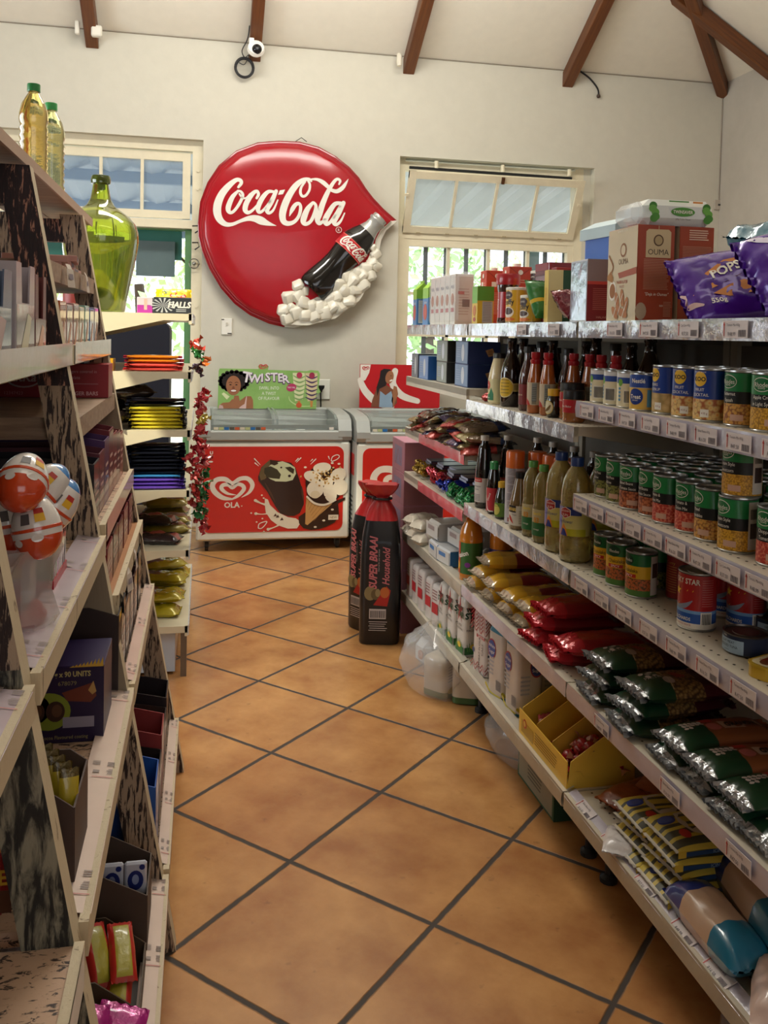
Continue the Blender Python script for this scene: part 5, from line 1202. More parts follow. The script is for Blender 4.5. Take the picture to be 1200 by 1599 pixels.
place('redcarton', boxy('juice_carton', 'carton', .06, .06, .19, K('9c2f38', .35), None, lambda mb, f, w, h: (RC(mb, f, -w*.4, .02, w*.2, h*.6, K('4a78b0', .4)), mb.text('UHT', .02, g_w, f, 0, h*.8, .0005))), 4.06, .135, Z['T'], 'narrow red carton half hidden at the far end of the top shelf')
def wf(mb, f, w, h): mb.poly(ell(0, h*.5, w*.3, h*.12, 16), K('a8643c', .4), f, .0004); mb.text('MILK', .02, K('3a3a5a', .4), f, 0, h*.75, .0005); RC(mb, f, -w*.3, h*.25, w*.3, h*.33, K('a83a3a', .4), .0004)
def wsd(mb, f, w, h): lines(mb, f, -w*.3, w*.3, h*.2, 10, .011, .003, K('b09a90', .5), .0004); RC(mb, f, -w*.1, h*.35, w*.3, h*.5, K('5a4038', .5), .0006); RC(mb, f, -w*.35, h*.6, w*.0, h*.66, K('b84a40', .5), .0006)
for i, s in enumerate((3.72, 3.645, 3.57, 3.495, 3.42)):
    place('milk', boxy('milk_carton', 'carton', .068, .075, .20, K('d6d2c8', .3, coat=.3), wf, wsd), s, .05, Z['T'], 'white long-life milk carton, %s from the far end of the shrink-wrapped row' % ORD[i], 0, 'shrink-wrapped white milk cartons')
mb = MB(); pts = []
for (s0, s1, d0, d1) in ((3.375, 3.77, .005, .10),): 
    mb.box(((d0+d1)/2, 0, .104), (d1-d0, s1-s0, .212), glass('e8ecf2', .08, 'shrink_film', .22), ch=.02)
o = mb.build('shrink_wrap', loc=rs(3.572, 0, Z['T']), rz=SA); tag(o, 'clear shrink film tightly wrapped around the row of white milk cartons', 'plastic wrap')
def orf(mb, f, w, h): mb.poly(ell(0, h*.9, .009, .009, 14), g_w, f, .0005); mb.stroke([(-w*.45, h*.98, .002), (0, h*.84, .002), (w*.45, h*.98, .002)], K('8f3522', .4), f, .0005, sub=1); RC(mb, f, -w*.25, h*.70, -w*.02, h*.79, g_w, .0005); lines(mb, f, .0, w*.35, h*.72, 2, .008, .003, K('d8a088', .5)); lines(mb, f, -w*.35, w*.35, h*.2, 14, .006, .002, K('d8a088', .5))
def rcap(t): mb = MB(); mb.lathe([(.013, 0), (.013, .012), (.001, .013)], g_w, 16, Matrix.Translation((.0, .0, .205))); mb.build('cap', t)
for i, (s, d) in enumerate(((3.25, .125), (3.03, .135))):
    place('orangec', boxy('juice_carton', 'carton', .07, .085, .205, K('c4482a', .35), orf, orf, parts=rcap), s, d, Z['T'], ('orange-red juice carton with white cap, the farther of the pair', 'orange-red juice carton with white cap behind the red coffee jar lid')[i])
def yf(mb, f, w, h): RC(mb, f, -w/2, h*.55, w/2, h, K('6fae3c', .35)); mb.poly(ell(0, h*.35, w*.3, h*.15, 14), K('c0702a', .4), f, .0005); mb.poly(ell(0, h*.12, w*.25, h*.06, 14), K('b03a2a', .4), f, .0005)
def ys(mb, f, w, h): RC(mb, f, -w/2, h*.62, w/2, h, K('5fa03a', .35)); RC(mb, f, -w*.2, h*.03, w*.42, h*.6, K('b9bcb8', .4), .0005); lines(mb, f, -w*.16, w*.38, h*.08, 12, .006, .002, K('77777a', .5), .0008)
place('yelc', boxy('juice_carton', 'carton', .06, .062, .135, K('d8b836', .35), yf, ys), 3.09, .03, Z['T'], 'small yellow and green juice carton in front of the orange-red cartons')
def rcj(t): pass
def draw_cof(mb, r, z0, z1, f): lab(mb, r, z0, z1, K('a8222c', .3, coat=.4)); mb.text('RICH', .016, g_w, f, 0, (z0+z1)/2, .0005, rot=1.4)
cj = bottle('coffee_jar', 'jar', [(.033, 0), (.036, .005), (.030, .06), (.031, .09), (.037, .12), (.037, .135)], K('3a1a12', .12, coat=.8), K('a81f28', .3, coat=.4), [(.040, .132), (.041, .136), (.041, .165), (.038, .170), (.001, .171)], (.02, .11, .0345, draw_cof), 28)
place('cofjar', cj, 2.90, .055, Z['T'], 'coffee jar with wide red lid and waisted red label on the top shelf')
def draw_ric(mb, r, z0, z1, f):
    h = z1-z0; lab(mb, r, z0, z1, K('dcae34', .3, coat=.3)); c = -.4*r
    mb.poly(ell(-.004, z0+h*.83, .020, .013, 18), K('3a1d14', .4), f, .0004); mb.text('COFFEE', .007, g_w, f, -.004, z0+h*.83, .0008)
    mb.text('coffy', .024, g_k, f, 0, z0+h*.62, .0006, .95, bold=.02, rot=.06)
    mb.poly(ell(.0, z0+h*.30, .022, h*.17, 22), g_w, f, .0006); mb.poly(ell(.0, z0+h*.33, .018, h*.11, 22), K('4a2a18', .3), f, .0010); mb.poly(ell(.0, z0+h*.08, .026, .006, 16), K('d8742a', .4), f, .0006)
def coftin(r, h):
    def mk():
        t = thing('coffee_tin', '', 'tin'); tin_base(t, r, h, metal); mb = MB(); draw_ric(mb, r-.0002, .005, h-.005, FC(r)); mb.build('label', t)
        mb = MB(); mb.lathe([(r*1.02, h-.006), (r*1.02, h+.002), (r*.97, h+.003), (.001, h+.003)], K('e2ddd0', .35), 30); mb.build('lid', t); return t
    return mk
place('ct1', coftin(.036, .115), 2.785, .045, Z['T'], 'yellow coffee tin with white lid standing beside the red-lidded jar', .35)
place('ct2', coftin(.036, .085), 2.665, .05, Z['T'], 'short yellow coffee tin, lower front one next to the dark red tin', .35)
place('ct3', coftin(.036, .085), 2.80, .135, Z['T'], 'short yellow coffee tin, lower one of the stack in the second row', .35)
place('ct3', coftin(.036, .085), 2.80, .135, Z['T']+.0885, 'short yellow coffee tin stacked on top in the second row', .35)
def mkm():
    t = thing('malt_tin', '', 'tin'); mb = MB(); mb.prism(bez_round(-.045, -.06, .045, .06, .012, 4), 0, .165, K('6f1c28', .35, coat=.3)); mb.prism(bez_round(-.047, -.062, .047, .062, .013, 4), .150, .155, K('5a1620', .35)); mb.build('canister', t, smooth=False)
    mb = MB(); mb.prism(bez_round(-.046, -.061, .046, .061, .013, 4), .165, .188, K('8a2733', .35, coat=.4)); mb.build('lid', t, smooth=False)
    mb = MB(); f = lambda p: Vector((p[0], -.0605-p[2], p[1])); lines(mb, f, -.03, .03, .12, 2, .008, .002, K('b07a6a', .5)); mb.poly([(-.045, .03), (-.038, .03), (-.030, .045), (-.045, .05)], K('c9a03a', .4), f); mb.build('print', t, smooth=False); return t
place('malt', mkm, 2.64, .115, Z['T'], 'dark maroon rectangular canister with ridged lid on the top shelf')
def sp_zone(c1, c2): return lambda u, v, t: (c2 if abs(u) > .93 else c1)
grnb = packet('spice_bag', 'bag', .15, .09, .045, lambda u, v, t: foil('2f7a3c', .3, 30, .5, .1) if not (.1 < u < .3) else K('d8b83a', .4), 3)
place('grnbag', grnb, 2.565, .03, Z['T']+.066, 'small green spice bag with yellow band leaning against the maroon canister', 0, rot=(0, R(62), R(-75)), scale=.88)
def tf(mb, f, w, h): RC(mb, f, -w/2, 0, w/2, h, K('dcc064', .4)); mb.text('ROOIBOS', .012, K('a8301f', .4), f, 0, h*.5, .0005, rot=1.57)
def ts(mb, f, w, h):
    RC(mb, f, -w*.15, .0, w*.5, h, K('2c5236', .4)); RC(mb, f, -w*.02, h*.30, w*.14, h*.44, K('9aa89a', .5), .0006)
    for i in range(3): mb.poly(ell(w*.14, h*.86-i*h*.12, .008, .008, 14), K('a8b8a8', .5), f, .0006)
    mb.text('Freshpak', .013, g_w, f, -.01, h*.25, .0006, rot=1.57); lines(mb, f, w*.22, w*.40, h*.45, 14, .005, .0016, K('7a9a80', .5), .0006)
place('tea', boxy('tea_box', 'box', .04, .125, .155, K('dccb92', .4), tf, ts), 2.475, .085, Z['T'], 'dark green and yellow tea box beside the maroon sweet bag', -.1)
place('teab', boxy('tea_box', 'box', .04, .12, .168, K('8f2a30', .4)), 2.53, .125, Z['T'], 'dark red box showing its top edge behind the green tea box')
mar = packet('sweet_bag', 'bag', .13, .10, .05, lambda u, v, t: foil('6f1524', .22, 40, .9, .2), 9, wr=.35)
place('marbag', mar, 2.385, .045, Z['T']+.045, 'crumpled glossy maroon sweet bag in front of the tea box', 0, rot=(R(10), R(50), R(-60)), scale=.8)
def sf(mb, f, w, h): RC(mb, f, -w*.46, h*.03, w*.46, h*.97, foil('b9c0d0', .15, 20, .4, .5))
def ss(mb, f, w, h):
    RC(mb, f, -w/2, h*.62, w/2, h, K('8a8488', .4)); RC(mb, f, -w/2, 0, w/2, h*.62, K('7d2a30', .4)); RC(mb, f, -w/2, h*.60, w/2, h*.65, K('c0504a', .4), .0004)
    lines(mb, f, -w*.35, w*.25, h*.20, 12, .005, .0018, K('b06a62', .5), .0006); mb.text('HALAAL', .009, K('c99a92', .4), f, -w*.1, h*.08, .0006)
place('silbox', boxy('cereal_box', 'box', .12, .11, .168, K('bfc2cc', .3), sf, ss), 2.27, .085, Z['T'], 'silver-fronted box with grey and maroon side beside the rusk boxes', -.05)
place('silbox2', boxy('cereal_box', 'box', .10, .09, .166, K('8a8488', .4), None, ss), 2.30, .195, Z['T'], 'narrow grey and maroon box edge behind the silver-fronted box')
pb = packet('sweet_bag', 'bag', .12, .08, .05, lambda u, v, t: foil('35207a', .22, 40, .9, .25), 12, wr=.35)
place('purbag', pb, 2.03, .11, Z['T']+.045, 'small crumpled purple-blue sweet bag between silver box and rusk boxes', 0, rot=(0, R(40), R(-80)))
# cool box
def coolbox():
    t = thing('cool_box', '', 'cool box'); mb = MB(); mb.prism(bez_round(-.14, -.10, .14, .10, .03), 0, .20, K('2f5fb0', .35, coat=.2)); mb.build('box_body', t, smooth=False)
    mb = MB(); pts = [(-.145, .20), (.145, .20), (.145, .235), (.09, .262), (-.09, .262), (-.145, .235)]; mb.prism([(p[0], p[1]) for p in pts], -.105, .105, K('a9bcc0', .4), lambda p: Vector((p[0], p[2], p[1]))); mb.build('lid', t, smooth=False); return t
place('cool', coolbox, 2.66, .40, Z['T']+.075, 'blue cool box with pale grey lid standing at the back of the top shelf', .1)
place('coolbase', boxy('cardboard_box', 'box', .24, .30, .074, K('8d7a5c', .7)), 2.66, .40, Z['T'], 'low brown cardboard box under the blue cool box')
# rusk boxes
brn = K('9c4228', .4, nz=.04); crb = K('cbbc9e', .4)
def of(mb, f, w, h):
    RC(mb, f, -w/2, 0, w/2, h*.94, crb); mb.poly(ell(-w*.02+.01, h*.76, .017, .017, 18), K('8a5a3a', .5), f, .0005); mb.poly(ell(-w*.02+.01, h*.76, .012, .012, 16), crb, f, .0008); mb.text('OUMA', .019, K('6a4a30', .5), f, .008, h*.64, .0005, .95)
    mb.poly([(-.02, h*.52), (w/2, h*.56), (w/2, h*.49), (-.012, h*.46)], K('a04a30', .4), f, .0005); mb.text('PAASBOLLETJIE', .0098, K('a04a30', .4), f, .004, h*.42, .0006, .9, bold=.02); mb.text('RUSKS', .009, K('a04a30', .4), f, .004, h*.37, .0006)
    mb.poly(ell(-w*.30, h*.33, .021, .024, 20), g_w, f, .0006); mb.poly(ell(-w*.30, h*.33, .016, .018, 20), K('9c6230', .5), f, .0009)
    for i, (x, y, ro) in enumerate(((-.02, .05, .5), (.008, .055, .2), (.03, .035, -.3), (-.005, .025, 1.0), (.018, .018, 1.3), (-.03, .02, .9))): mb.poly(ell(x, y, .010, .022, 14, ro), K('b5764a', .5), f, .0008+.0002*i); mb.stroke([(x-.006, y-.01, .0025), (x+.006, y+.01, .0025)], g_w, f, .0022, sub=1)
    mb.stroke([(-w*.45, h*.72, .006), (-w*.30, h*.60, .006), (-w*.38, h*.52, .006)], K('8a5a30', .5), f, .0008); mb.poly([(-w*.5, h*.50), (-w*.38, h*.55), (-w*.28, h*.48), (-w*.30, h*.42), (-w*.5, h*.46)], K('a8743c', .5), f, .0009)
    mb.text('R BAKED ESTD', .008, g_w, f, 0, h*.97, .0006)
def os_(kind):
    def g(mb, f, w, h):
        if kind == 0:
            mb.poly([(-.020, h*.955), (-.026, h*.93), (-.026, h*.66), (.036, h*.66), (.036, h*.93), (.030, h*.955)], K('c9b48c', .4), f, .0005); mb.poly(ell(.005, h*.84, .0125, .0135, 20), K('5a4028', .5), f, .0008); mb.poly(ell(.005, h*.84, .0095, .0105, 20), K('b09a70', .5), f, .0011)
            mb.text('OUMA', .0185, K('3a2a1e', .5), f, .005, h*.72, .0008, .95); mb.stroke([(.005, h*.99, .0015), (.005, h*.93, .0015)], K('c9b48c', .4), f, .0008, sub=1)
            lines(mb, f, -.030, .034, h*.33, 20, .0036, .0013, K('c08a70', .5), .0005, 3); mb.text('"Deja in Oumas"', .0098, g_w, f, .003, h*.28, .0008, .9, shear=.25)
            mb.poly(ell(-.034, h*.10, .014, .02, 14), K('b09a84', .5), f, .0005); mb.text('GO', .006, g_w, f, .016, h*.16, .0008)
            lines(mb, f, .022, .042, h*.05, 10, .0036, .0012, K('c08a70', .5), .0005, 5)
        else:
            lines(mb, f, -.02, .030, h*.86, 5, .0052, .0026, K('d8b49c', .5), .0005, 1); lines(mb, f, -.036, .040, h*.30, 31, .0036, .0012, K('c08a70', .5), .0005, 2); RC(mb, f, -.03, h*.57, .035, h*.60, K('7d3018', .4), .0007)
    return g
place('ouma1', boxy('rusk_box', 'box', .160, .092, .222, brn, of, os_(0), faces={'-x': crb}), 1.975, .052, Z['T'], 'brown and cream rusk box with tag emblem, front face towards the aisle', -.04)
place('ouma2', boxy('rusk_box', 'box', .160, .088, .222, brn, of, os_(1), faces={'-x': crb}), 1.973, .153, Z['T'], 'brown rusk box showing its lined text side, right of the emblem box', -.02)
def roll_pack():
    t = thing('toilet_roll_pack', '', 'toilet paper'); mb = MB()
    mb.box((0, 0, .030), (.175, .125, .060), K('dfe3df', .25, coat=.5, bump=.1, bs=18), ch=.016); mb.build('wrapper', t)
    mb = MB(); f = lambda p: Vector((p[0], -.0632-p[2], p[1])); gn = K('4f8f3a', .35)
    for x in (-.066, .068):
        for k, (dx_, dz_) in enumerate(((0, .014), (.003, .028), (-.003, .043), (.004, .018), (-.004, .036))): mb.poly(ell(x+dx_, dz_, .010, .009, 12), K(('4f8f3a', '6aa84a', '3f7d30')[k % 3], .35), f, .0003*k)
    mb.poly(ell(.006, .031, .030, .0105, 26), gn, f, .0004); mb.text('TWINSAVER', .0105, g_w, f, .006, .031, .0010, .85, bold=.02); mb.text('2 Ply Toilet Tissue', .005, K('2a4a3a', .5), f, .006, .014, .0006)
    RC(mb, f, -.03, .053, .02, .056, gn, .0004); RC(mb, f, .03, .052, .055, .056, K('d88a3a', .4), .0004); mb.build('print', t, smooth=False)
    mb = MB(); mb.box((-.095, 0, .028), (.035, .11, .05), glass('e8eef0', .08, 'film', .35), ch=.014); mb.build('gathered_film', t); return t
place('rolls', roll_pack, 1.95, .105, Z['T']+.2225, 'white toilet roll pack with green oval print lying on the rusk boxes', -.03)
# popcorn bags
def popart(kind):
    def g(mb, f):
        if kind:
            mb.stroke([(-.10, .075, .012), (-.02, .03, .035), (.05, .03, .03), (.12, .07, .01)], K('d8cfe0', .3), f, .0004); mb.text('POPS', .048, g_w, f, .045, .012, .0014, .95, bold=.03, rot=.12, shear=.3); mb.text('Choco', .03, K('b89a8a', .4), f, .03, .050, .0014, .9, rot=.12, shear=.3)
            mb.poly(ell(.045, -.03, .050, .026, 22, .1), K('5a3426', .4), f, .0006)
            for i in range(9): mb.poly(ell(.02+.012*i % .08, -.035+.006*(i % 4), .011, .008, 8, i), K(('6a3d2a', '4a281c', '7d4c34')[i % 3], .4), f, .001+.0001*i)
            mb.text('out of this world', .014, g_w, f, -.045, -.012, .0012, .9, shear=.3, rot=.1); mb.text('popcorn', .012, g_w, f, -.045, -.028, .0012, .9, shear=.3, rot=.1)
            for i in range(3): RC(mb, f, -.105+i*.021, -.062, -.088+i*.021, -.048, K('c9b8c0', .4), .0012)
            mb.text('350g', .019, g_w, f, .02, -.062, .0012, bold=.02)
        else:
            mb.poly([(-.10, -.03), (-.06, .02), (-.01, .052), (.05, .06), (.09, .045), (.05, .02), (.0, .0), (-.05, -.02)], K('dc8a3a', .4), f, .0005); mb.poly([(-.06, -.035), (-.02, -.02), (.03, -.005), (.07, -.02), (.03, -.045), (-.03, -.05)], K('c97a2c', .4), f, .0005)
            mb.text('POPS', .034, g_w, f, -.02, .022, .0012, .95, bold=.03, rot=.3, shear=.3); mb.text('SC-3', .02, K('d8823a', .4), f, .05, .085, .0012, rot=.3); mb.text('550g', .017, g_w, f, -.055, -.055, .0012, bold=.02)
            mb.stroke([(-.13, -.04, .008), (-.11, -.05, .014), (-.09, -.06, .006)], K('d8b8b8', .4), f, .0008)
    return g
pm = foil('47148a', .24, 14, .35, .15)
def popbag(kind, L, Wd, H, seed): return packet('popcorn_bag', 'bag', L, Wd, H, lambda u, v, t: pm, seed, popart(kind), wr=.20, crimp=.035, nu=30, nv=22, flat=.5, serr=.10)
o = place('pop1', popbag(0, .24, .20, .065, 21), 1.735, .135, Z['T']+.052, 'purple popcorn bag with orange print leaning on the rusk boxes', rot=(R(50), R(-8), SA+R(-10)))
o = place('pop2', popbag(1, .26, .20, .08, 22), 1.545, .18, Z['T']+.075, 'purple popcorn bag with chocolate print at the near end of the top shelf', rot=(R(50), R(-9), SA+R(-10)))
# things on the far side of the top board
film = lambda a=.35: glass('dfe6ea', .1, 'clear_film', a)
tp = packet('chip_bag', 'bag', .26, .20, .10, lambda u, v, t: K('2d5f70', .2, .1, coat=.8, bump=.6, bs=18), 31, wr=.3); place('teal', tp, 2.25, .62, 1.70, 'teal plastic-wrapped bundle at the back of the top shelf', rot=(R(8), 0, R(20)))
place('tealbox', boxy('cardboard_box', 'box', .34, .30, .203, K('6d7f86', .6)), 2.25, .62, Z['T'], 'grey-blue carton carrying the teal bundle at the back')
rb = packet('bread_bag', 'bag', .34, .26, .20, lambda u, v, t: (K('b8505a', .3, coat=.5) if v > .55 else K('c4c2b6', .2, coat=.6, bump=.3, bs=14)), 33, wr=.2); place('redbag', rb, 1.95, .42, Z['T'], 'clear bread bag with red band behind the rusk boxes', .3)
wb = packet('bread_bag', 'bag', .24, .18, .16, lambda u, v, t: K('cdd0cc', .2, coat=.7, bump=.5, bs=16), 34, wr=.3); place('whbag', wb, 1.86, .50, Z['T']+.155, 'crinkled clear white bag at the right edge above the popcorn', 0, rot=(R(20), R(-10), R(40)))
gondola_back = thing('gondola_unit', 'steel gondola bay backing onto the right-hand run, only its top board in view', 'shelving', rs(1.235, .53, 0), SA)
mb = MB(); mb.box((.25, 1.44, TOPZ-.0125), (.48, 2.88, .025), st_c); mb.build('shelf', gondola_back, smooth=False)
mb = MB(); mb.box((.02, 1.44, .73), (.03, 2.86, 1.45), K('5a554c', .6)); mb.build('back_panel', gondola_back, smooth=False)
mb = MB(); mb.box((.25, 1.44, .10), (.46, 2.86, .2), st_d); mb.build('plinth', gondola_back, smooth=False)

# -- shelf A: dessert tins, blue fruit tins, green tins
for i, s in enumerate((2.150, 2.065, 1.985, 1.912)):
    place('cream%d' % (i < 3), cream_tin(i < 3), s, .052-.004*i, Z['A'], ('small cream tin at the far end of the upper tin shelf', 'small cream tin with green tree mark, second of its row', 'small cream tin with barcode turned to the aisle, third of its row', 'small dessert tin with blue oval panel, nearest of its row')[i], (.5, .3, .75, .62)[i])
for i, s in enumerate((1.830, 1.745, 1.660)):
    place('blue%d' % (i > 0), blue_tin(i > 0), s, .058, Z['A'], ('blue tin picturing pears, first beside the dessert tins', 'blue fruit cocktail tin, middle of the three front ones', 'blue fruit cocktail tin next to the green-topped tins')[i], (.0, .38, .26)[i])
k = 0
for i, s in enumerate((1.80, 1.715, 1.63, 1.545, 1.46, 1.375)):
    place('blue1', None, s, .145, Z['A'], 'blue fruit tin in the second row of the upper tin shelf, %s from far end' % ORD[i], .3, 'second-row blue fruit tins')
place('squash', TK['squash'], 1.565, .068, Z['A'], 'green-topped tin of butternut squash on the upper tin shelf', .15)
place('pine', TK['pine'], 1.470, .062, Z['A'], 'green-topped tin of crushed fruit at the right edge of the upper tin shelf', .52)
# -- shelf B: row of green-topped tins and more rows behind
rowB = [('peas', 2.155, .080, .02), ('peas', 2.075, .074, .10), ('beans', 1.995, .070, .45), ('beans', 1.913, .078, .12), ('tomix', 1.832, .070, .06), ('tomix', 1.742, .074, .30), ('vegs', 1.662, .072, .0), ('corn', 1.567, .066, .12)]
lb = ['green-topped tin of peas at the far end of the lower tin row', 'green-topped tin of peas standing second in the lower tin row', 'green-topped tin of baked beans beside the second tin of peas', 'green-topped tin of baked beans partly behind its twin', 'green-topped tin of tomato and onion mix after the beans', 'green-topped tin of tomato and onion mix with ringed tomato picture', 'green-topped tin of mixed vegetables beside the stacked sweetcorn', 'green-topped tin of sweetcorn at the foot of the two-tin stack']
for (kk, s, d, r_), l_ in zip(rowB, lb): place(kk, TK[kk], s, d, Z['B'], l_, r_)
place('corn', TK['corn'], 1.562, .068, Z['B']+.1105, 'green-topped tin of sweetcorn stacked on another sweetcorn tin', .12)
place('corn', TK['corn'], 1.555, .160, Z['B'], 'green-topped sweetcorn tin right behind the two-tin stack', .1)
place('pureed', TK['pureed'], 1.455, .075, Z['B'], 'green-topped tin of chopped tomato at the right edge of the lower tin row', .3)
for j in range(3):
    for i in range(7 if j else 6):
        kk = ('peas', 'beans', 'beans', 'tomix', 'tomix', 'vegs', 'corn')[i]; s = 2.15 - i*.083 + .02*j
        place(kk, TK[kk], s, .165+.083*j, Z['B'], 'green-topped %s tin, %s from the far end in the %s row back' % ({'peas': 'pea', 'beans': 'bean', 'tomix': 'tomato mix', 'vegs': 'vegetable', 'corn': 'sweetcorn'}[kk], ORD[i], ('second', 'third', 'fourth')[j]), random.Random(i+j*9).uniform(-.4, .6), 'back rows of green-topped tins')
# -- shelf C near
place('chaka', chaka, 2.150, .082, Z['C'], 'green, yellow and red relish tin, farthest of the three', .45)
place('chaka', chaka, 2.062, .074, Z['C'], 'green, yellow and red relish tin, middle one turned to show its white side', .85)
place('chaka', chaka, 1.965, .078, Z['C'], 'green, yellow and red relish tin, nearest and fully visible of the three', .36)
for i, (s, d) in enumerate(((2.12, .17), (2.03, .16))): place('peas', None, s, d, Z['C'], 'dark green tin behind the relish tins, %s one' % ('farther', 'nearer')[i], .3)
place('redback', redback_tin, 1.925, .165, Z['C'], 'plain dark red tin with printed text behind the relish tins', .2)
place('star', star_tin, 1.728, .083, Z['C'], 'red pilchard tin with yellow star and blue waves, front one', .38)
place('star', star_tin, 1.700, .185, Z['C'], 'red pilchard tin with yellow star standing in shadow behind the front one', .45)
place('star', star_tin, 1.80, .195, Z['C'], 'red pilchard tin deepest in shadow between its two neighbours', .9)
place('tuna', tuna, 1.572, .098, Z['C'], 'flat navy tuna tin with pale blue label', .38)
place('darkcan', blue_tin(1), 1.60, .215, Z['C'], 'dark blue tin behind the tuna tin at the right edge', .5)
place('tuna', tuna, 1.655, .225, Z['C'], 'flat navy tuna tin standing behind beside the shadowed pilchards', 1.2)
place('sardine', sardine, 1.452, .078, Z['C'], 'oval yellow sardine tin at the right edge of the tin shelves', .35)

# -- sauce shelf
place('mayo', mayo, 2.965, .055, Z['S'], 'cream mayonnaise jar with black lid and green and red label', .35)
place('chut', chut, 2.862, .062, Z['S'], 'dark chutney bottle with round yellow label beside the mayonnaise', .65)
place('chut', chut, 2.945, .135, Z['S'], 'dark chutney bottle standing behind the mayonnaise jar', 1.5)
place('tallred', tallred, 2.70, .060, Z['S'], 'slim dark red sauce bottle between chutney and hot sauce', .2)
hs = [(2.612, .048), (2.535, .058), (2.50, .125), (2.42, .14), (2.345, .14), (2.275, .15)]
for i, (s, d) in enumerate(hs): place('hot', hot, s, d, Z['S'], ('orange hot sauce bottle with red cap, foremost and fully in view', 'orange hot sauce bottle with red cap, just behind the foremost', 'orange hot sauce bottle with red cap behind the small yellow-capped jar', 'dim hot sauce bottle above the black-lidded jar', 'dim hot sauce bottle second from the right of the sauce shelf', 'dim hot sauce bottle at the right end of the sauce shelf')[i], .62, scale=1.0)
place('yeast', yeast, 2.470, .052, Z['S'], 'small dark jar with yellow cap and oval label', .35)
place('jarb', pbx(1), 2.415, .085, Z['S'], 'red-labelled brown spread jar with black lid, the larger one', .3)
place('jars', pbx(0), 2.335, .055, Z['S'], 'red-labelled brown spread jar with black lid, small one at the shelf end', .3)
for i, (s, d) in enumerate(((2.84, .16), (2.72, .15), (2.62, .16), (2.55, .22), (2.78, .23), (2.66, .24), (2.46, .24), (2.34, .23), (2.90, .24), (2.27, .25))):
    place('chut' if i % 2 else 'tallred', None, s, d, Z['S'], 'dark sauce bottle in the unlit back rows of the sauce shelf, %s from the left' % ORD[(2, 4, 6, 7, 3, 5, 8, 9, 1, 10)[i]], 1.2, 'unlit back rows of sauce bottles', scale=(.98 if i % 3 else 1.08))
wp = packet('sweet_bag', 'bag', .10, .055, .04, lambda u, v, t: (K('c9c4bc', .35) if abs(u) < .6 else foil('b03030', .3)), 41, wr=.3); place('wp', wp, 3.085, .075, Z['S'], 'small red and white wrapped packet left of the mayonnaise jar', .8)
# -- oil shelf
place('darkrib', darkrib, 3.070, .045, Z['O'], 'tall dark ribbed sauce bottle with white label and pale cap, leftmost in front', .35)
place('darkrib', None, 3.075, .135, Z['O'], 'dark ribbed bottle with pale cap, second in the row behind', .9)
place('greencap', greencap, 2.960, .045, Z['O'], 'dark squeeze bottle with green cap and red label', .5, scale=.92)
place('limej', limej, 2.875, .045, Z['O'], 'small dark green lemon juice bottle with yellow cap', .3)
place('spray', spray, 2.800, .062, Z['O'], 'grey spray can with orange cap, the foremost one', .5)
for i, (s, d) in enumerate(((2.775, .130), (2.70, .150), (2.62, .155), (2.55, .16))): place('spray', None, s, d, Z['O'], 'orange-capped spray can, %s in the line behind the bottles' % ORD[i+1], .9, 'orange-capped spray cans behind')
place('vinegar', vinegar, 2.715, .050, Z['O'], 'small vinegar bottle with black cap and white chilli label', .55)
place('midoil', midoil, 2.615, .052, Z['O'], 'slim green-capped cooking oil bottle beside the vinegar', .45)
place('midoil', None, 2.528, .052, Z['O'], 'slim green-capped cooking oil bottle beside the big blue-capped bottles', .45)
place('bigoil', bigoil, 2.418, .060, Z['O'], 'large blue-capped sunflower oil bottle, the farther one', .42)
place('bigoil', None, 2.305, .058, Z['O'], 'large blue-capped sunflower oil bottle, the nearer one', .40)
place('bigoil', None, 2.36, .165, Z['O'], 'large blue-capped oil bottle in the second row', .6)
for i, (s, d) in enumerate(((3.0, .22), (2.88, .23), (2.75, .25), (2.62, .26), (2.48, .27), (2.25, .20))): place('darkrib', None, s, d, Z['O'], 'dark pale-capped bottle in the back row of the oil shelf, %s from the left' % ORD[i], 1.0, 'shadowed back row on the oil shelf')

# -- cereal shelf, far bay
def cf(c):
    def g(mb, f, w, h): RC(mb, f, -w*.47, h*.04, w*.47, h*.96, K(c, .35)); mb.poly(ell(w*.12, h*.5, w*.12, h*.38, 16), K('c8ccd4', .4), f, .0005); lines(mb, f, -w*.40, -w*.05, h*.3, 5, h*.1, h*.035, K('9aa6c0', .5), .0006)
    return g
def cs(c, stk=True):
    def g(mb, f, w, h):
        RC(mb, f, -w*.48, h*.02, w*.48, h*.98, K(c, .4))
        if stk: mb.poly([(.005, h*.62), (.018, h*.34), (.045, h*.42), (.034, h*.72)], K('b98a5a', .5), f, .0006); lines(mb, f, .016, .034, h*.44, 3, h*.07, h*.03, K('7a5030', .5), .0008)
    return g
cerA = boxy('tea_box', 'box', .17, .13, .088, K('3f5684', .35), cf('6f86a8'), cs('27376a')); cerB = boxy('tea_box', 'box', .15, .12, .088, K('6a6a64', .35), cf('8a9088'), cs('34342f', False)); cerC = boxy('tea_box', 'box', .16, .13, .105, K('3a6aa8', .35), cf('6d8ac0'), cs('2a64b0', False)); cerD = boxy('tea_box', 'box', .12, .12, .11, K('4a4c58', .35), cf('70707c'), cs('35364a', False))
place('cerD', cerD, 4.02, .075, Z['CE'], 'dark grey-blue tea box at the far end above the crisps')
place('cerC', cerC, 3.86, .080, Z['CE'], 'bright blue tea box second from the far end')
for i in range(2): place('cerB', cerB, 3.60, .085, Z['CE']+.0885*i, ('grey tea box, lower one of its stack of two', 'grey tea box on top of its twin')[i], .02*i)
for i in range(2): place('cerA', cerA, 3.335, .095, Z['CE']+.0885*i, ('navy tea box with tan sticker, lower one of its stack', 'navy tea box with tan sticker, upper one of its stack')[i], -.02*i)
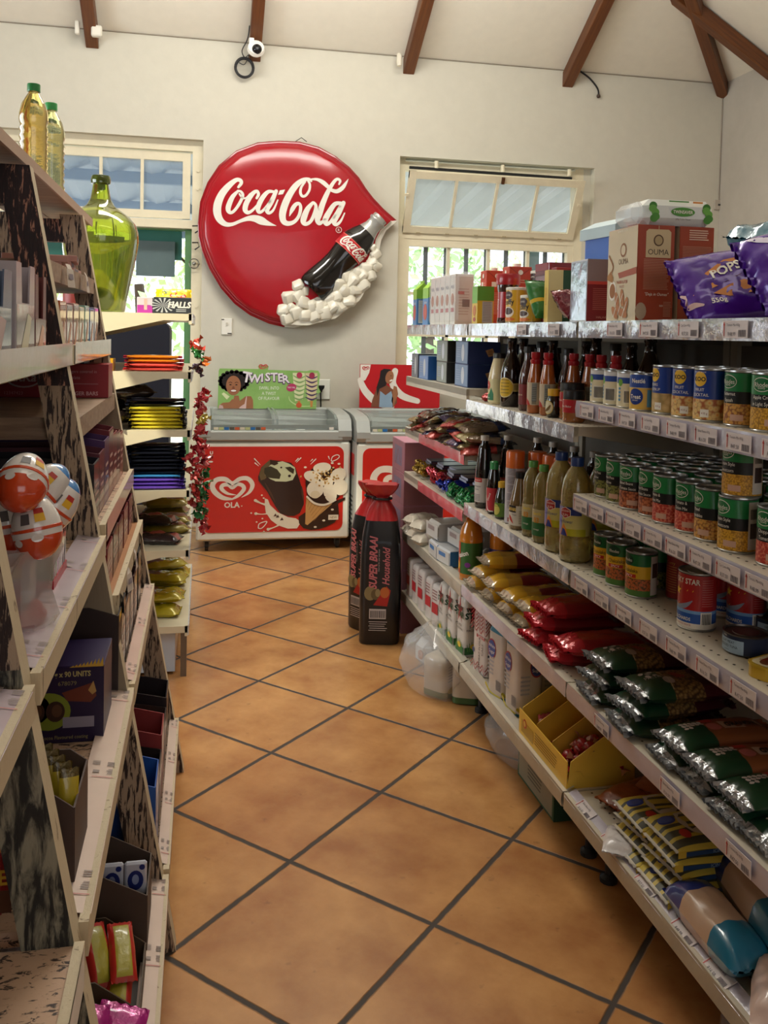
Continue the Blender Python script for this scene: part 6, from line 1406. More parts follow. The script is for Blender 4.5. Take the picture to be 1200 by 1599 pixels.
place('cerE', boxy('tea_box', 'box', .15, .16, .17, K('1b2038', .35), None, lambda mb, f, w, h: (mb.poly([(-.03, h*.6), (.02, h*.55), (.03, h*.9), (-.03, h*.95)], K('8fa0b8', .4), f, .0005), mb.poly(ell(0, h*.75, .018, .02, 12), K('2a3a5a', .4), f, .0008))), 3.27, .26, Z['CE'], 'black box with pale picture behind the navy tea boxes')
# -- crisps heap
cols = ['2b3350', '6a5638', '8a7a4c', '3a2e2a', '57506a', 'a8903a', 'b06a38', '2a3c66', '9a8f84', 'a83a34', '33384a', '7d6a55']
for i in range(34):
    rnd = random.Random(100+i); c1, c2 = rnd.choice(cols), rnd.choice(cols); row = i % 12; lay = i//12
    mk = packet('crisp_packet', 'packet', .19, .11, .034, (lambda a, b_, q: (lambda u, v, t: foil(a, .25, 40, .7, .2) if u < q else foil(b_, .28, 40, .7, .15)))(c1, c2, rnd.uniform(-.3, .5)), 50+i, wr=.4) if i < 10 else None
    s = 4.03 - row*.078 + rnd.uniform(-.02, .02)
    key = 'crisp%d' % (i % 10)
    place(key, mk, s, .065+rnd.uniform(0, .045)+.012*lay, Z['PK']+.003+lay*.032, 'crumpled foil crisp packet, %s from the far end of the %s layer' % (ORD[row], ('bottom', 'middle', 'top')[lay]), rot=(rnd.uniform(-.25, .25), rnd.uniform(-.18, .05), SA+rnd.uniform(-.5, .5)), group='crisp packets heaped on the far bay')
# -- wrapped sweets lying with their ends to the aisle, pencils of foil behind
def twist(c1, c2):
    def mk():
        t = thing('foil_sweet_bag', '', 'sweets'); mb = MB(); rnd = random.Random(int(c1, 16) % 999)
        for i in range(7):
            p = Vector((rnd.uniform(-.03, .02), rnd.uniform(-.045, .045), rnd.uniform(.012, .05))); s = rnd.uniform(.014, .022)
            for k in range(5):
                M = Matrix.Translation(p) @ Matrix.Rotation(rnd.uniform(0, 6), 4, Vector((rnd.random(), rnd.random(), rnd.random()+.1)).normalized()); mb.box((0, 0, 0), (s*2, s*1.6, s*.5), K(c1 if k % 2 else c2, .15, .5, coat=.5), M, ch=s*.2)
        mb.build('gathered_foil', t, smooth=False)
        mb = MB(); pillow(mb, .22, .11, .05, lambda u, v, t_: foil(c2, .25, 40, .6, .2), 5); o = mb.build('wrapper', t); o.location = (.12, 0, .002); return t
    return mk
for i, (c1, c2, nm, ss_) in enumerate((('c9a83a', '8a6a24', 'gold', (4.02, 3.92)), ('d8404c', 'a02030', 'red', (3.80, 3.70)), ('3a52c8', '232f8a', 'blue', (3.58,)), ('2f9a58', '1d6a3c', 'green', (3.42, 3.30, 3.215)))):
    for j, s in enumerate(ss_): place('tw%d' % i, twist(c1, c2), s, .055, Z['CA']+.001+.0*j, '%s foil bag of sweets with crinkled end to the aisle%s' % (nm, ('', ', nearer one', ', nearest one')[j] if len(ss_) > 1 and j else (', farther one' if len(ss_) > 1 else ', beside the green ones')), .1*j)
slab = boxy('chocolate_bar', 'chocolate', .10, .24, .012, K('2f2a3c', .3), lambda mb, f, w, h: RC(mb, f, -w*.48, .001, w*.48, h-.001, K('b9bccc', .3)), lambda mb, f, w, h: RC(mb, f, -w*.48, .001, w*.48, h*.5, K('6a3a3a', .3)))
for i in range(12): place('slab', slab, 3.98-.12*(i % 6)-.02*(i//6), .20+.02*(i % 3), Z['CA']+.052+.0125*(i//6)*(1)+.0001, 'dark chocolate slab lying behind the foil bags, %s of the %s layer' % (ORD[i % 6], ('lower', 'upper')[i//6]), .05*((i % 3)-1), 'chocolate slabs behind the foil bags')
slab2 = boxy('biscuit_tray', 'tray', .80, .26, .05, K('4a2a26', .5)); place('tray1', slab2, 3.62, .27, Z['CA'], 'long dark card tray under the chocolate slabs')
# -- sugar, salt and cordial bottles, far bay
sg = K('c9c0ae', .3, coat=.3, bump=.15, bs=20)
def sgz(u, v, t): return K('b8a8a0', .3, coat=.4) if (abs(u) > .35 and abs(u) < .5) else sg
bagS = packet('sugar_bag', 'bag', .17, .10, .06, sgz, 61, wr=.15)
for i, (s, z_) in enumerate(((4.03, 0), (3.93, 0), (3.83, 0), (4.0, .052), (3.88, .05))): place('bagS', bagS, s, .06, Z['WH']+z_, 'soft white sugar packet, %s' % ('lowest at the far end', 'lowest, second from the far end', 'lowest, third from the far end', 'upper one at the far end', 'upper one nearer the boxes')[i], .1*i, rot=None)
def bxf(c):
    def g(mb, f, w, h): RC(mb, f, -w*.45, h*.1, w*.45, h*.9, K('c9c6c0', .4)); RC(mb, f, -w*.3, h*.5, w*.2, h*.75, K(c, .4), .0005)
    return g
def bxs(c):
    def g(mb, f, w, h): RC(mb, f, -w*.48, h*.02, w*.48, h*.98, K(c, .35)); mb.poly(ell(0, h*.55, w*.2, h*.28, 14), K('d8dde2', .4), f, .0005)
    return g
for i in range(2):
    place('bluebox', boxy('wafer_pack', 'packet', .13, .15, .065, K('c4c6c8', .3, coat=.4), bxf('4a7ab0'), bxs('3f7fc0'), ch=.008), 3.60-.11*i, .08+.01*i, Z['WH']+.001, 'blue and white paper-wrapped pack, %s' % ('lower far one', 'lower near one')[i], .15*i)
for i in range(2): place('flourb', boxy('wafer_pack', 'packet', .15, .15, .075, K('c2beb8', .25, coat=.5), bxf('9a8a86'), bxs('b0aca6'), ch=.018), 3.66-.16*i, .09+.05*i, Z['WH']+.067, 'soft grey-white pack resting on the blue packs, %s' % ('farther', 'nearer')[i], .1)
place('flourb', None, 3.50, .22, Z['WH'], 'grey-white pack in the shade behind the blue packs', .3)
def draw_fus(mb, r, z0, z1, f):
    h = z1-z0; lab(mb, r, z0, z1, K('3a6a34', .35)); mb.poly([(-.05, z1), (-.015, z1), (-.015, z0), (-.05, z0)], K('c04a2c', .35), f, .0004); mb.text('Fusion', .026, g_w, f, -.006, z0+h*.62, .0010, .85, bold=.03, rot=.35); mb.poly(ell(-.03, z0+h*.25, .014, .017, 14), K('e2b23a', .4), f, .0008); mb.poly(ell(.02, z0+h*.3, .012, .01, 12), K('7a3a8a', .4), f, .0008)
def draw_tos(mb, r, z0, z1, f):
    h = z1-z0; lab(mb, r, z0, z1, K('2b2258', .35)); mb.poly(ell(.0, z0+h*.72, .020, .020, 18), K('d07a34', .4), f, .0006); mb.poly([(-.05, z0), (.05, z0), (.02, z0+h*.25), (-.02, z0+h*.5), (-.05, z0+h*.4)], K('8a2a22', .4), f, .0004); mb.text('OROS', .026, K('e0c060', .4), f, .0, z0+h*.38, .0010, .9, bold=.03)
jp = K('c87a22', .12, coat=.8, nz=.04)
place('fusion', bottle('cordial_bottle', 'bottle', [(.040, 0), (.045, .006), (.045, .17), (.038, .205), (.020, .235), (.016, .25)], jp, K('3a1a12', .4), capp(.019, .245, .02), (.03, .15, .0456, draw_fus), 28), 3.245, .060, Z['WH'], 'orange cordial bottle with red and green swirl label', .55)
place('oros', bottle('cordial_bottle', 'bottle', [(.042, 0), (.047, .006), (.047, .15), (.0465, .16), (.044, .19), (.028, .222), (.018, .235), (.018, .245)], K('b86a20', .12, coat=.8), K('2a1a12', .4), capp(.021, .24, .02), (.03, .13, .0476, draw_tos), 28), 3.21, .170, Z['WH'], 'orange squash bottle with dark blue label in the row behind', .75)
# -- bottom far and middle bay: flour and meal bags
def rl(c):
    def g(mb, w, d, h): 
        f = lambda p: Vector((p[0], -w/2-.0012-p[2], p[1]))
        RC(mb, f, -d*.36, h*.28, d*.30, h*.42, K(c, .4)); RC(mb, f, -d*.36, h*.45, d*.30, h*.60, K(c, .4)); lines(mb, f, -d*.3, d*.3, h*.66, 3, .014, .005, K('8a5a5a', .5)); 
        f2 = lambda p: Vector((-d/2-.0012-p[2], -p[0], p[1])); RC(mb, f2, -w*.36, h*.30, w*.36, h*.55, K(c, .4)); lines(mb, f2, -w*.3, w*.3, h*.62, 4, .012, .004, K('8a5a5a', .5))
    return g
salt = sack('salt_bag', 'bag', .075, .075, .175, [(0, K('cfc8c2', .35, coat=.3, bump=.1, bs=16))], rl('b8343a'))
for i, (s, d) in enumerate(((4.04, .05), (3.93, .05), (3.815, .05), (3.70, .055), (3.59, .055))): place('salt', salt, s, d, Z['E'], 'white bag with red blocks on the bottom shelf, %s from the far end' % ORD[i], .05*i, scale=1.0+.03*(i > 1))
def star_art(mb, w, d, h):
    for f, ww in ((lambda p: Vector((p[0], -w/2-.0012-p[2], p[1])), d), (lambda p: Vector((-d/2-.0012-p[2], -p[0], p[1])), w)):
        pts = []
        for i in range(10): a = pi/2+pi*i/5; q = ww*.40 if i % 2 == 0 else ww*.13; pts.append((q*cos(a), h*.74+q*sin(a)*1.7))
        mb.poly(pts, K('a83038', .4), f, 0); mb.text('WHITE', ww*.26, K('2a3a30', .4), f, 0, h*.78, .0005, bold=.03); mb.text('STAR', ww*.38, K('1f4a34', .4), f, 0, h*.68, .0005, bold=.04)
        mb.text('SUPER', ww*.18, K('3a3a38', .4), f, 0, h*.50, .0005); mb.text('MAIZE MEAL', ww*.14, K('3a3a38', .4), f, 0, h*.44, .0005)
        RC(mb, f, -ww*.46, .01, ww*.46, h*.16, K('2f6a34', .4)); 
        for i in range(7): mb.stroke([(-ww*.3+i*ww*.1, h*.10, .004), (-ww*.34+i*ww*.115, h*.27-abs(i-3)*h*.02, .002)], K('5a8f3a', .5), f, .0004, sub=1)
        mb.poly(ell(0, h*.17, ww*.2, h*.045, 14), K('d8b83a', .4), f, .0007)
starb = sack('maize_meal_bag', 'bag', .085, .085, .235, [(0, K('cfcac0', .35, bump=.1, bs=16))], star_art)
for i, (s, d) in enumerate(((3.475, .055), (3.365, .06), (3.255, .068))): place('starb', starb, s, d, Z['E'], 'white maize meal bag with red star, %s of the three' % ('farthest', 'middle', 'nearest')[i], .04*i, scale=(1, 1, .93) if i == 0 else None)
def zig_art(mb, w, d, h):
    rd = K('a8343c', .4)
    for f, ww in ((lambda p: Vector((p[0], -w/2-.0012-p[2], p[1])), d), (lambda p: Vector((-d/2-.0012-p[2], -p[0], p[1])), w)):
        for z0, nn in ((h*.64, 4), (.008, 1)):
            for r_ in range(nn*2):
                for i in range(3):
                    cx_ = -ww*.34+i*ww*.34; y = z0+.014+r_*.014; mb.stroke([(cx_-ww*.15, y-.009, .0035), (cx_, y+.009, .0035), (cx_+ww*.15, y-.009, .0035)], rd, f, .0003, sub=1)
        RC(mb, f, -ww*.1, h*.575, ww*.46, h*.625, rd, .0006); mb.text('SASKO', ww*.15, g_w, f, ww*.2, h*.60, .001)
        mb.text('CAKE', ww*.16, K('3a3436', .4), f, ww*.30, h*.42, .0005, rot=1.57); mb.text('WHEAT FLOUR', ww*.15, K('3a3436', .4), f, ww*.10, h*.36, .0005, rot=1.57)
        mb.poly(ell(-ww*.32, h*.34, ww*.08, ww*.09, 12), K('3a4a6a', .4), f, .0005)
place('zig', sack('flour_bag', 'bag', .11, .095, .235, [(0, K('cbc2ba', .3, coat=.4, bump=.1, bs=16))], zig_art), 3.055, .080, Z['E'], 'white flour bag with red zigzag pattern on its top and foot', .15)
def pap_art(mb, w, d, h):
    for f, ww in ((lambda p: Vector((p[0], -w/2-.0012-p[2], p[1])), d), (lambda p: Vector((-d/2-.0012-p[2], -p[0], p[1])), w)):
        mb.poly(ell(-ww*.18 if ww == w else ww*.2, h*.66, ww*.25, h*.14, 22), K('a83a44', .4), f, 0); mb.poly(ell(-ww*.18 if ww == w else ww*.2, h*.66, ww*.22, h*.12, 22), K('3a4f8f', .4), f, .0004)
        mb.text('White', ww*.16, g_w, f, -ww*.18 if ww == w else ww*.2, h*.70, .0008); mb.text('Sugar', ww*.16, g_w, f, -ww*.18 if ww == w else ww*.2, h*.62, .0008)
        lines(mb, f, -ww*.4, -ww*.02, h*.30, 5, .014, .006, K('a8a6a8', .5), .0003); bar(mb, f, ww*.12, h*.12, ww*.3, h*.14, K('5a5a60', .5))
        mb.stroke([(-ww*.5, h*.12, .01), (-ww*.2, h*.04, .006), (ww*.4, .012, .006)], K('c9b83a', .4), f, .0005)
papb = sack('sugar_bag', 'bag', .105, .095, .245, [(0, K('3f7f96', .35)), (.04, K('c9beb2', .3, coat=.3, bump=.1, bs=16)), (.90, K('3a7a8f', .35, bump=.2))], pap_art)
place('papb', papb, 2.85, .070, Z['E'], 'blue-topped white sugar bag, the farther of the pair', .2); place('papb', None, 2.72, .082, Z['E'], 'blue-topped white sugar bag, the nearer of the pair', .1)
place('papb', None, 2.78, .19, Z['E'], 'blue-topped white sugar bag standing behind the pair', .1)
# yellow counter display box
def dispbox():
    t = thing('display_box', '', 'display box'); ye = K('e6bd48', .4); yi = K('dcae40', .45); L, D, H0, H1 = .36, .20, .075, .20
    mb = MB(); mb.box((0, 0, .003), (D, L, .006), ye); mb.box((-D/2, 0, H0/2), (.003, L, H0), ye); mb.box((D/2, 0, H1/2), (.003, L, H1), yi)
    for y in (-L/2, -.055, .062, L/2): mb.prism([(-D/2, 0), (D/2, 0), (D/2, H1), (-D/2+.01, H0)], y-.0015, y+.0015, ye if abs(y) > .1 else yi, lambda p: Vector((p[0], p[2], p[1])))
    mb.build('tray', t, smooth=False)
    mb = MB(); f = lambda p: Vector((-D/2-.002-p[2], -p[0], p[1])); RC(mb, f, -L/2+.02, .012, -L/2+.12, .05, K('b8942a', .4)); lines(mb, f, -.05, .12, .02, 5, .008, .003, K('9a7a2a', .5)); mb.poly(ell(-.13, .045, .014, .014, 16), K('c0442a', .4), f, .0006); mb.poly(ell(-.13, .045, .009, .009, 16), K('e2c060', .4), f, .001); mb.build('print', t, smooth=False); return t
place('disp', dispbox, 2.395, .115, Z['E'], 'yellow three-slot counter display box on the bottom shelf', .0)
lol = lambda: None
def sweetm():
    t = thing('wrapped_toffee', '', 'sweet'); mb = MB(); rd = K('a3242a', .2, coat=.7, bump=.3, bs=40); mb.ball((0, 0, .014), .014, rd, 10, 7, sc=(1.2, 1, .9))
    for s_ in (-1, 1): mb.add([(s_*.014, -.003, .012), (s_*.014, .003, .016), (s_*.03, .010, .02), (s_*.03, -.010, .008), (s_*.028, 0, .02)], [(0, 1, 2, 4), (0, 4, 3)], K('c98a6a', .25, coat=.6))
    mb.build('wrapper', t); return t
for i in range(44):
    rnd = random.Random(i+300); row = i//12; p = (2.278+rnd.uniform(-.042, .045), .10+rnd.uniform(-.06, .07)+.008*row, Z['E']+.010+.022*row+rnd.uniform(0, .006))
    place('toffee', sweetm, *p, 'red-wrapped toffee heaped in the near slot of the yellow display box', rot=(rnd.uniform(-.6, .6), rnd.uniform(-.5, .5), rnd.uniform(0, 6)), group='red-wrapped toffees in the yellow box', scale=1.35)
def barm(c1, c2):
    def mk(): 
        t = thing('sweet_bar', '', 'sweet'); mb = MB(); pillow(mb, .11, .022, .018, lambda u, v, tt: foil(c1, .3) if abs(u) < .7 else K(c2, .35), 3, nu=10, nv=6); mb.build('wrapper', t); return t
    return mk
for i in range(12): rnd = random.Random(i+400); place('nibb', barm('c9a08a', 'a8404a'), 2.50+.006*(i % 6)+.0*i, .06+.02*(i % 6), Z['E']+.012+.02*(i//6), 'pink and cream sweet bar in the far slot of the yellow display box', rot=(0, -.4, 1.3+rnd.uniform(-.15, .15)), group='pink sweet bars in the yellow box')
ob = packet('rice_bag', 'bag', .26, .16, .06, lambda u, v, t: K('8f4a26', .35, coat=.3, bump=.2) if v > -.2 else K('a8552a', .35, coat=.3), 71, wr=.2)
place('ob', ob, 2.10, .20, Z['E']+.001, 'orange-brown bag lying beside the yellow display box', .35); place('ob', None, 2.06, .27, Z['E']+.062, 'orange-brown bag lying on top of its twin', .6)
# icing sugar
def icz(u, v, t):
    if abs(u) > .92: return K('cfc8ba', .35)
    return K('c9b24a', .4) if int((v+1)*9) % 2 == 0 else K('4a4a3c', .4)
def ica(mb, f):
    mb.poly(ell(-.065, .028, .022, .016, 20, .2), K('2a3a86', .35), f, .0003); mb.poly(ell(-.068, .030, .018, .012, 20), K('4a5aa0', .35), f, .0005)
    mb.poly([(-.035, .05), (.005, .058), (.028, .03), (.02, -.02), (-.01, -.045), (-.035, -.03), (-.045, .01)], K('c9bfb2', .35), f, .0004); mb.poly(ell(-.055, -.030, .013, .016, 9), K('b8302a', .35), f, .0006)
def ice(t):
    mb = MB(); f = lambda p: Vector((p[0], -.0735-p[2], p[1])); RC(mb, f, -.08, .004, .09, .014, K('2a4468', .4)); mb.text('ICING SUGAR', .011, K('9fb0c0', .4), f, .02, .0095, .0006); RC(mb, f, -.10, .002, -.08, .018, K('c9a83a', .4)); mb.build('side_print', t, smooth=False)
def icm():
    t = packet('icing_sugar_packet', 'packet', .21, .15, .030, icz, 81, ica, wr=.06, flat=.5)(); ice(t); return t
for st, (s0, d0, n_) in enumerate(((1.90, .125, 4), (1.765, .128, 5))):
    for i in range(n_): place('icing', icm, s0-.006*(i % 2), d0+.004*(i % 3)-.01*(i == 0)+.0, Z['E']+.0285*i, 'yellow striped icing sugar packet, %s from the bottom of the %s stack' % (ORD[i], ('farther', 'nearer')[st]), .05+.05*((i*7) % 3-1))
wsp = packet('sugar_packet', 'packet', .12, .09, .04, lambda u, v, t: K('cfcac8', .25, coat=.5, bump=.2) if v > -.6 else K('c9b24a', .35), 83, wr=.3); place('wsp', wsp, 1.93, .035, Z['E'], 'crumpled white packet poking out in front of the icing sugar', 1.0)
# big flour bags lying down
def bz(u, v, t):
    if u < -.45: return K('26306f', .3, coat=.6, bump=.15, bs=18)
    if u < .35: return K('b8987e', .3, coat=.4, bump=.1, bs=18)
    return K('1f6a86', .3, coat=.6, bump=.15, bs=18)
big = packet('flour_bag', 'bag', .26, .105, .085, bz, 91, wr=.10, crimp=.02, flat=.5)
place('bigf', big, 1.575, .060, Z['E'], 'blue, tan and teal flour bag lying along the shelf edge', rot=(0, 0, SA+R(-90))); place('bigf', None, 1.585, .175, Z['E']+.02, 'blue, tan and teal flour bag lying behind and above the front one', rot=(0, 0, SA+R(-98)), scale=1.2)
wf2 = packet('flour_bag', 'bag', .20, .14, .09, lambda u, v, t: K('c9aea2', .3, coat=.5, bump=.3, bs=18), 93, wr=.25); place('wf2', wf2, 1.375, .085, Z['E'], 'pinkish white wrapped bag in the bottom right corner', .9)
# -- rice and pasta shelf (D)
yz = lambda u, v, t: (K('b9ac94', .15, .35, coat=.8, bump=.6, bs=30) if u < -.80 else (K('cf9f2e', .2, coat=.6, bump=.25, bs=24) if (u < -.45 or (u+v*.5) > .5) else (K('7a2428', .3, coat=.4) if abs(v) > .35 and u > -.1 else K('b98f3a', .25, coat=.6, bump=.3, bs=30))))
yel = packet('rice_bag', 'bag', .27, .125, .058, yz, 95, wr=.18, crimp=.05)
ys_ = [(3.09, .13, 0), (3.05, .135, .05), (2.94, .14, 0), (2.90, .135, .052), (2.79, .145, 0), (2.75, .14, .050), (3.00, .15, .104), (2.66, .15, .0), (2.64, .155, .05)]
for i, (s, d, z_) in enumerate(ys_): place('yel', yel, s, d, Z['D']+z_, 'yellow and silver rice bag, %s' % ('bottom one at the far end', 'middle one at the far end', 'bottom one, second pile', 'upper one, second pile', 'bottom one, third pile', 'upper one, third pile', 'long one topmost of the heap', 'bottom one beside the red bags', 'upper one beside the red bags')[i], .08*((i*5) % 3-1))
rz2 = lambda u, v, t: (foil('c2303a', .22, 26, .8, .15) if u < -.5 else (K('a8402a', .3, coat=.5, bump=.2) if abs(v) < .6 and u < .5 else foil('9a2028', .28, 26, .5, .1)))
redp = packet('pasta_bag', 'bag', .28, .13, .055, rz2, 97, wr=.25, crimp=.07, serr=.18)
for i, (s, d, z_, r_) in enumerate(((2.52, .14, 0, .15), (2.50, .15, .048, -.1), (2.47, .16, .098, .05), (2.34, .145, 0, -.2), (2.30, .15, .046, -.05))): place('redp', redp, s, d, Z['D']+z_, 'red pasta bag, %s' % ('lowest of the farther pile', 'middle of the farther pile', 'topmost of the farther pile', 'lowest of the nearer pile', 'topmost of the nearer pile')[i], r_)
gz = lambda u, v, t: (K('b4b7ba', .16, .6, coat=.6, bump=.8, bs=40) if u < -.83 else (K('163c26', .28, coat=.5, bump=.15, bs=16) if u < -.36 else (f_pasta if u < .22 else K('4a1620', .35, coat=.4))))
def ga(mb, f):
    mb.poly(ell(-.045, -.022, .014, .016, 18), K('b09a90', .4), f, .0004)
    for k in range(3): mb.stroke([(-.022+k*.008, .022, .004), (-.012+k*.008, .0, .005), (-.018+k*.008, -.014, .002)], K('a82f2a', .4), f, .0006)
    for x, y in ((-.09, .03), (-.075, .022), (-.082, .008), (-.065, .034), (-.062, .012)): mb.poly(ell(x, y, .008, .006, 7, x*90), K('cfc0ba', .4), f, .0004)
    mb.text('PASTA', .018, K('c9b8b0', .4), f, -.075, .0, .0006, .8, rot=0); mb.stroke([(-.05, .055, .0015), (-.044, 0, .0015), (-.05, -.055, .0015)], K('c9b89a', .4), f, .0006)
grn_p = packet('pasta_bag', 'bag', .28, .14, .050, gz, 99, ga, wr=.16, crimp=.08, serr=.14)
def gz2(u, v, t): return K('b4b7ba', .16, .6, coat=.6, bump=.8, bs=40) if u < -.86 else (K('163c26', .28, coat=.5, bump=.15, bs=16) if u < -.30 else K('8a4f2c', .35, coat=.4))
def ga2(mb, f):
    RC(mb, f, .0, -.018, .095, .018, K('b99a84', .4), .0004); mb.text('GRANDE', .022, g_k, f, .048, 0, .0009, .85, bold=.04); mb.poly(ell(-.020, -.004, .017, .017, 18), K('b0605a', .4), f, .0006); RC(mb, f, -.035, .018, -.008, .034, K('a82f2a', .4), .0008)
    for i in range(12): mb.poly(ell(-.085+.011*(i % 5), .022-.012*(i//5), .006, .005, 6, i), K('cfc0ba', .4), f, .0005)
grn2 = packet('pasta_bag', 'bag', .28, .115, .048, gz2, 101, ga2, wr=.12, crimp=.07, serr=.12)
gl_ = [(2.08, .135, 0), (2.09, .14, .044), (2.075, .15, .088), (1.90, .13, 0), (1.91, .135, .044), (1.89, .15, .088)]
for i, (s, d, z_) in enumerate(gl_): place('grnp', grn_p, s, d, Z['D']+z_, 'green-ended pasta bag, %s of the %s pile' % (('lowest', 'middle', 'topmost')[i % 3], ('farther', 'nearer')[i//3]), .1*((i*2) % 3-1))
for i, (s, d, z_) in enumerate(((1.735, .145, 0), (1.725, .150, .042), (1.63, .155, .0), (1.60, .15, .042), (1.51, .145, 0), (1.49, .15, .040), (1.41, .15, .0))): place('grn2', grn2, s, d, Z['D']+z_, 'brown and green noodle packet, %s' % ('lower, beside the big pasta bags', 'upper, beside the big pasta bags', 'lower, second pile', 'upper, second pile', 'lower, third pile', 'upper, third pile', 'single one at the right edge')[i], .04*((i*2) % 3-1))

# -- on the floor: charcoal sacks, bags and boxes under the shelves
def charcoal():
    t = thing('charcoal_sack', '', 'sack'); bk = K('1b1a1c', .38, coat=.25, bump=.25, bs=9); w, d = .19, .17
    mb = MB(); S = Matrix.Diagonal((d/2, w/2, 1, 1)); prof = [(.94, 0), (1.0, .01), (1.02, .2), (1.0, .40), (.94, .50), (.80, .58)]
    mb.lathe(prof, bk, 40, S, sq=5, cap1=False); mb.build('sack_body', t, ang=50)
    rd = K('b3262a', .32, coat=.3, bump=.3, bs=12); mb = MB(); vs = []; fs = []; N = 40; lv = [(.80, .58, 1), (.62, .625, .9), (.36, .665, .6), (.26, .68, .5), (.50, .70, .55), (.74, .73, .45), (.78, .745, .4)]
    for j, (r, z, fl_) in enumerate(lv):
        for i in range(N):
            a = 2*pi*i/N; q = r/(abs(cos(a))**5+abs(sin(a))**5)**.2*(1+(.10*sin(a*7+j) if 0 < j else 0)); vs.append((q*cos(a)*d/2*(fl_*.5+.5), q*sin(a)*w/2, z))
    for j in range(len(lv)-1):
        for i in range(N): k2 = (i+1) % N; fs.append((j*N+i, j*N+k2, (j+1)*N+k2, (j+1)*N+i))
    fs.append(tuple((len(lv)-1)*N+i for i in range(N))); mb.add(vs, fs, rd); mb.tube([(.035*cos(a), .045*sin(a), .676) for a in [2*pi*i/14 for i in range(14)]], .006, bk, 6, closed=True); mb.build('twisted_top', t, ang=60)
    mb = MB(); f = lambda p: Vector((-d/2*1.02-.002-p[2], -p[0], p[1])); pk = K('c9747a', .4); wh = K('c9c2c0', .4)
    mb.text('SUPER BRAAI', .050, pk, f, -.034, .385, .0004, .84, bold=.035, rot=pi/2, shear=.25); mb.text('Charcoal for your next braai', .010, wh, f, -.008, .40, .0004, .9, rot=pi/2); mb.text('Household', .046, pk, f, .026, .37, .0004, .85, bold=.02, rot=pi/2, shear=.25)
    mb.poly(ell(-.045, .245, .028, .034, 16), K('8f8058', .5), f, .0003); mb.poly(ell(-.02, .24, .022, .026, 12), K('6a5a3a', .5), f, .0005); mb.poly([(-.03, .19), (.035, .185), (.05, .26), (.03, .28), (.0, .235)], K('b02a26', .4), f, .0006); mb.poly(ell(.022, .25, .022, .026, 12), K('c06a34', .5), f, .0008); mb.poly(ell(-.01, .248, .012, .02, 10), K('9a8a60', .5), f, .001)
    RC(mb, f, -.048, .125, .030, .172, wh, .0003); bar(mb, f, -.044, .130, .07, .034, g_k, .0006)
    for i in range(5): RC(mb, f, -.05+.004*(i % 2), .110-i*.010, .036-.006*(i % 3), .113-i*.010, wh, .0004)
    mb.build('front_print', t, smooth=False)
    mb = MB(); f = lambda p: Vector((p[0], -w/2*1.02-.002-p[2], p[1])); mb.poly([(-.07, .1), (.06, .08), (.06, .3), (-.06, .34)], K('3a3438', .4), f, 0); mb.poly(ell(0, .24, .045, .05, 18), K('a85a40', .5), f, .0005); mb.poly(ell(.01, .44, .03, .06, 14), K('8a8488', .5), f, .0005); mb.text('BRAAI', .04, pk, f, 0, .15, .0008, bold=.03); mb.poly([(.02, .50), (.05, .50), (.05, .54), (.02, .54)], K('c9c6c0', .4), f, .0005); RC(mb, f, -.05, .47, -.02, .56, K('4a5470', .4), .0005); mb.build('side_print', t, smooth=False)
    return t
p = at(592, 1007, 0, .08); put('charcoal', charcoal, p, R(78), 'black charcoal sack with red twisted top, front one with upright lettering')
put('charcoal', charcoal, Vector((.825, 4.27, 0)), R(30), 'black charcoal sack with red twisted top, the one leaning behind', scale=.97)
def clearbag():
    t = thing('clear_plastic_bag', '', 'plastic bag'); rnd = random.Random(6); mb = MB(); vs = []; fs = []; N, Mz = 30, 16
    for j in range(Mz+1):
        z = j/Mz; r = (.9+.25*sin(pi*min(1, z*1.3)))*(1 if z < .75 else (1-(z-.75)*2.6))
        for i in range(N): a = 2*pi*i/N; q = r*(1+.14*noise.noise(Vector((cos(a)*2, sin(a)*2, z*4))))+.04*sin(a*9+z*5)*z; vs.append((q*cos(a)*.12, q*sin(a)*.17, .002+z*.26))
    for j in range(Mz):
        for i in range(N): k2 = (i+1) % N; fs.append((j*N+i, j*N+k2, (j+1)*N+k2, (j+1)*N+i))
    mb.add(vs, fs, glass('dcdad6', .12, 'crinkled_film', .34)); mb.build('film', t)
    return t
put('cbag', clearbag, Vector((.965, 3.50, 0)), .2, 'clear crinkled plastic bag on the floor under the bottom shelf'); 
put('cbag', clearbag, Vector((1.10, 2.86, 0)), .2, 'clear plastic bag of packets tucked under the bottom shelf', scale=(.75, .9, .64))
mp = sack('maize_meal_bag', 'bag', .12, .10, .17, [(0, K('3f5a30', .4)), (.16, K('b9ab94', .35, bump=.2, bs=14))], lambda mb, w, d, h: (lines(mb, lambda p: Vector((p[0], -w/2-.0015-p[2], p[1])), -.03, .03, .07, 6, .012, .004, K('8a8078', .5)), mb.poly(ell(0, .03, .03, .014, 14), K('b09a2a', .4), lambda p: Vector((p[0], -w/2-.0018-p[2], p[1])), 0)))
for i, (x, y, r_) in enumerate(((.955, 3.42, 40), (1.045, 3.34, 70), (1.06, 3.52, 60), (1.14, 2.84, 80))): put('mp', mp, Vector((x, y, .004 if i < 3 else 0)), R(r_), ('beige meal bag with green foot inside the clear bag, left', 'beige meal bag with green foot standing beside the clear bag', 'beige meal bag at the back inside the clear bag', 'beige meal bag in the clear bag farther right')[i], scale=.95 if i < 3 else .8)
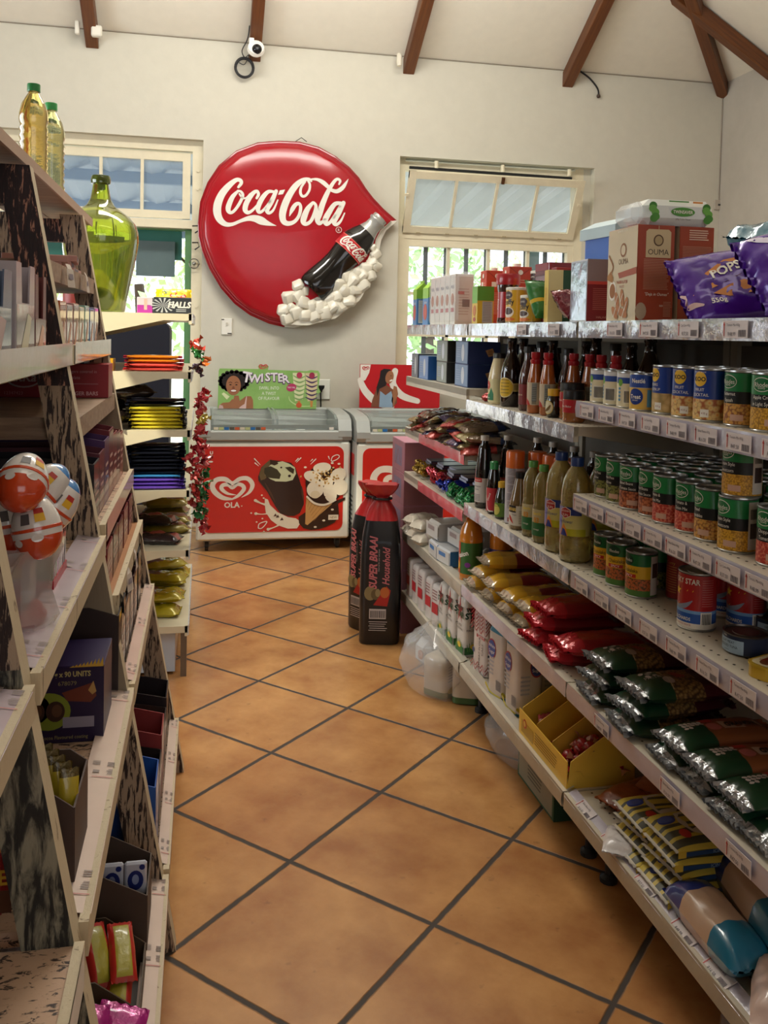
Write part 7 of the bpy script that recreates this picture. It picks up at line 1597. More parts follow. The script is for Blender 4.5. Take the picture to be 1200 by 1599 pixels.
def wbag():
    t = thing('paper_roll_bag', '', 'bag'); mb = MB(); 
    mb.box((0, 0, .06), (.10, .12, .12), K('c9ced0', .25, coat=.5, bump=.5, bs=16), ch=.03); mb.build('wrapper', t); mb = MB(); mb.lathe([(.02, 0), (.02, .004), (.008, .004), (.008, 0)], K('a8643a', .6), 14, Matrix.Translation((-.052, -.02, .06)) @ Matrix.Rotation(R(-90), 4, 'Y')); mb.build('cardboard_core', t); return t
put('wbag', wbag, Vector((.99, 3.74, 0)), .3, 'small white wrapped bundle on the floor behind the clear bag')
cb = boxy('cardboard_box', 'box', .30, .22, .14, K('3f5a40', .7), lambda mb, f, w, h: (RC(mb, f, -w*.46, h*.06, w*.46, h*.95, K('8f8a74', .6)), lines(mb, f, -w*.2, w*.2, h*.25, 6, .012, .005, K('5a5648', .6), .0005)), lambda mb, f, w, h: RC(mb, f, -w*.5, h*.0, w*.5, h*1, K('26452f', .6)))
put('gbox', cb, Vector((1.155, 2.60, 0)), SA, 'green-edged cardboard box on the floor under the bottom shelf')
for i, (x, y) in enumerate(((1.115, 1.62), (1.10, 1.50), (1.19, 1.56))):
    def wtr():
        t = thing('water_bottle', '', 'bottle'); mb = MB(); mb.lathe([(.028, 0), (.032, .008), (.030, .04), (.032, .06), (.031, .10), (.026, .125), (.012, .145)], glass('b8b4b8', .06, 'clear_bottle', .4), 18); mb.build('bottle_body', t); mb = MB(); mb.lathe(capp(.014, .143, .014), K('3a3436', .4), 14); mb.build('cap', t); return t
    put('water', wtr, Vector((x, y, 0)), 0, 'clear plastic bottle on the floor under the near bottom shelf, %s' % ('leftmost', 'nearest', 'rearmost')[i])
# tall stack of printed cartons at the far end of the run
def pc(mb, f, w, h): RC(mb, f, -w*.3, h*.2, w*.3, h*.8, K('8a80a0', .5)); mb.stroke([(-w*.2, h*.2, .006), (0, h*.7, .006), (w*.2, h*.3, .006)], K('a04a4a', .5), f, .0006, sub=1)
pcb = boxy('printed_carton', 'box', .26, .20, .155, K('b07a8a', .5), pc, lambda mb, f, w, h: RC(mb, f, -w*.48, .004, w*.48, h-.004, K('a06a72', .5)), ch=.002)
for i in range(6): put('pcb', pcb, Vector((1.115, 4.36, .1555*i)) if False else rs(4.27, .105, .1555*i), SA, 'mauve printed carton, %s from the floor in the stack by the gondola end' % ORD[i], 'stack of mauve cartons')

# ================================================================== goods on the plank rack (fronts look to +x, towards the aisle)
ry = 1.831
def wbot(mb, r, z0, z1, f): pass
wb_prof = [(.030, 0), (.036, .006)] + [(.0372-.0042*(i % 2), .02+i*.0095) for i in range(14)] + [(.037, .158), (.036, .175), (.030, .20), (.018, .222), (.0135, .228), (.0135, .236)]
gold = K('f0d27a', .05, 0, .6, nz=.06, trans=.9, coat=1.0, ior=1.25, bump=.25, bs=22); gold2 = K('e2d896', .05, 0, .6, nz=.06, trans=.9, coat=1.0, ior=1.25, bump=.25, bs=22)
put('gb1', bottle('oil_bottle', 'bottle', wb_prof, gold, K('2f8a4a', .35, coat=.3), capp(.0165, .232, .020)), Vector((-.445, 2.50, ry)), 0, 'ribbed golden oil bottle with dark green cap on top of the plank rack')
put('gb2', bottle('oil_bottle', 'bottle', wb_prof, gold2, K('46b060', .35, coat=.3), capp(.0165, .232, .020)), Vector((-.440, 2.74, ry)), 0, 'ribbed pale oil bottle with light green cap behind the golden one', scale=1.04)
def carton_open(name, label, w, d, h, fh, outer, inner, front=None, side=None, bh=None, loc=None, rz=pi, key=None, notch=False):
    """open counter carton; front wall of height fh"""
    def mk():
        t = thing(name, '', 'carton'); mb = MB(); T_ = .003; bh_ = bh or h
        mb.box((0, 0, T_/2), (d, w, T_), inner); mb.box((-d/2, 0, fh/2), (T_, w, fh), outer); mb.box((d/2, 0, bh_/2), (T_, w, bh_), inner)
        for s_ in (-1, 1):
            pts = [(-d/2, 0), (d/2, 0), (d/2, bh_), (-d/2+d*.35, h), (-d/2, fh)] if not notch else [(-d/2, 0), (d/2, 0), (d/2, h), (-d/2, h)]
            if notch: mb.prism([(s_*w/2, fh), (s_*w/2, h), (s_*w*.24, h), (s_*w*.20, fh)], -.0015, .0015, outer, lambda p: Vector((-d/2+p[2], p[0], p[1])))
            mb.prism(pts, s_*w/2-T_/2, s_*w/2+T_/2, outer, lambda p: Vector((p[0], p[2], p[1])))
        mb.build('tray', t, smooth=False)
        if front: mb = MB(); front(mb, lambda p: Vector((-d/2-.002-p[2], -p[0], p[1])), w, fh); mb.build('print_front', t, smooth=False)
        if side: mb = MB(); side(mb, lambda p: Vector((-p[0], w/2+.002+p[2], p[1])), d, h); mb.build('print_side', t, smooth=False)   # lies on the side seen first from the aisle end
        return t
    return put(key or label, mk, loc, rz, label)
def lx(z, back=0): return LX(z) - .012 - back
cello = lambda c: K(c, .1, .25, .6, coat=1.0, bump=.35, bs=10)
# level just under eye height
zz = 1.4055
def fr1(c1, c2): return lambda mb, f, w, h: (RC(mb, f, -w*.47, h*.03, w*.47, h*.97, cello(c1)), mb.poly([(-w*.3, 0), (w*.1, 0), (w*.3, h*.7), (w*.1, h*.8)], K(c2, .3), f, .0005))
carton_open('sweet_carton', 'cream box with fine print at the left edge of the eye-level rack shelf', .14, .16, .155, .15, K('c9bfa8', .4), K('8a7a64', .6), lambda mb, f, w, h: lines(mb, f, -w*.4, w*.4, h*.05, 18, .006, .002, K('8a8070', .5)), loc=Vector((lx(zz)-.08, 1.255, zz)))
carton_open('sweet_carton', 'silver and blue display carton with dark cut-out window on the eye-level rack shelf', .22, .16, .135, .075, K('5a6880', .25), K('2a1c1c', .6), fr1('7f93ac', 'b08a84'), notch=True, loc=Vector((lx(zz)-.08, 1.47, zz)))
carton_open('sweet_carton', 'silver-white display carton with notched front showing maroon wrappers', .17, .16, .155, .085, K('b3a9ac', .25), K('3a1a1c', .6), fr1('b9b2b4', 'c9c2a4'), notch=True, loc=Vector((lx(zz)-.08, 1.70, zz)))
carton_open('sweet_carton', 'brown-edged display carton beside the rack upright at eye level', .12, .15, .145, .06, K('6a2f28', .4), K('5a3428', .6), fr1('b08a80', 'd8a080'), notch=True, loc=Vector((lx(zz)-.08, 1.88, zz)))
carton_open('sweet_carton', 'tall red and purple carton with printed number behind the silver display cartons', .14, .14, .185, .17, K('8a2034', .35), K('4a1a2a', .6), None, None, loc=Vector((lx(zz)-.27, 1.80, zz)))
mb = MB(); f = lambda p: Vector((p[0], -p[2], p[1])); RC(mb, f, -.06, -.012, .03, .012, K('a02438', .4)); mb.text('4419812', .02, K('c98a8a', .5), f, -.015, 0, .0005)
o = bpy.data.objects['sweet_carton.004']; q = mb.build('print_back', o, smooth=False); q.location = (.0, .0725, .160); q.rotation_euler = (0, 0, pi)
def barz(c1, c2, L=.13, w=.028, th=.014):
    def mk():
        t = thing('chocolate_bar', '', 'chocolate bar'); mb = MB(); pillow(mb, L, w, th, lambda u, v, tt: foil(c2, .28) if abs(u) > .8 else K(c1, .3, coat=.5, bump=.1), 3, nu=12, nv=6, crimp=.06); mb.build('wrapper', t); return t
    return mk
for i in range(6): put('mbar', barz('30201c', '8a8a94'), Vector((lx(zz)-.04-.018*(i//3), 1.41+.045*(i % 3), zz+.075)), 0, 'dark chocolate bar standing in the silver and blue display carton', 'bars in the silver and blue carton', rot=(0, R(-84), 0))
for i in range(4): put('mrbar', barz('5a1a20', 'a06a6a'), Vector((lx(zz)-.04-.02*(i//2), 1.665+.05*(i % 2), zz+.078)), 0, 'maroon chocolate bar standing in the notched silver-white carton', 'bars in the silver-white carton', rot=(0, R(-84), 0))
cc = [('c0602a', 'orange'), ('c9b8b4', 'white and pink'), ('b58a84', 'pale maroon-striped'), ('c9c0a4', 'cream'), ('8ab0a4', 'pale teal'), ('2f62a8', 'bright blue with dots'), ('a9a4b0', 'silver')]
for i, (c, nm) in enumerate(cc):
    put('lit%d' % i, boxy('sweet_box', 'box', .095, .12, .105-.006*(i % 2), K(c, .3), (lambda c: lambda mb, f, w, h: (RC(mb, f, -w*.45, h*.03, w*.45, h*.97, cello(c)), mb.poly([(-w*.4, 0), (-w*.1, 0), (w*.3, h*.5), (w*.1, h*.6)], K('c98a6a', .3), f, .0005)))(c)), Vector((lx(zz)-.065, 2.175+.109*i, zz)), pi, '%s sweet box in the row beside the farthest rack upright' % nm)
# thin packs on the high board
zz = 1.6005
for i in range(5): put('flat', boxy('card_pack', 'packet', .15, .16, .017, K('b3847a', .5), lambda mb, f, w, h: RC(mb, f, -w*.4, .002, w*.1, h-.002, K('5a5a66', .5)), ch=.001), Vector((lx(zz)-.09-.012*(i % 2), 2.72-.0*i if i < 3 else 2.50, zz+.0175*(i if i < 3 else i-3))), pi+.05*i, 'thin pinkish card pack, %s on the highest rack board' % ('lowest, farther pile', 'middle, farther pile', 'top, farther pile', 'lower, nearer pile', 'upper, nearer pile')[i])
def ht(s): 
    t = thing('hanging_tag', '', 'price tag'); mb = MB(); mb.add([(0, -.02, 0), (0, .02, 0), (.006, .02, -.045), (.004, -.02, -.045)], [(0, 1, 2, 3)], K('c9bdb0', .5)); mb.add([(.0, -.014, .0), (-.006, -.014, .012), (-.006, .014, .012), (0, .014, 0)], [(0, 1, 2, 3)], K('c9bdb0', .5)); mb.build('card', t, smooth=False)
    mb = MB(); mb.add([(.0028, -.012, -.012), (.0028, .012, -.012), (.0048, .012, -.026), (.0040, -.012, -.026)], [(0, 1, 2, 3)], K('8a8088', .5)); mb.build('print', t, smooth=False); return t
for i, (y, z) in enumerate(((2.30, 1.60), (2.62, 1.60), (2.16, .825), (2.36, .825), (2.58, .825), (2.80, .825))): put('ht', lambda: ht(0), Vector((LX(z)+.016, y, z-.008)), .25*((i % 3)-1), 'curling price tag on the %s, %s from the near end' % (('highest rack board', 'orange-brown rack board')[z < 1], ORD[i if i < 2 else i-2]))
# red finger bar carton
zz = 1.2255+.02
rshelf_top = 1.2455
def kk(mb, f, w, h):
    mb.poly(ell(-w*.24, h*.60, w*.16, h*.32, 24), K('a89a9c', .4), f, .0004); mb.poly(ell(-w*.24, h*.60, w*.145, h*.27, 24), K('7a1420', .4), f, .0008); mb.text('KitKat', .036, K('b0a4a6', .4), f, -w*.24, h*.60, .0012, .95, shear=.2, bold=.02)
    mb.text('2 Finger Fingers covered in', .0125, K('c98a90', .5), f, w*.20, h*.78, .0005, .9); mb.text('Milk Chocolate', .0135, K('c98a90', .5), f, w*.13, h*.60, .0005, .9); lines(mb, f, w*.05, w*.45, h*.40, 1, .01, .0022, K('a86a70', .5)); mb.text('12347423', .014, K('b8747c', .5), f, -w*.33, h*.13, .0005, .95); mb.text('/ 2 FINGER BARS', .0155, K('d8a4a8', .5), f, w*.24, h*.13, .0005, .95, bold=.02)
kbox = boxy('finger_bar_carton', 'carton', .12, .315, .098, K('8f1a28', .35, coat=.2), None, kk)
put('kit', kbox, Vector((-.428, 2.76, zz+.0005)), 0, 'dark red finger bar carton lying between the two far rack uprights')
put('bb1', boxy('sweet_box', 'box', .12, .24, .028, K('2a3450', .4), None, lambda mb, f, w, h: (mb.poly(ell(.04, h*.5, .03, h*.35, 14), K('a06a3a', .4), f), mb.poly(ell(-.05, h*.5, .02, h*.3, 14), K('5a78a8', .4), f))), Vector((-.46, 2.77, zz+.0990)), 0, 'flat navy sweet box with brown picture on the dark red carton')
put('bb2', boxy('sweet_box', 'box', .11, .22, .018, K('a9805a', .5)), Vector((-.47, 2.77, zz+.1275)), .05, 'flat tan box lying on the navy sweet box')
# level .975: sweet eggs, green box
zz = .9755
def egg():
    t = thing('toy_egg', '', 'egg'); wh = K('d8d2cc', .2, coat=.8); orr = K('c9451f', .2, coat=.8); bl = K('3a7fc0', .2, coat=.8); n = 22; prof = []
    for i in range(n+1):
        a = pi*i/n; z = -cos(a)*.052; r = .037*sin(a)*(1+.12*cos(a)); prof.append((max(r, .0005), z, orr if i < 9 else (wh if i < 17 else bl)))
    mb = MB(); mb.lathe(prof, wh, 28); mb.build('shell', t)
    mb = MB(); mb.lathe([(.0365, -.006), (.0385, -.005), (.0385, -.001), (.0365, 0)], orr, 28); mb.build('rim', t)
    mb = MB(); f = lambda p: Vector((-sqrtp(p), p[0], p[1])) ; 
    def g(p):
        a = pi+p[0]/.037; rr_ = .037*sin(math.acos(max(-1, min(1, -p[1]/.052))))*(1-.12*p[1]/.052)+.0012; return Vector((rr_*cos(a), rr_*sin(a), p[1]))
    RC(mb, g, -.010, .006, .004, .022, K('5a5452', .5)); RC(mb, g, .012, .008, .028, .020, K('d8a82a', .4)); RC(mb, g, .012, .020, .028, .028, K('b03028', .4)); mb.poly(ell(.012, -.016, .009, .006, 12), wh, g); mb.poly(ell(-.02, -.02, .008, .006, 12), wh, g); mb.build('print', t, smooth=False)
    return t
for i, (u, v, Y, rot) in enumerate(((36, 752, 1.42, (R(20), R(48), R(112))), (57, 822, 1.44, (R(-12), R(6), R(80))), (84, 790, 1.55, (R(38), R(14), R(95))), (12, 815, 1.50, (R(-8), R(4), R(100))), (66, 765, 1.54, (R(30), R(40), R(70))), (34, 838, 1.54, (R(10), R(-10), R(120))))):
    put('egg', egg, atY(u, v, Y), 0, 'orange, white and blue toy egg, %s of the heap beside the near upright' % ('topmost', 'front lower one', 'right-hand one', 'leftmost', 'upper one behind', 'lowest one behind')[i], rot=rot)
def ebag():
    t = thing('cone_bag', '', 'plastic bag'); mb = MB(); N = 20; vs = []; fs = []; lv = [(.055, 0), (.062, .02), (.05, .06), (.058, .10), (.075, .135)]
    for j, (r, z) in enumerate(lv):
        for i in range(N): a = 2*pi*i/N; q = r*(1+.10*sin(a*5+j)); vs.append((q*cos(a), q*sin(a), z))
    for j in range(len(lv)-1):
        for i in range(N): k2 = (i+1) % N; fs.append((j*N+i, j*N+k2, (j+1)*N+k2, (j+1)*N+i))
    mb.add(vs, fs, glass('d9d4d2', .1, 'cone_film', .4)); mb.build('film', t)
    mb = MB(); mb.lathe([(.045, .002), (.048, .02), (.040, .035)], K('a82a22', .3, coat=.5), 18); mb.box((.02, 0, .075), (.012, .05, .06), K('a9a4a2', .4)); mb.build('contents', t); return t
for i, (x, y) in enumerate(((-.285, 1.47), (-.33, 1.36), (-.37, 1.52))): put('ebag', ebag, Vector((x, y, zz)), i*1.1, 'clear cone bag with red foot under the toy eggs, %s' % ('nearest the shelf edge', 'left one', 'rear one')[i])
def gst(mb, f, w, h): 
    for i in range(7): mb.poly([(-w*.5+i*w*.14, 0), (-w*.5+i*w*.14+w*.07, 0), (-w*.38+i*w*.14+w*.07, h), (-w*.38+i*w*.14, h)], K(('b9b4b8', '5a8a5a', '8a6a9a')[i % 3], .3), f)
put('gb', boxy('sweet_box', 'box', .15, .11, .165, K('2c5f34', .35), lambda mb, f, w, h: (RC(mb, f, -w*.49, h*.0, w*.49, h, cello('8f9490')), gst(mb, f, w*.96, h*.9)), lambda mb, f, w, h: None), Vector((lx(zz)-.075, 1.72, zz)), pi, 'green sweet box with striped film front and red foot')
o = bpy.data.objects['sweet_box.009'] if 'sweet_box.009' in bpy.data.objects else None
mb = MB(); mb.box((0, 0, .012), (.114, .154, .024), K('a3202c', .35)); q = USED['gb']; mb.build('base_band', q, smooth=False)
mb = MB(); f = lambda p: Vector((-p[0], .0765+p[2], p[1])); mb.poly(ell(-.01, .045, .022, .016, 14), K('b8982a', .4), f); mb.poly(ell(.01, .09, .03, .03, 14), K('8a4a2a', .4), f); mb.build('print_back', q, smooth=False)
# cartons along the far section, and under
def maroon(c): return lambda mb, f, w, h: (RC(mb, f, -w*.47, h*.03, w*.47, h*.97, K(c, .3, coat=.5)), lines(mb, f, -w*.3, w*.3, h*.3, 3, h*.14, h*.05, K('b89a90', .5), .0005))
zz = .9955
for i, (y, h, c, nm) in enumerate(((2.12, .155, '16121a', 'black carton with a small white number'), (2.24, .165, '5a2430', 'maroon open carton'), (2.36, .185, '4a2a5a', 'purple-fronted brown carton'), (2.48, .20, '6a1c24', 'tall maroon brown carton'), (2.60, .175, '7a2a2a', 'red-brown carton'), (2.71, .165, '5a1c20', 'dark red carton'), (2.82, .15, '8a4034', 'rust-coloured carton'))):
    carton_open('sweet_carton', nm + ' on the middle shelf between the far rack uprights', .11, .30, h, h*.9, K(c, .4), K('4a2f26', .6), maroon(c), loc=Vector((lx(zz)-.155, 2.185+(y-2.12)*.93, zz)))
mb = MB(); f = lambda p: Vector((p[0], -p[2], p[1])); mb.text('132', .024, K('b9b0b0', .5), f); q = mb.build('number', USED['black carton with a small white number on the middle shelf between the far rack uprights'], smooth=False); q.location = (-.115, .0575, .125); q.rotation_euler = (0, 0, pi)
zz = .8305-.0
for i, (y, h, c, nm) in enumerate(((2.13, .125, '7a1c20', 'dark red carton marked with a 2'), (2.28, .13, '4a2a22', 'plain brown carton'), (2.43, .12, '5a2226', 'maroon carton'), (2.60, .125, '7a3230', 'rust carton'), (2.78, .12, '6a2434', 'wine-red carton'))):
    carton_open('sweet_carton', nm + ' on the orange-brown board of the rack', .13, .26, h, h*.85, K(c, .4), K('4a2f26', .6), maroon(c), loc=Vector((lx(zz)-.135, 2.20+(y-2.13)*.95, zz)))
mb = MB(); f = lambda p: Vector((p[0], -p[2], p[1])); mb.text('2', .03, K('c98a80', .5), f); q = mb.build('number', USED['dark red carton marked with a 2 on the orange-brown board of the rack'], smooth=False); q.location = (-.09, .0675, .08); q.rotation_euler = (0, 0, pi)
zz = .6205
def purp(mb, f, w, h):
    RC(mb, f, -w*.499, .002, w*.499, h*.985, K('1f1238', .4)); mb.text('22.7g x 90 UNITS', .0150, K('b0a46a', .5), f, 0, h*.90, .0004, .82, bold=.03); mb.text('678079', .012, K('8a7f50', .5), f, 0, h*.78, .0004)
    mb.poly(ell(-.035, h*.42, .042, .038, 24), K('7f8a2a', .4), f, .0004); mb.poly(ell(-.062, h*.46, .03, .03, 20), K('7f8a2a', .4), f, .0004)
    for x in (-.022, -.060): mb.poly(ell(x, h*.42, .018, .021, 18), K('3a2218', .4), f, .0008); mb.poly(ell(x+.003, h*.43, .010, .013, 14), K('5a3a26', .4), f, .0012)
    mb.poly([(-.01, h*.66), (.05, h*.78), (.056, h*.60), (.045, h*.52), (.0, h*.55)], K('6a3020', .4), f, .0004); mb.poly([(.05, h*.80), (.056, h*.66), (.048, h*.62), (.040, h*.68)], K('b08a50', .5), f, .0008)
    RC(mb, f, -.008, h*.20, .052, h*.34, K('8a8494', .5), .0008); mb.text('Cocoa Flavoured coating', .0105, K('9a8f5a', .5), f, -.005, h*.08, .0004, .85)
    for i in range(9): x = .004+i*.007; mb.poly([(x, h*.985), (x+.009, h*.985), (x+.008, h*(1.01+.012*i))], K('c9a032', .5), f, .0008)
pbx_ = boxy('wafer_roll_carton', 'carton', .16, .140, .155, K('241640', .4), None, None)
t = put('purple', pbx_, Vector((-.257, 1.912, zz)), 0, 'dark purple wafer roll carton with yellow print behind the near upright')
mb = MB(); purp(mb, lambda p: Vector((p[0], -.0805-p[2], p[1])), .140, .155); mb.build('print_side', t, smooth=False)
carton_open('sweet_carton', 'brown open carton with yellow torn corner behind the purple carton', .07, .18, .20, .18, K('2f2220', .5), K('6a4f34', .6), lambda mb, f, w, h: RC(mb, f, -w*.4, h*.9, w*.4, h*1.0, K('c9a032', .5)), loc=Vector((lx(zz)-.10, 2.10, zz)), bh=.20)
carton_open('sweet_carton', 'brown open carton holding yellow-wrapped bars beside the near upright', .15, .075, .14, .12, K('4a3830', .6), K('5a4436', .6), loc=Vector((lx(zz)-.045, 1.425, zz)), bh=.14)
for i in range(5): put('ybar', barz('b09a22', '5a4a1a', .14, .030, .013), Vector((lx(zz)-.022-.013*i, 1.385+.022*i, zz+.088)), 0, 'yellow-wrapped bar standing in the brown carton', 'yellow bars in the brown carton', rot=(R(20), R(-78), R(90)))
carton_open('sweet_carton', 'red nut bar carton with orange lettering at the left edge, low on the rack', .20, .15, .12, .11, K('8f1c1c', .4), K('4a1a16', .6), None, loc=Vector((-.345, 1.40, zz)), bh=.12)
mb = MB(); f = lambda p: Vector((p[0], -p[2], p[1])); mb.text('NUT', .030, K('c97a2a', .4), f, .03, .085, .0, bold=.03); mb.text('LOVE', .030, K('c9a02a', .4), f, .03, .055, 0, bold=.03); mb.poly([(-.07, .004), (.07, .004), (.07, .036), (-.07, .036)], K('5a3420', .4), f); q = mb.build('lettering', USED['red nut bar carton with orange lettering at the left edge, low on the rack'], smooth=False); q.location = (-.02, .1025, 0); q.rotation_euler = (0, 0, pi)
for i, (y, h, c, nm) in enumerate(((2.20, .20, '17131a', 'black carton with tan edge'), (2.33, .165, '4a3a30', 'brown carton with a card flap'), (2.46, .15, '26202e', 'dark blue-black carton'), (2.60, .16, '5a3a34', 'brown and pink carton'), (2.76, .19, '1a1618', 'tall black carton'))):
    carton_open('sweet_carton', nm + ' on the knee-high shelf of the far rack section', .11, .24, h, h*.9, K(c, .5), K('7a6a50', .6), maroon(c), loc=Vector((lx(zz)-.13, 2.19+(y-2.20)*.98+.0, zz)))
for i, (x, y, h, c, nm) in enumerate(((-.42, 1.66, .15, '3a2620', 'dark brown'), (-.50, 1.90, .18, '4a2028', 'dull maroon'), (-.45, 1.16+.35, .13, '4a3020', 'tan-lined brown'))):
    carton_open('sweet_carton', nm + ' open carton deep on the knee-high shelf by the near upright', .18, .16, h, h*.9, K(c, .5), K('5a4432', .6), loc=Vector((x-.08, y+.02, zz)))
zz = .1705
for i, (y, h, c, nm) in enumerate(((2.14, .22, '1f4f9a', 'blue carton with tan flap'), (2.32, .16, '2a1f1c', 'dark brown carton'), (2.48, .20, '8a3434', 'red carton with small print'), (2.66, .14, '3a2a26', 'low dark carton'), (2.82, .17, '241c20', 'black carton at the far end'))):
    carton_open('sweet_carton', nm + ' on the lowest shelf of the rack', .14, .26, h, h*.88, K(c, .45), K('5a4a3a', .6), maroon(c), loc=Vector((lx(zz)-.14, 2.20+(y-2.14)*.93, zz)))
carton_open('sweet_carton', 'brown carton of blue and white packs low beside the middle upright', .15, .24, .17, .125, K('4a3a30', .6), K('3a2c26', .6), loc=Vector((lx(zz)-.13, 1.90, zz)), bh=.16)
def bwp():
    t = thing('gum_pack', '', 'packet'); mb = MB(); mb.box((0, 0, .035), (.012, .045, .07), K('b9bcc8', .3, coat=.5), ch=.004); mb.build('wrapper', t, smooth=False); mb = MB(); f = lambda p: Vector((.0065+p[2], p[0], p[1])); mb.poly(ell(0, .033, .016, .021, 18), K('1f2a6a', .35), f); mb.poly(ell(0, .035, .007, .011, 12), K('8a94b8', .35), f, .0004); mb.poly(ell(.013, .060, .006, .006, 10), K('1f2a6a', .35), f); mb.build('print', t, smooth=False); return t
for i in range(3): put('bwp', bwp, Vector((lx(zz)-.035-.047*i, 1.865, zz+.105)), -pi/2, 'white pack with blue oval standing in the low brown carton, %s from the aisle' % ORD[i])
carton_open('sweet_carton', 'brown carton of yellow and red packs on the lowest rack shelf', .18, .22, .11, .05, K('4a3a2a', .6), K('3a2c22', .6), loc=Vector((lx(zz)-.12, 1.70, zz)))
def yrp():
    t = thing('crisp_stick_pack', '', 'packet'); mb = MB(); pillow(mb, .12, .05, .024, lambda u, v, tt: K('a82820', .3, coat=.5) if (abs(v) > .55 or abs(u) > .8) else K('978c24', .35, coat=.3, bump=.3, bs=30), 8, nu=14, nv=10); mb.build('wrapper', t); return t
for i in range(6): put('yrp', yrp, Vector((lx(zz)-.05-.045*(i % 4), 1.68+.03*(i//4), zz+.055+.03*(i//3))), 0, 'yellow pack with red edges in the low brown carton', 'yellow and red packs low on the rack', rot=(R(8*(i % 3)), R(-20-12*(i % 4)), R(90+10*(i % 3))))
def mgp():
    t = thing('pink_sweet_pack', '', 'packet'); mb = MB(); pillow(mb, .14, .09, .035, lambda u, v, tt: foil('a8287a', .22, 30, .8, .2), 14, nu=14, nv=10, wr=.3); mb.build('wrapper', t); return t
for i in range(3): put('mgp', mgp, Vector((lx(zz)-.05-.05*i, 1.52-.02*i, zz+.045+.02*i)), 0, 'magenta foil sweet pack, %s from the aisle on the lowest rack shelf' % ORD[i], rot=(R(15), R(-35), R(70+20*i)))

# ================================================================== goods on the sweet gondola behind
gx, gy = -.05, 3.75
def demi():
    t = thing('demijohn', '', 'demijohn'); gm_ = K('c6d060', .04, 0, .6, nz=.10, trans=.92, coat=1.0, ior=1.2, bump=.08, bs=7)
    prof = [(.088, 0), (.094, .01), (.100, .06), (.118, .16), (.134, .25), (.141, .31), (.140, .35), (.130, .385), (.108, .415), (.078, .44), (.052, .462), (.038, .49), (.031, .53), (.028, .555)]
    mb = MB(); mb.lathe(prof, gm_, 48, cap1=False); mb.lathe([(r*.965, max(.01, z)) for r, z in prof], gm_, 48, cap1=False); mb.build('glass_body', t, ang=80)
    mb = MB(); mb.lathe([(.028, .553), (.036, .557), (.037, .572), (.033, .590), (.026, .592), (.024, .56)], K('5f7026', .06, 0, .6, trans=.6, coat=1.0), 32, cap0=False, cap1=False); mb.build('neck_ring', t); return t
put('demi', demi, Vector((-.445, 4.05, 1.5155)), 0, 'large green glass demijohn on top of the sweet gondola', scale=(1.14, 1.14, 1.0))
def hal(mb, f, w, h):
    RC(mb, f, -w*.49, h*.02, w*.49, h*.98, K('2c2f33', .35)); 
    for i in range(14): a = 2*pi*i/14; mb.poly([(-w*.24, h*.5), (-w*.24+h*.75*cos(a), h*.5+h*.46*sin(a)), (-w*.24+h*.75*cos(a+.18), h*.5+h*.46*sin(a+.18))], K('b9bcbc', .4), f, .0004)
    mb.text('HALLS', .034, g_w, f, w*.18, h*.55, .0008, .95, bold=.04, shear=.2); lines(mb, f, w*.1, w*.40, h*.12, 2, .007, .003, K('b9bcbc', .4), .0006)
put('halls', boxy('sweet_box', 'box', .10, .15, .066, K('2c2f33', .35), None, hal), Vector((-.128, 3.82, 1.5155)), 0, 'black and white cough sweet box on the gondola edge in front of the doorway')
put('pinkb', boxy('sweet_box', 'box', .09, .062, .064, K('cfc6cc', .35), None, lambda mb, f, w, h: (RC(mb, f, -w*.49, 0, w*.49, h*.5, K('b03a9a', .4)), RC(mb, f, -w*.05, h*.2, w*.15, h*.9, K('d8b0a0', .4), .0005))), Vector((-.238, 3.82, 1.5155)), 0, 'small white and magenta box left of the cough sweet box')
yb = packet('sweet_bag', 'bag', .15, .13, .07, lambda u, v, t: K('d8b81a', .3, coat=.5, bump=.2, bs=18), 121, lambda mb, f: (mb.poly(ell(.02, .02, .035, .014, 18), K('b8301f', .4), f, .0003), mb.text('maynards', .017, g_w, f, .02, .02, .0008, .9), mb.poly(ell(-.035, .035, .011, .008, 12), K('5a6a2a', .4), f, .0003)), wr=.25)
put('yb', yb, Vector((-.13, 3.95, 1.555)), 0, 'yellow sweet bag with red oval behind the cough sweet box', rot=(R(70), 0, 0))
put('ybox', boxy('sweet_box', 'box', .10, .12, .05, K('d0981a', .35)), Vector((-.42, 3.82, 1.2755)), 0, 'small amber box seen under the top gondola shelf')
put('jar2', bottle('pickle_jar', 'jar', [(.05, 0), (.055, .01), (.055, .13), (.045, .15)], K('c9b82a', .1, coat=.8, trans=.3), K('d8d2a0', .4), capp(.048, .148, .02), (.03, .10, .0555, lambda mb, r, z0, z1, f: lab(mb, r, z0, z1, K('6a2420', .4)))), Vector((-.565+.05, 3.86, 1.5155)), R(90), 'yellow jar with dark label left of the green demijohn')
def lbar(c, c2, L=.235, w=.08, th=.017, seed=2):
    def mk():
        t = thing('chocolate_bar', '', 'chocolate'); mb = MB(); pillow(mb, L, w, th, lambda u, v, tt: (foil(c2, .25, 30, .5, .2) if abs(u) > .84 else K(c, .28, coat=.5)), seed, nu=16, nv=8, wr=.1, crimp=.07, flat=.5, serr=.3); mb.build('wrapper', t)
        return t
    return mk
def stack(key, mk, x, y, z, n, pitch, lab_, grp=None, j=.006):
    for i in range(n): rnd = random.Random(i*7+int(z*100)); put(key, mk, Vector((x+rnd.uniform(-j, j), y+rnd.uniform(-j, j), z+pitch*i)), rnd.uniform(-.04, .04), lab_ % ORD[i], grp)
stack('or', lbar('c9781f', '9a2a3a'), -.20, 3.81, 1.2755+.034, 2, .016, 'orange-gold chocolate slab, %s above the red ones')
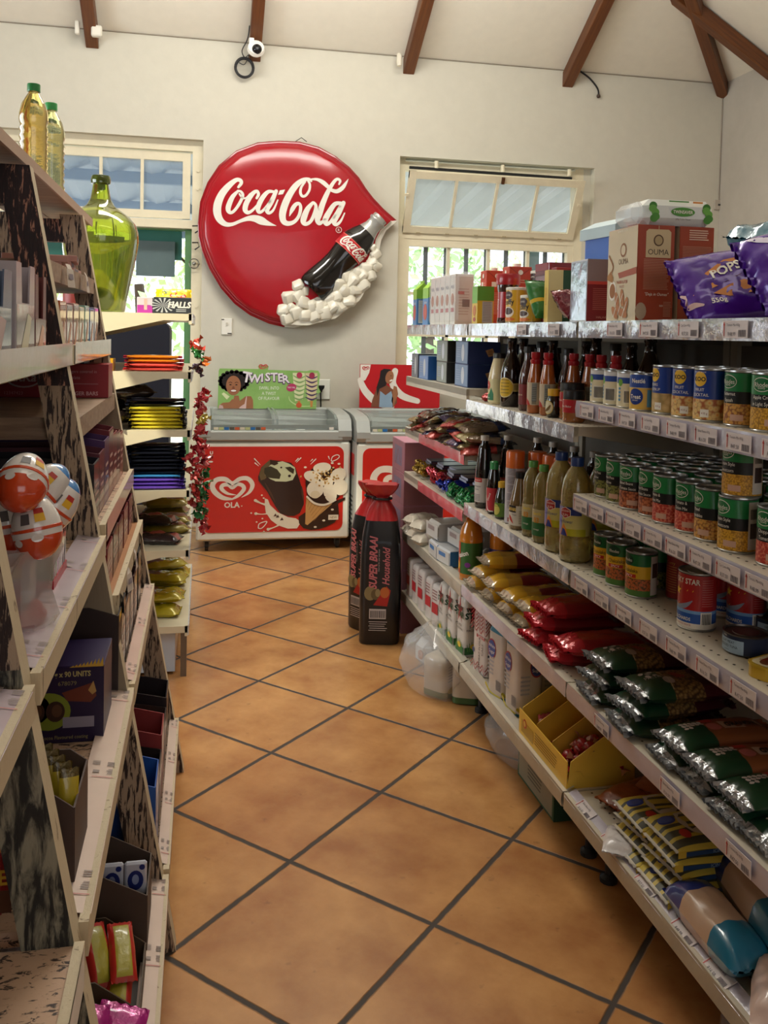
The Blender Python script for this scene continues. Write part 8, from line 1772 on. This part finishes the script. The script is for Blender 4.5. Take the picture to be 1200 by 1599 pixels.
stack('rd', lbar('e0544a', 'c03a3a'), -.20, 3.81, 1.2755, 2, .017, 'bright red chocolate slab, %s from the shelf on the second gondola level')
stack('rd', lbar('e0544a', 'c03a3a'), -.20, 3.93, 1.2755, 3, .017, 'bright red chocolate slab, %s from the shelf in the pile behind')
stack('ye', lbar('d8c83a', '3a3426'), -.19, 3.82, 1.0355, 6, .0155, 'yellow chocolate slab, %s from the bottom of the yellow stack')
stack('dk', lbar('1a1820', '2a2c3a'), -.19, 3.82, 1.0355+.095, 2, .016, 'black chocolate slab, %s above the yellow stack')
stack('dk', lbar('1a1820', '2a2c3a'), -.19, 3.96, 1.0355, 5, .016, 'black chocolate slab, %s from the bottom of the pile behind the yellow stack')
db = packet('foil_bag', 'bag', .20, .14, .06, lambda u, v, t: foil('241c1a', .2, 24, .9, .2), 131, wr=.4)
put('db', db, Vector((-.30, 3.84, 1.165)), .3, 'dark crinkled foil bag lying above the yellow slabs'); put('db', db, Vector((-.38, 3.95, 1.11)), -.4, 'dark crinkled foil bag deeper under the cantilever bracket'); put('db', db, Vector((-.36, 3.82, 1.06)), 1.2, 'dark crinkled foil bag left of the yellow slabs')
stack('pu', lbar('6a4ab0', '4a3088', th=.016), -.19, 3.81, .7855, 3, .0155, 'purple chocolate slab, %s from the shelf')
stack('bl', lbar('3f8ac0', '20243a', th=.016), -.19, 3.81, .7855+.047, 1, .016, 'light blue chocolate slab, the %s over the purple ones')
stack('nv', lbar('14161f', '1f2230', th=.016), -.19, 3.81, .7855+.064, 8, .0158, 'navy-black chocolate slab, %s above the light blue one')
stack('nv', lbar('14161f', '1f2230', th=.016), -.19, 3.95, .7855, 9, .0158, 'navy-black chocolate slab, %s from the shelf in the pile behind')
ol = packet('chip_bag', 'bag', .22, .12, .055, lambda u, v, t: foil('8a7a24', .25, 24, .7, .15) if (u < .0 or abs(v) > .5) else K('7a5040', .3, coat=.5, bump=.3), 141, wr=.3)
bk2 = packet('chip_bag', 'bag', .20, .12, .05, lambda u, v, t: foil('2a2026', .22, 24, .8, .2) if abs(v) > .3 else K('a04a40', .3, coat=.5, bump=.3), 142, wr=.35)
for i, (x, y, z, r_, kk_) in enumerate(((-.18, 3.90, .5355, 2.9, 'bk2'), (-.16, 4.08, .5355, .3, 'ol'), (-.20, 4.05, .585, 2.8, 'bk2'), (-.16, 4.28, .5355, .1, 'ol'), (-.17, 4.5, .5355, -.1, 'ol'), (-.17, 4.42, .59, .2, 'ol'))):
    put(kk_, ol if kk_ == 'ol' else bk2, Vector((x, y, z)), r_, '%s crisp bag on the sweet gondola shelf above the lowest, %s from near end' % (('olive-yellow', 'dark red-printed')[kk_ == 'bk2'], ORD[i]))
for i, (x, y, z, r_) in enumerate(((-.19, 3.92, .2155, -.12), (-.18, 3.97, .262, .1), (-.18, 4.17, .2155, -.15), (-.17, 4.28, .262, -.2), (-.18, 4.38, .2155, .1), (-.16, 4.55, .2155, .0), (-.18, 4.52, .265, .3))):
    put('ol2', packet('chip_bag', 'bag', .22, .12, .05, lambda u, v, t: foil('b0a020', .25, 24, .6, .15) if (u < .1 or abs(v) > .5) else K('8a5a4a', .3, coat=.5, bump=.3), 151, wr=.3), Vector((x, y, z)), pi+r_, 'yellow crisp bag on the lowest gondola shelf, %s from the near end' % ORD[i])
# strings of wrapped sweets on the gondola edge
def string(z0, z1, cols, seed, label, y=3.80, x=-.012):
    rnd = random.Random(seed); t = thing('sweet_string', label, 'sweets', (x, y, z1)); n = int((z1-z0)/.015)
    for i in range(n):
        p = Vector((rnd.uniform(-.022, .024), rnd.uniform(-.03, .03), -(i+.5)*.015)); c = cols[int(i/n*len(cols))]; mb = MB()
        for k in range(2):
            M = Matrix.Translation(p) @ Matrix.Rotation(rnd.uniform(0, 6), 4, 'Z') @ Matrix.Rotation(rnd.uniform(-1.2, 1.2), 4, 'X') @ Matrix.Rotation(rnd.uniform(-1.2, 1.2), 4, 'Y'); mb.box((0, 0, 0), (.034, .026, .012), K(c, .14, .3, coat=1.0, bump=.5, bs=30), M, ch=.005)
        for s_ in (-1, 1): mb.add([(s_*.014, -.003, 0), (s_*.014, .003, 0), (s_*.030, .016, .008), (s_*.032, 0, -.006), (s_*.028, -.016, .006)], [(0, 1, 2, 3), (0, 3, 4)], K(c, .14, .3, coat=1.0, bump=.5, bs=30), M)
        mb.build('wrapped_sweet', t, smooth=False)
string(1.27, 1.41, ['c9402a', '2f7a3a', 'd8702a', '3a2030'], 1, 'orange, green and red wrapped sweets at the second gondola shelf end')
string(1.00, 1.20, ['c0303a', 'c94a4a', 'b09a3a', 'b8303a'], 2, 'red and gold wrapped sweets hanging beside the yellow slabs')
string(.60, .99, ['c0303a', 'a8282e', '2f7a40', '1f6a3a', '256a3a', 'a0282e'], 3, 'long string of red then green wrapped sweets hanging down the gondola edge', 3.83, .0)
string(.70, .96, ['b8303a', 'c0403a', 'a83030'], 5, 'short string of red wrapped sweets beside the long one', 3.80, -.03)

p = atY(245, 395, 6.9); q = atY(215, 430, 6.9)
mb = MB(); mb.box((0, 0, 0), (.28, .02, .26), K('5f7274', .5)); tag(mb.build('door_panel', loc=(atY(243, 404, 6.86).x, 6.86, atY(243, 404, 6.86).z), smooth=False), 'square grey-green panel hanging in the doorway beyond the cough sweet box', 'sign')
mb = MB(); a = atY(240, 373, 9.0); pts = [atY(u, v, 9.0)-a for u, v in ((238, 374), (255, 378), (270, 388), (282, 402), (292, 412))]
mb.tube(smooth([tuple(x) for x in pts], 4), .012, bark, 6)
rnd = random.Random(8)
for i in range(26):
    c = pts[0].lerp(pts[2], rnd.random())+Vector((rnd.uniform(-.08, .08), rnd.uniform(-.1, .1), rnd.uniform(-.10, .05))); e = rnd.uniform(.03, .06)
    mb.add([c+Vector((-e, 0, 0)), c+Vector((0, .02, e*.6)), c+Vector((e, 0, 0)), c+Vector((0, -.02, -e*.6))], [(0, 1, 2, 3)], K('2f3a2c', .7))
tag(mb.build('leafy_branch', loc=a, smooth=False), 'dark leafy branch drooping into view outside the open green door', 'branch')
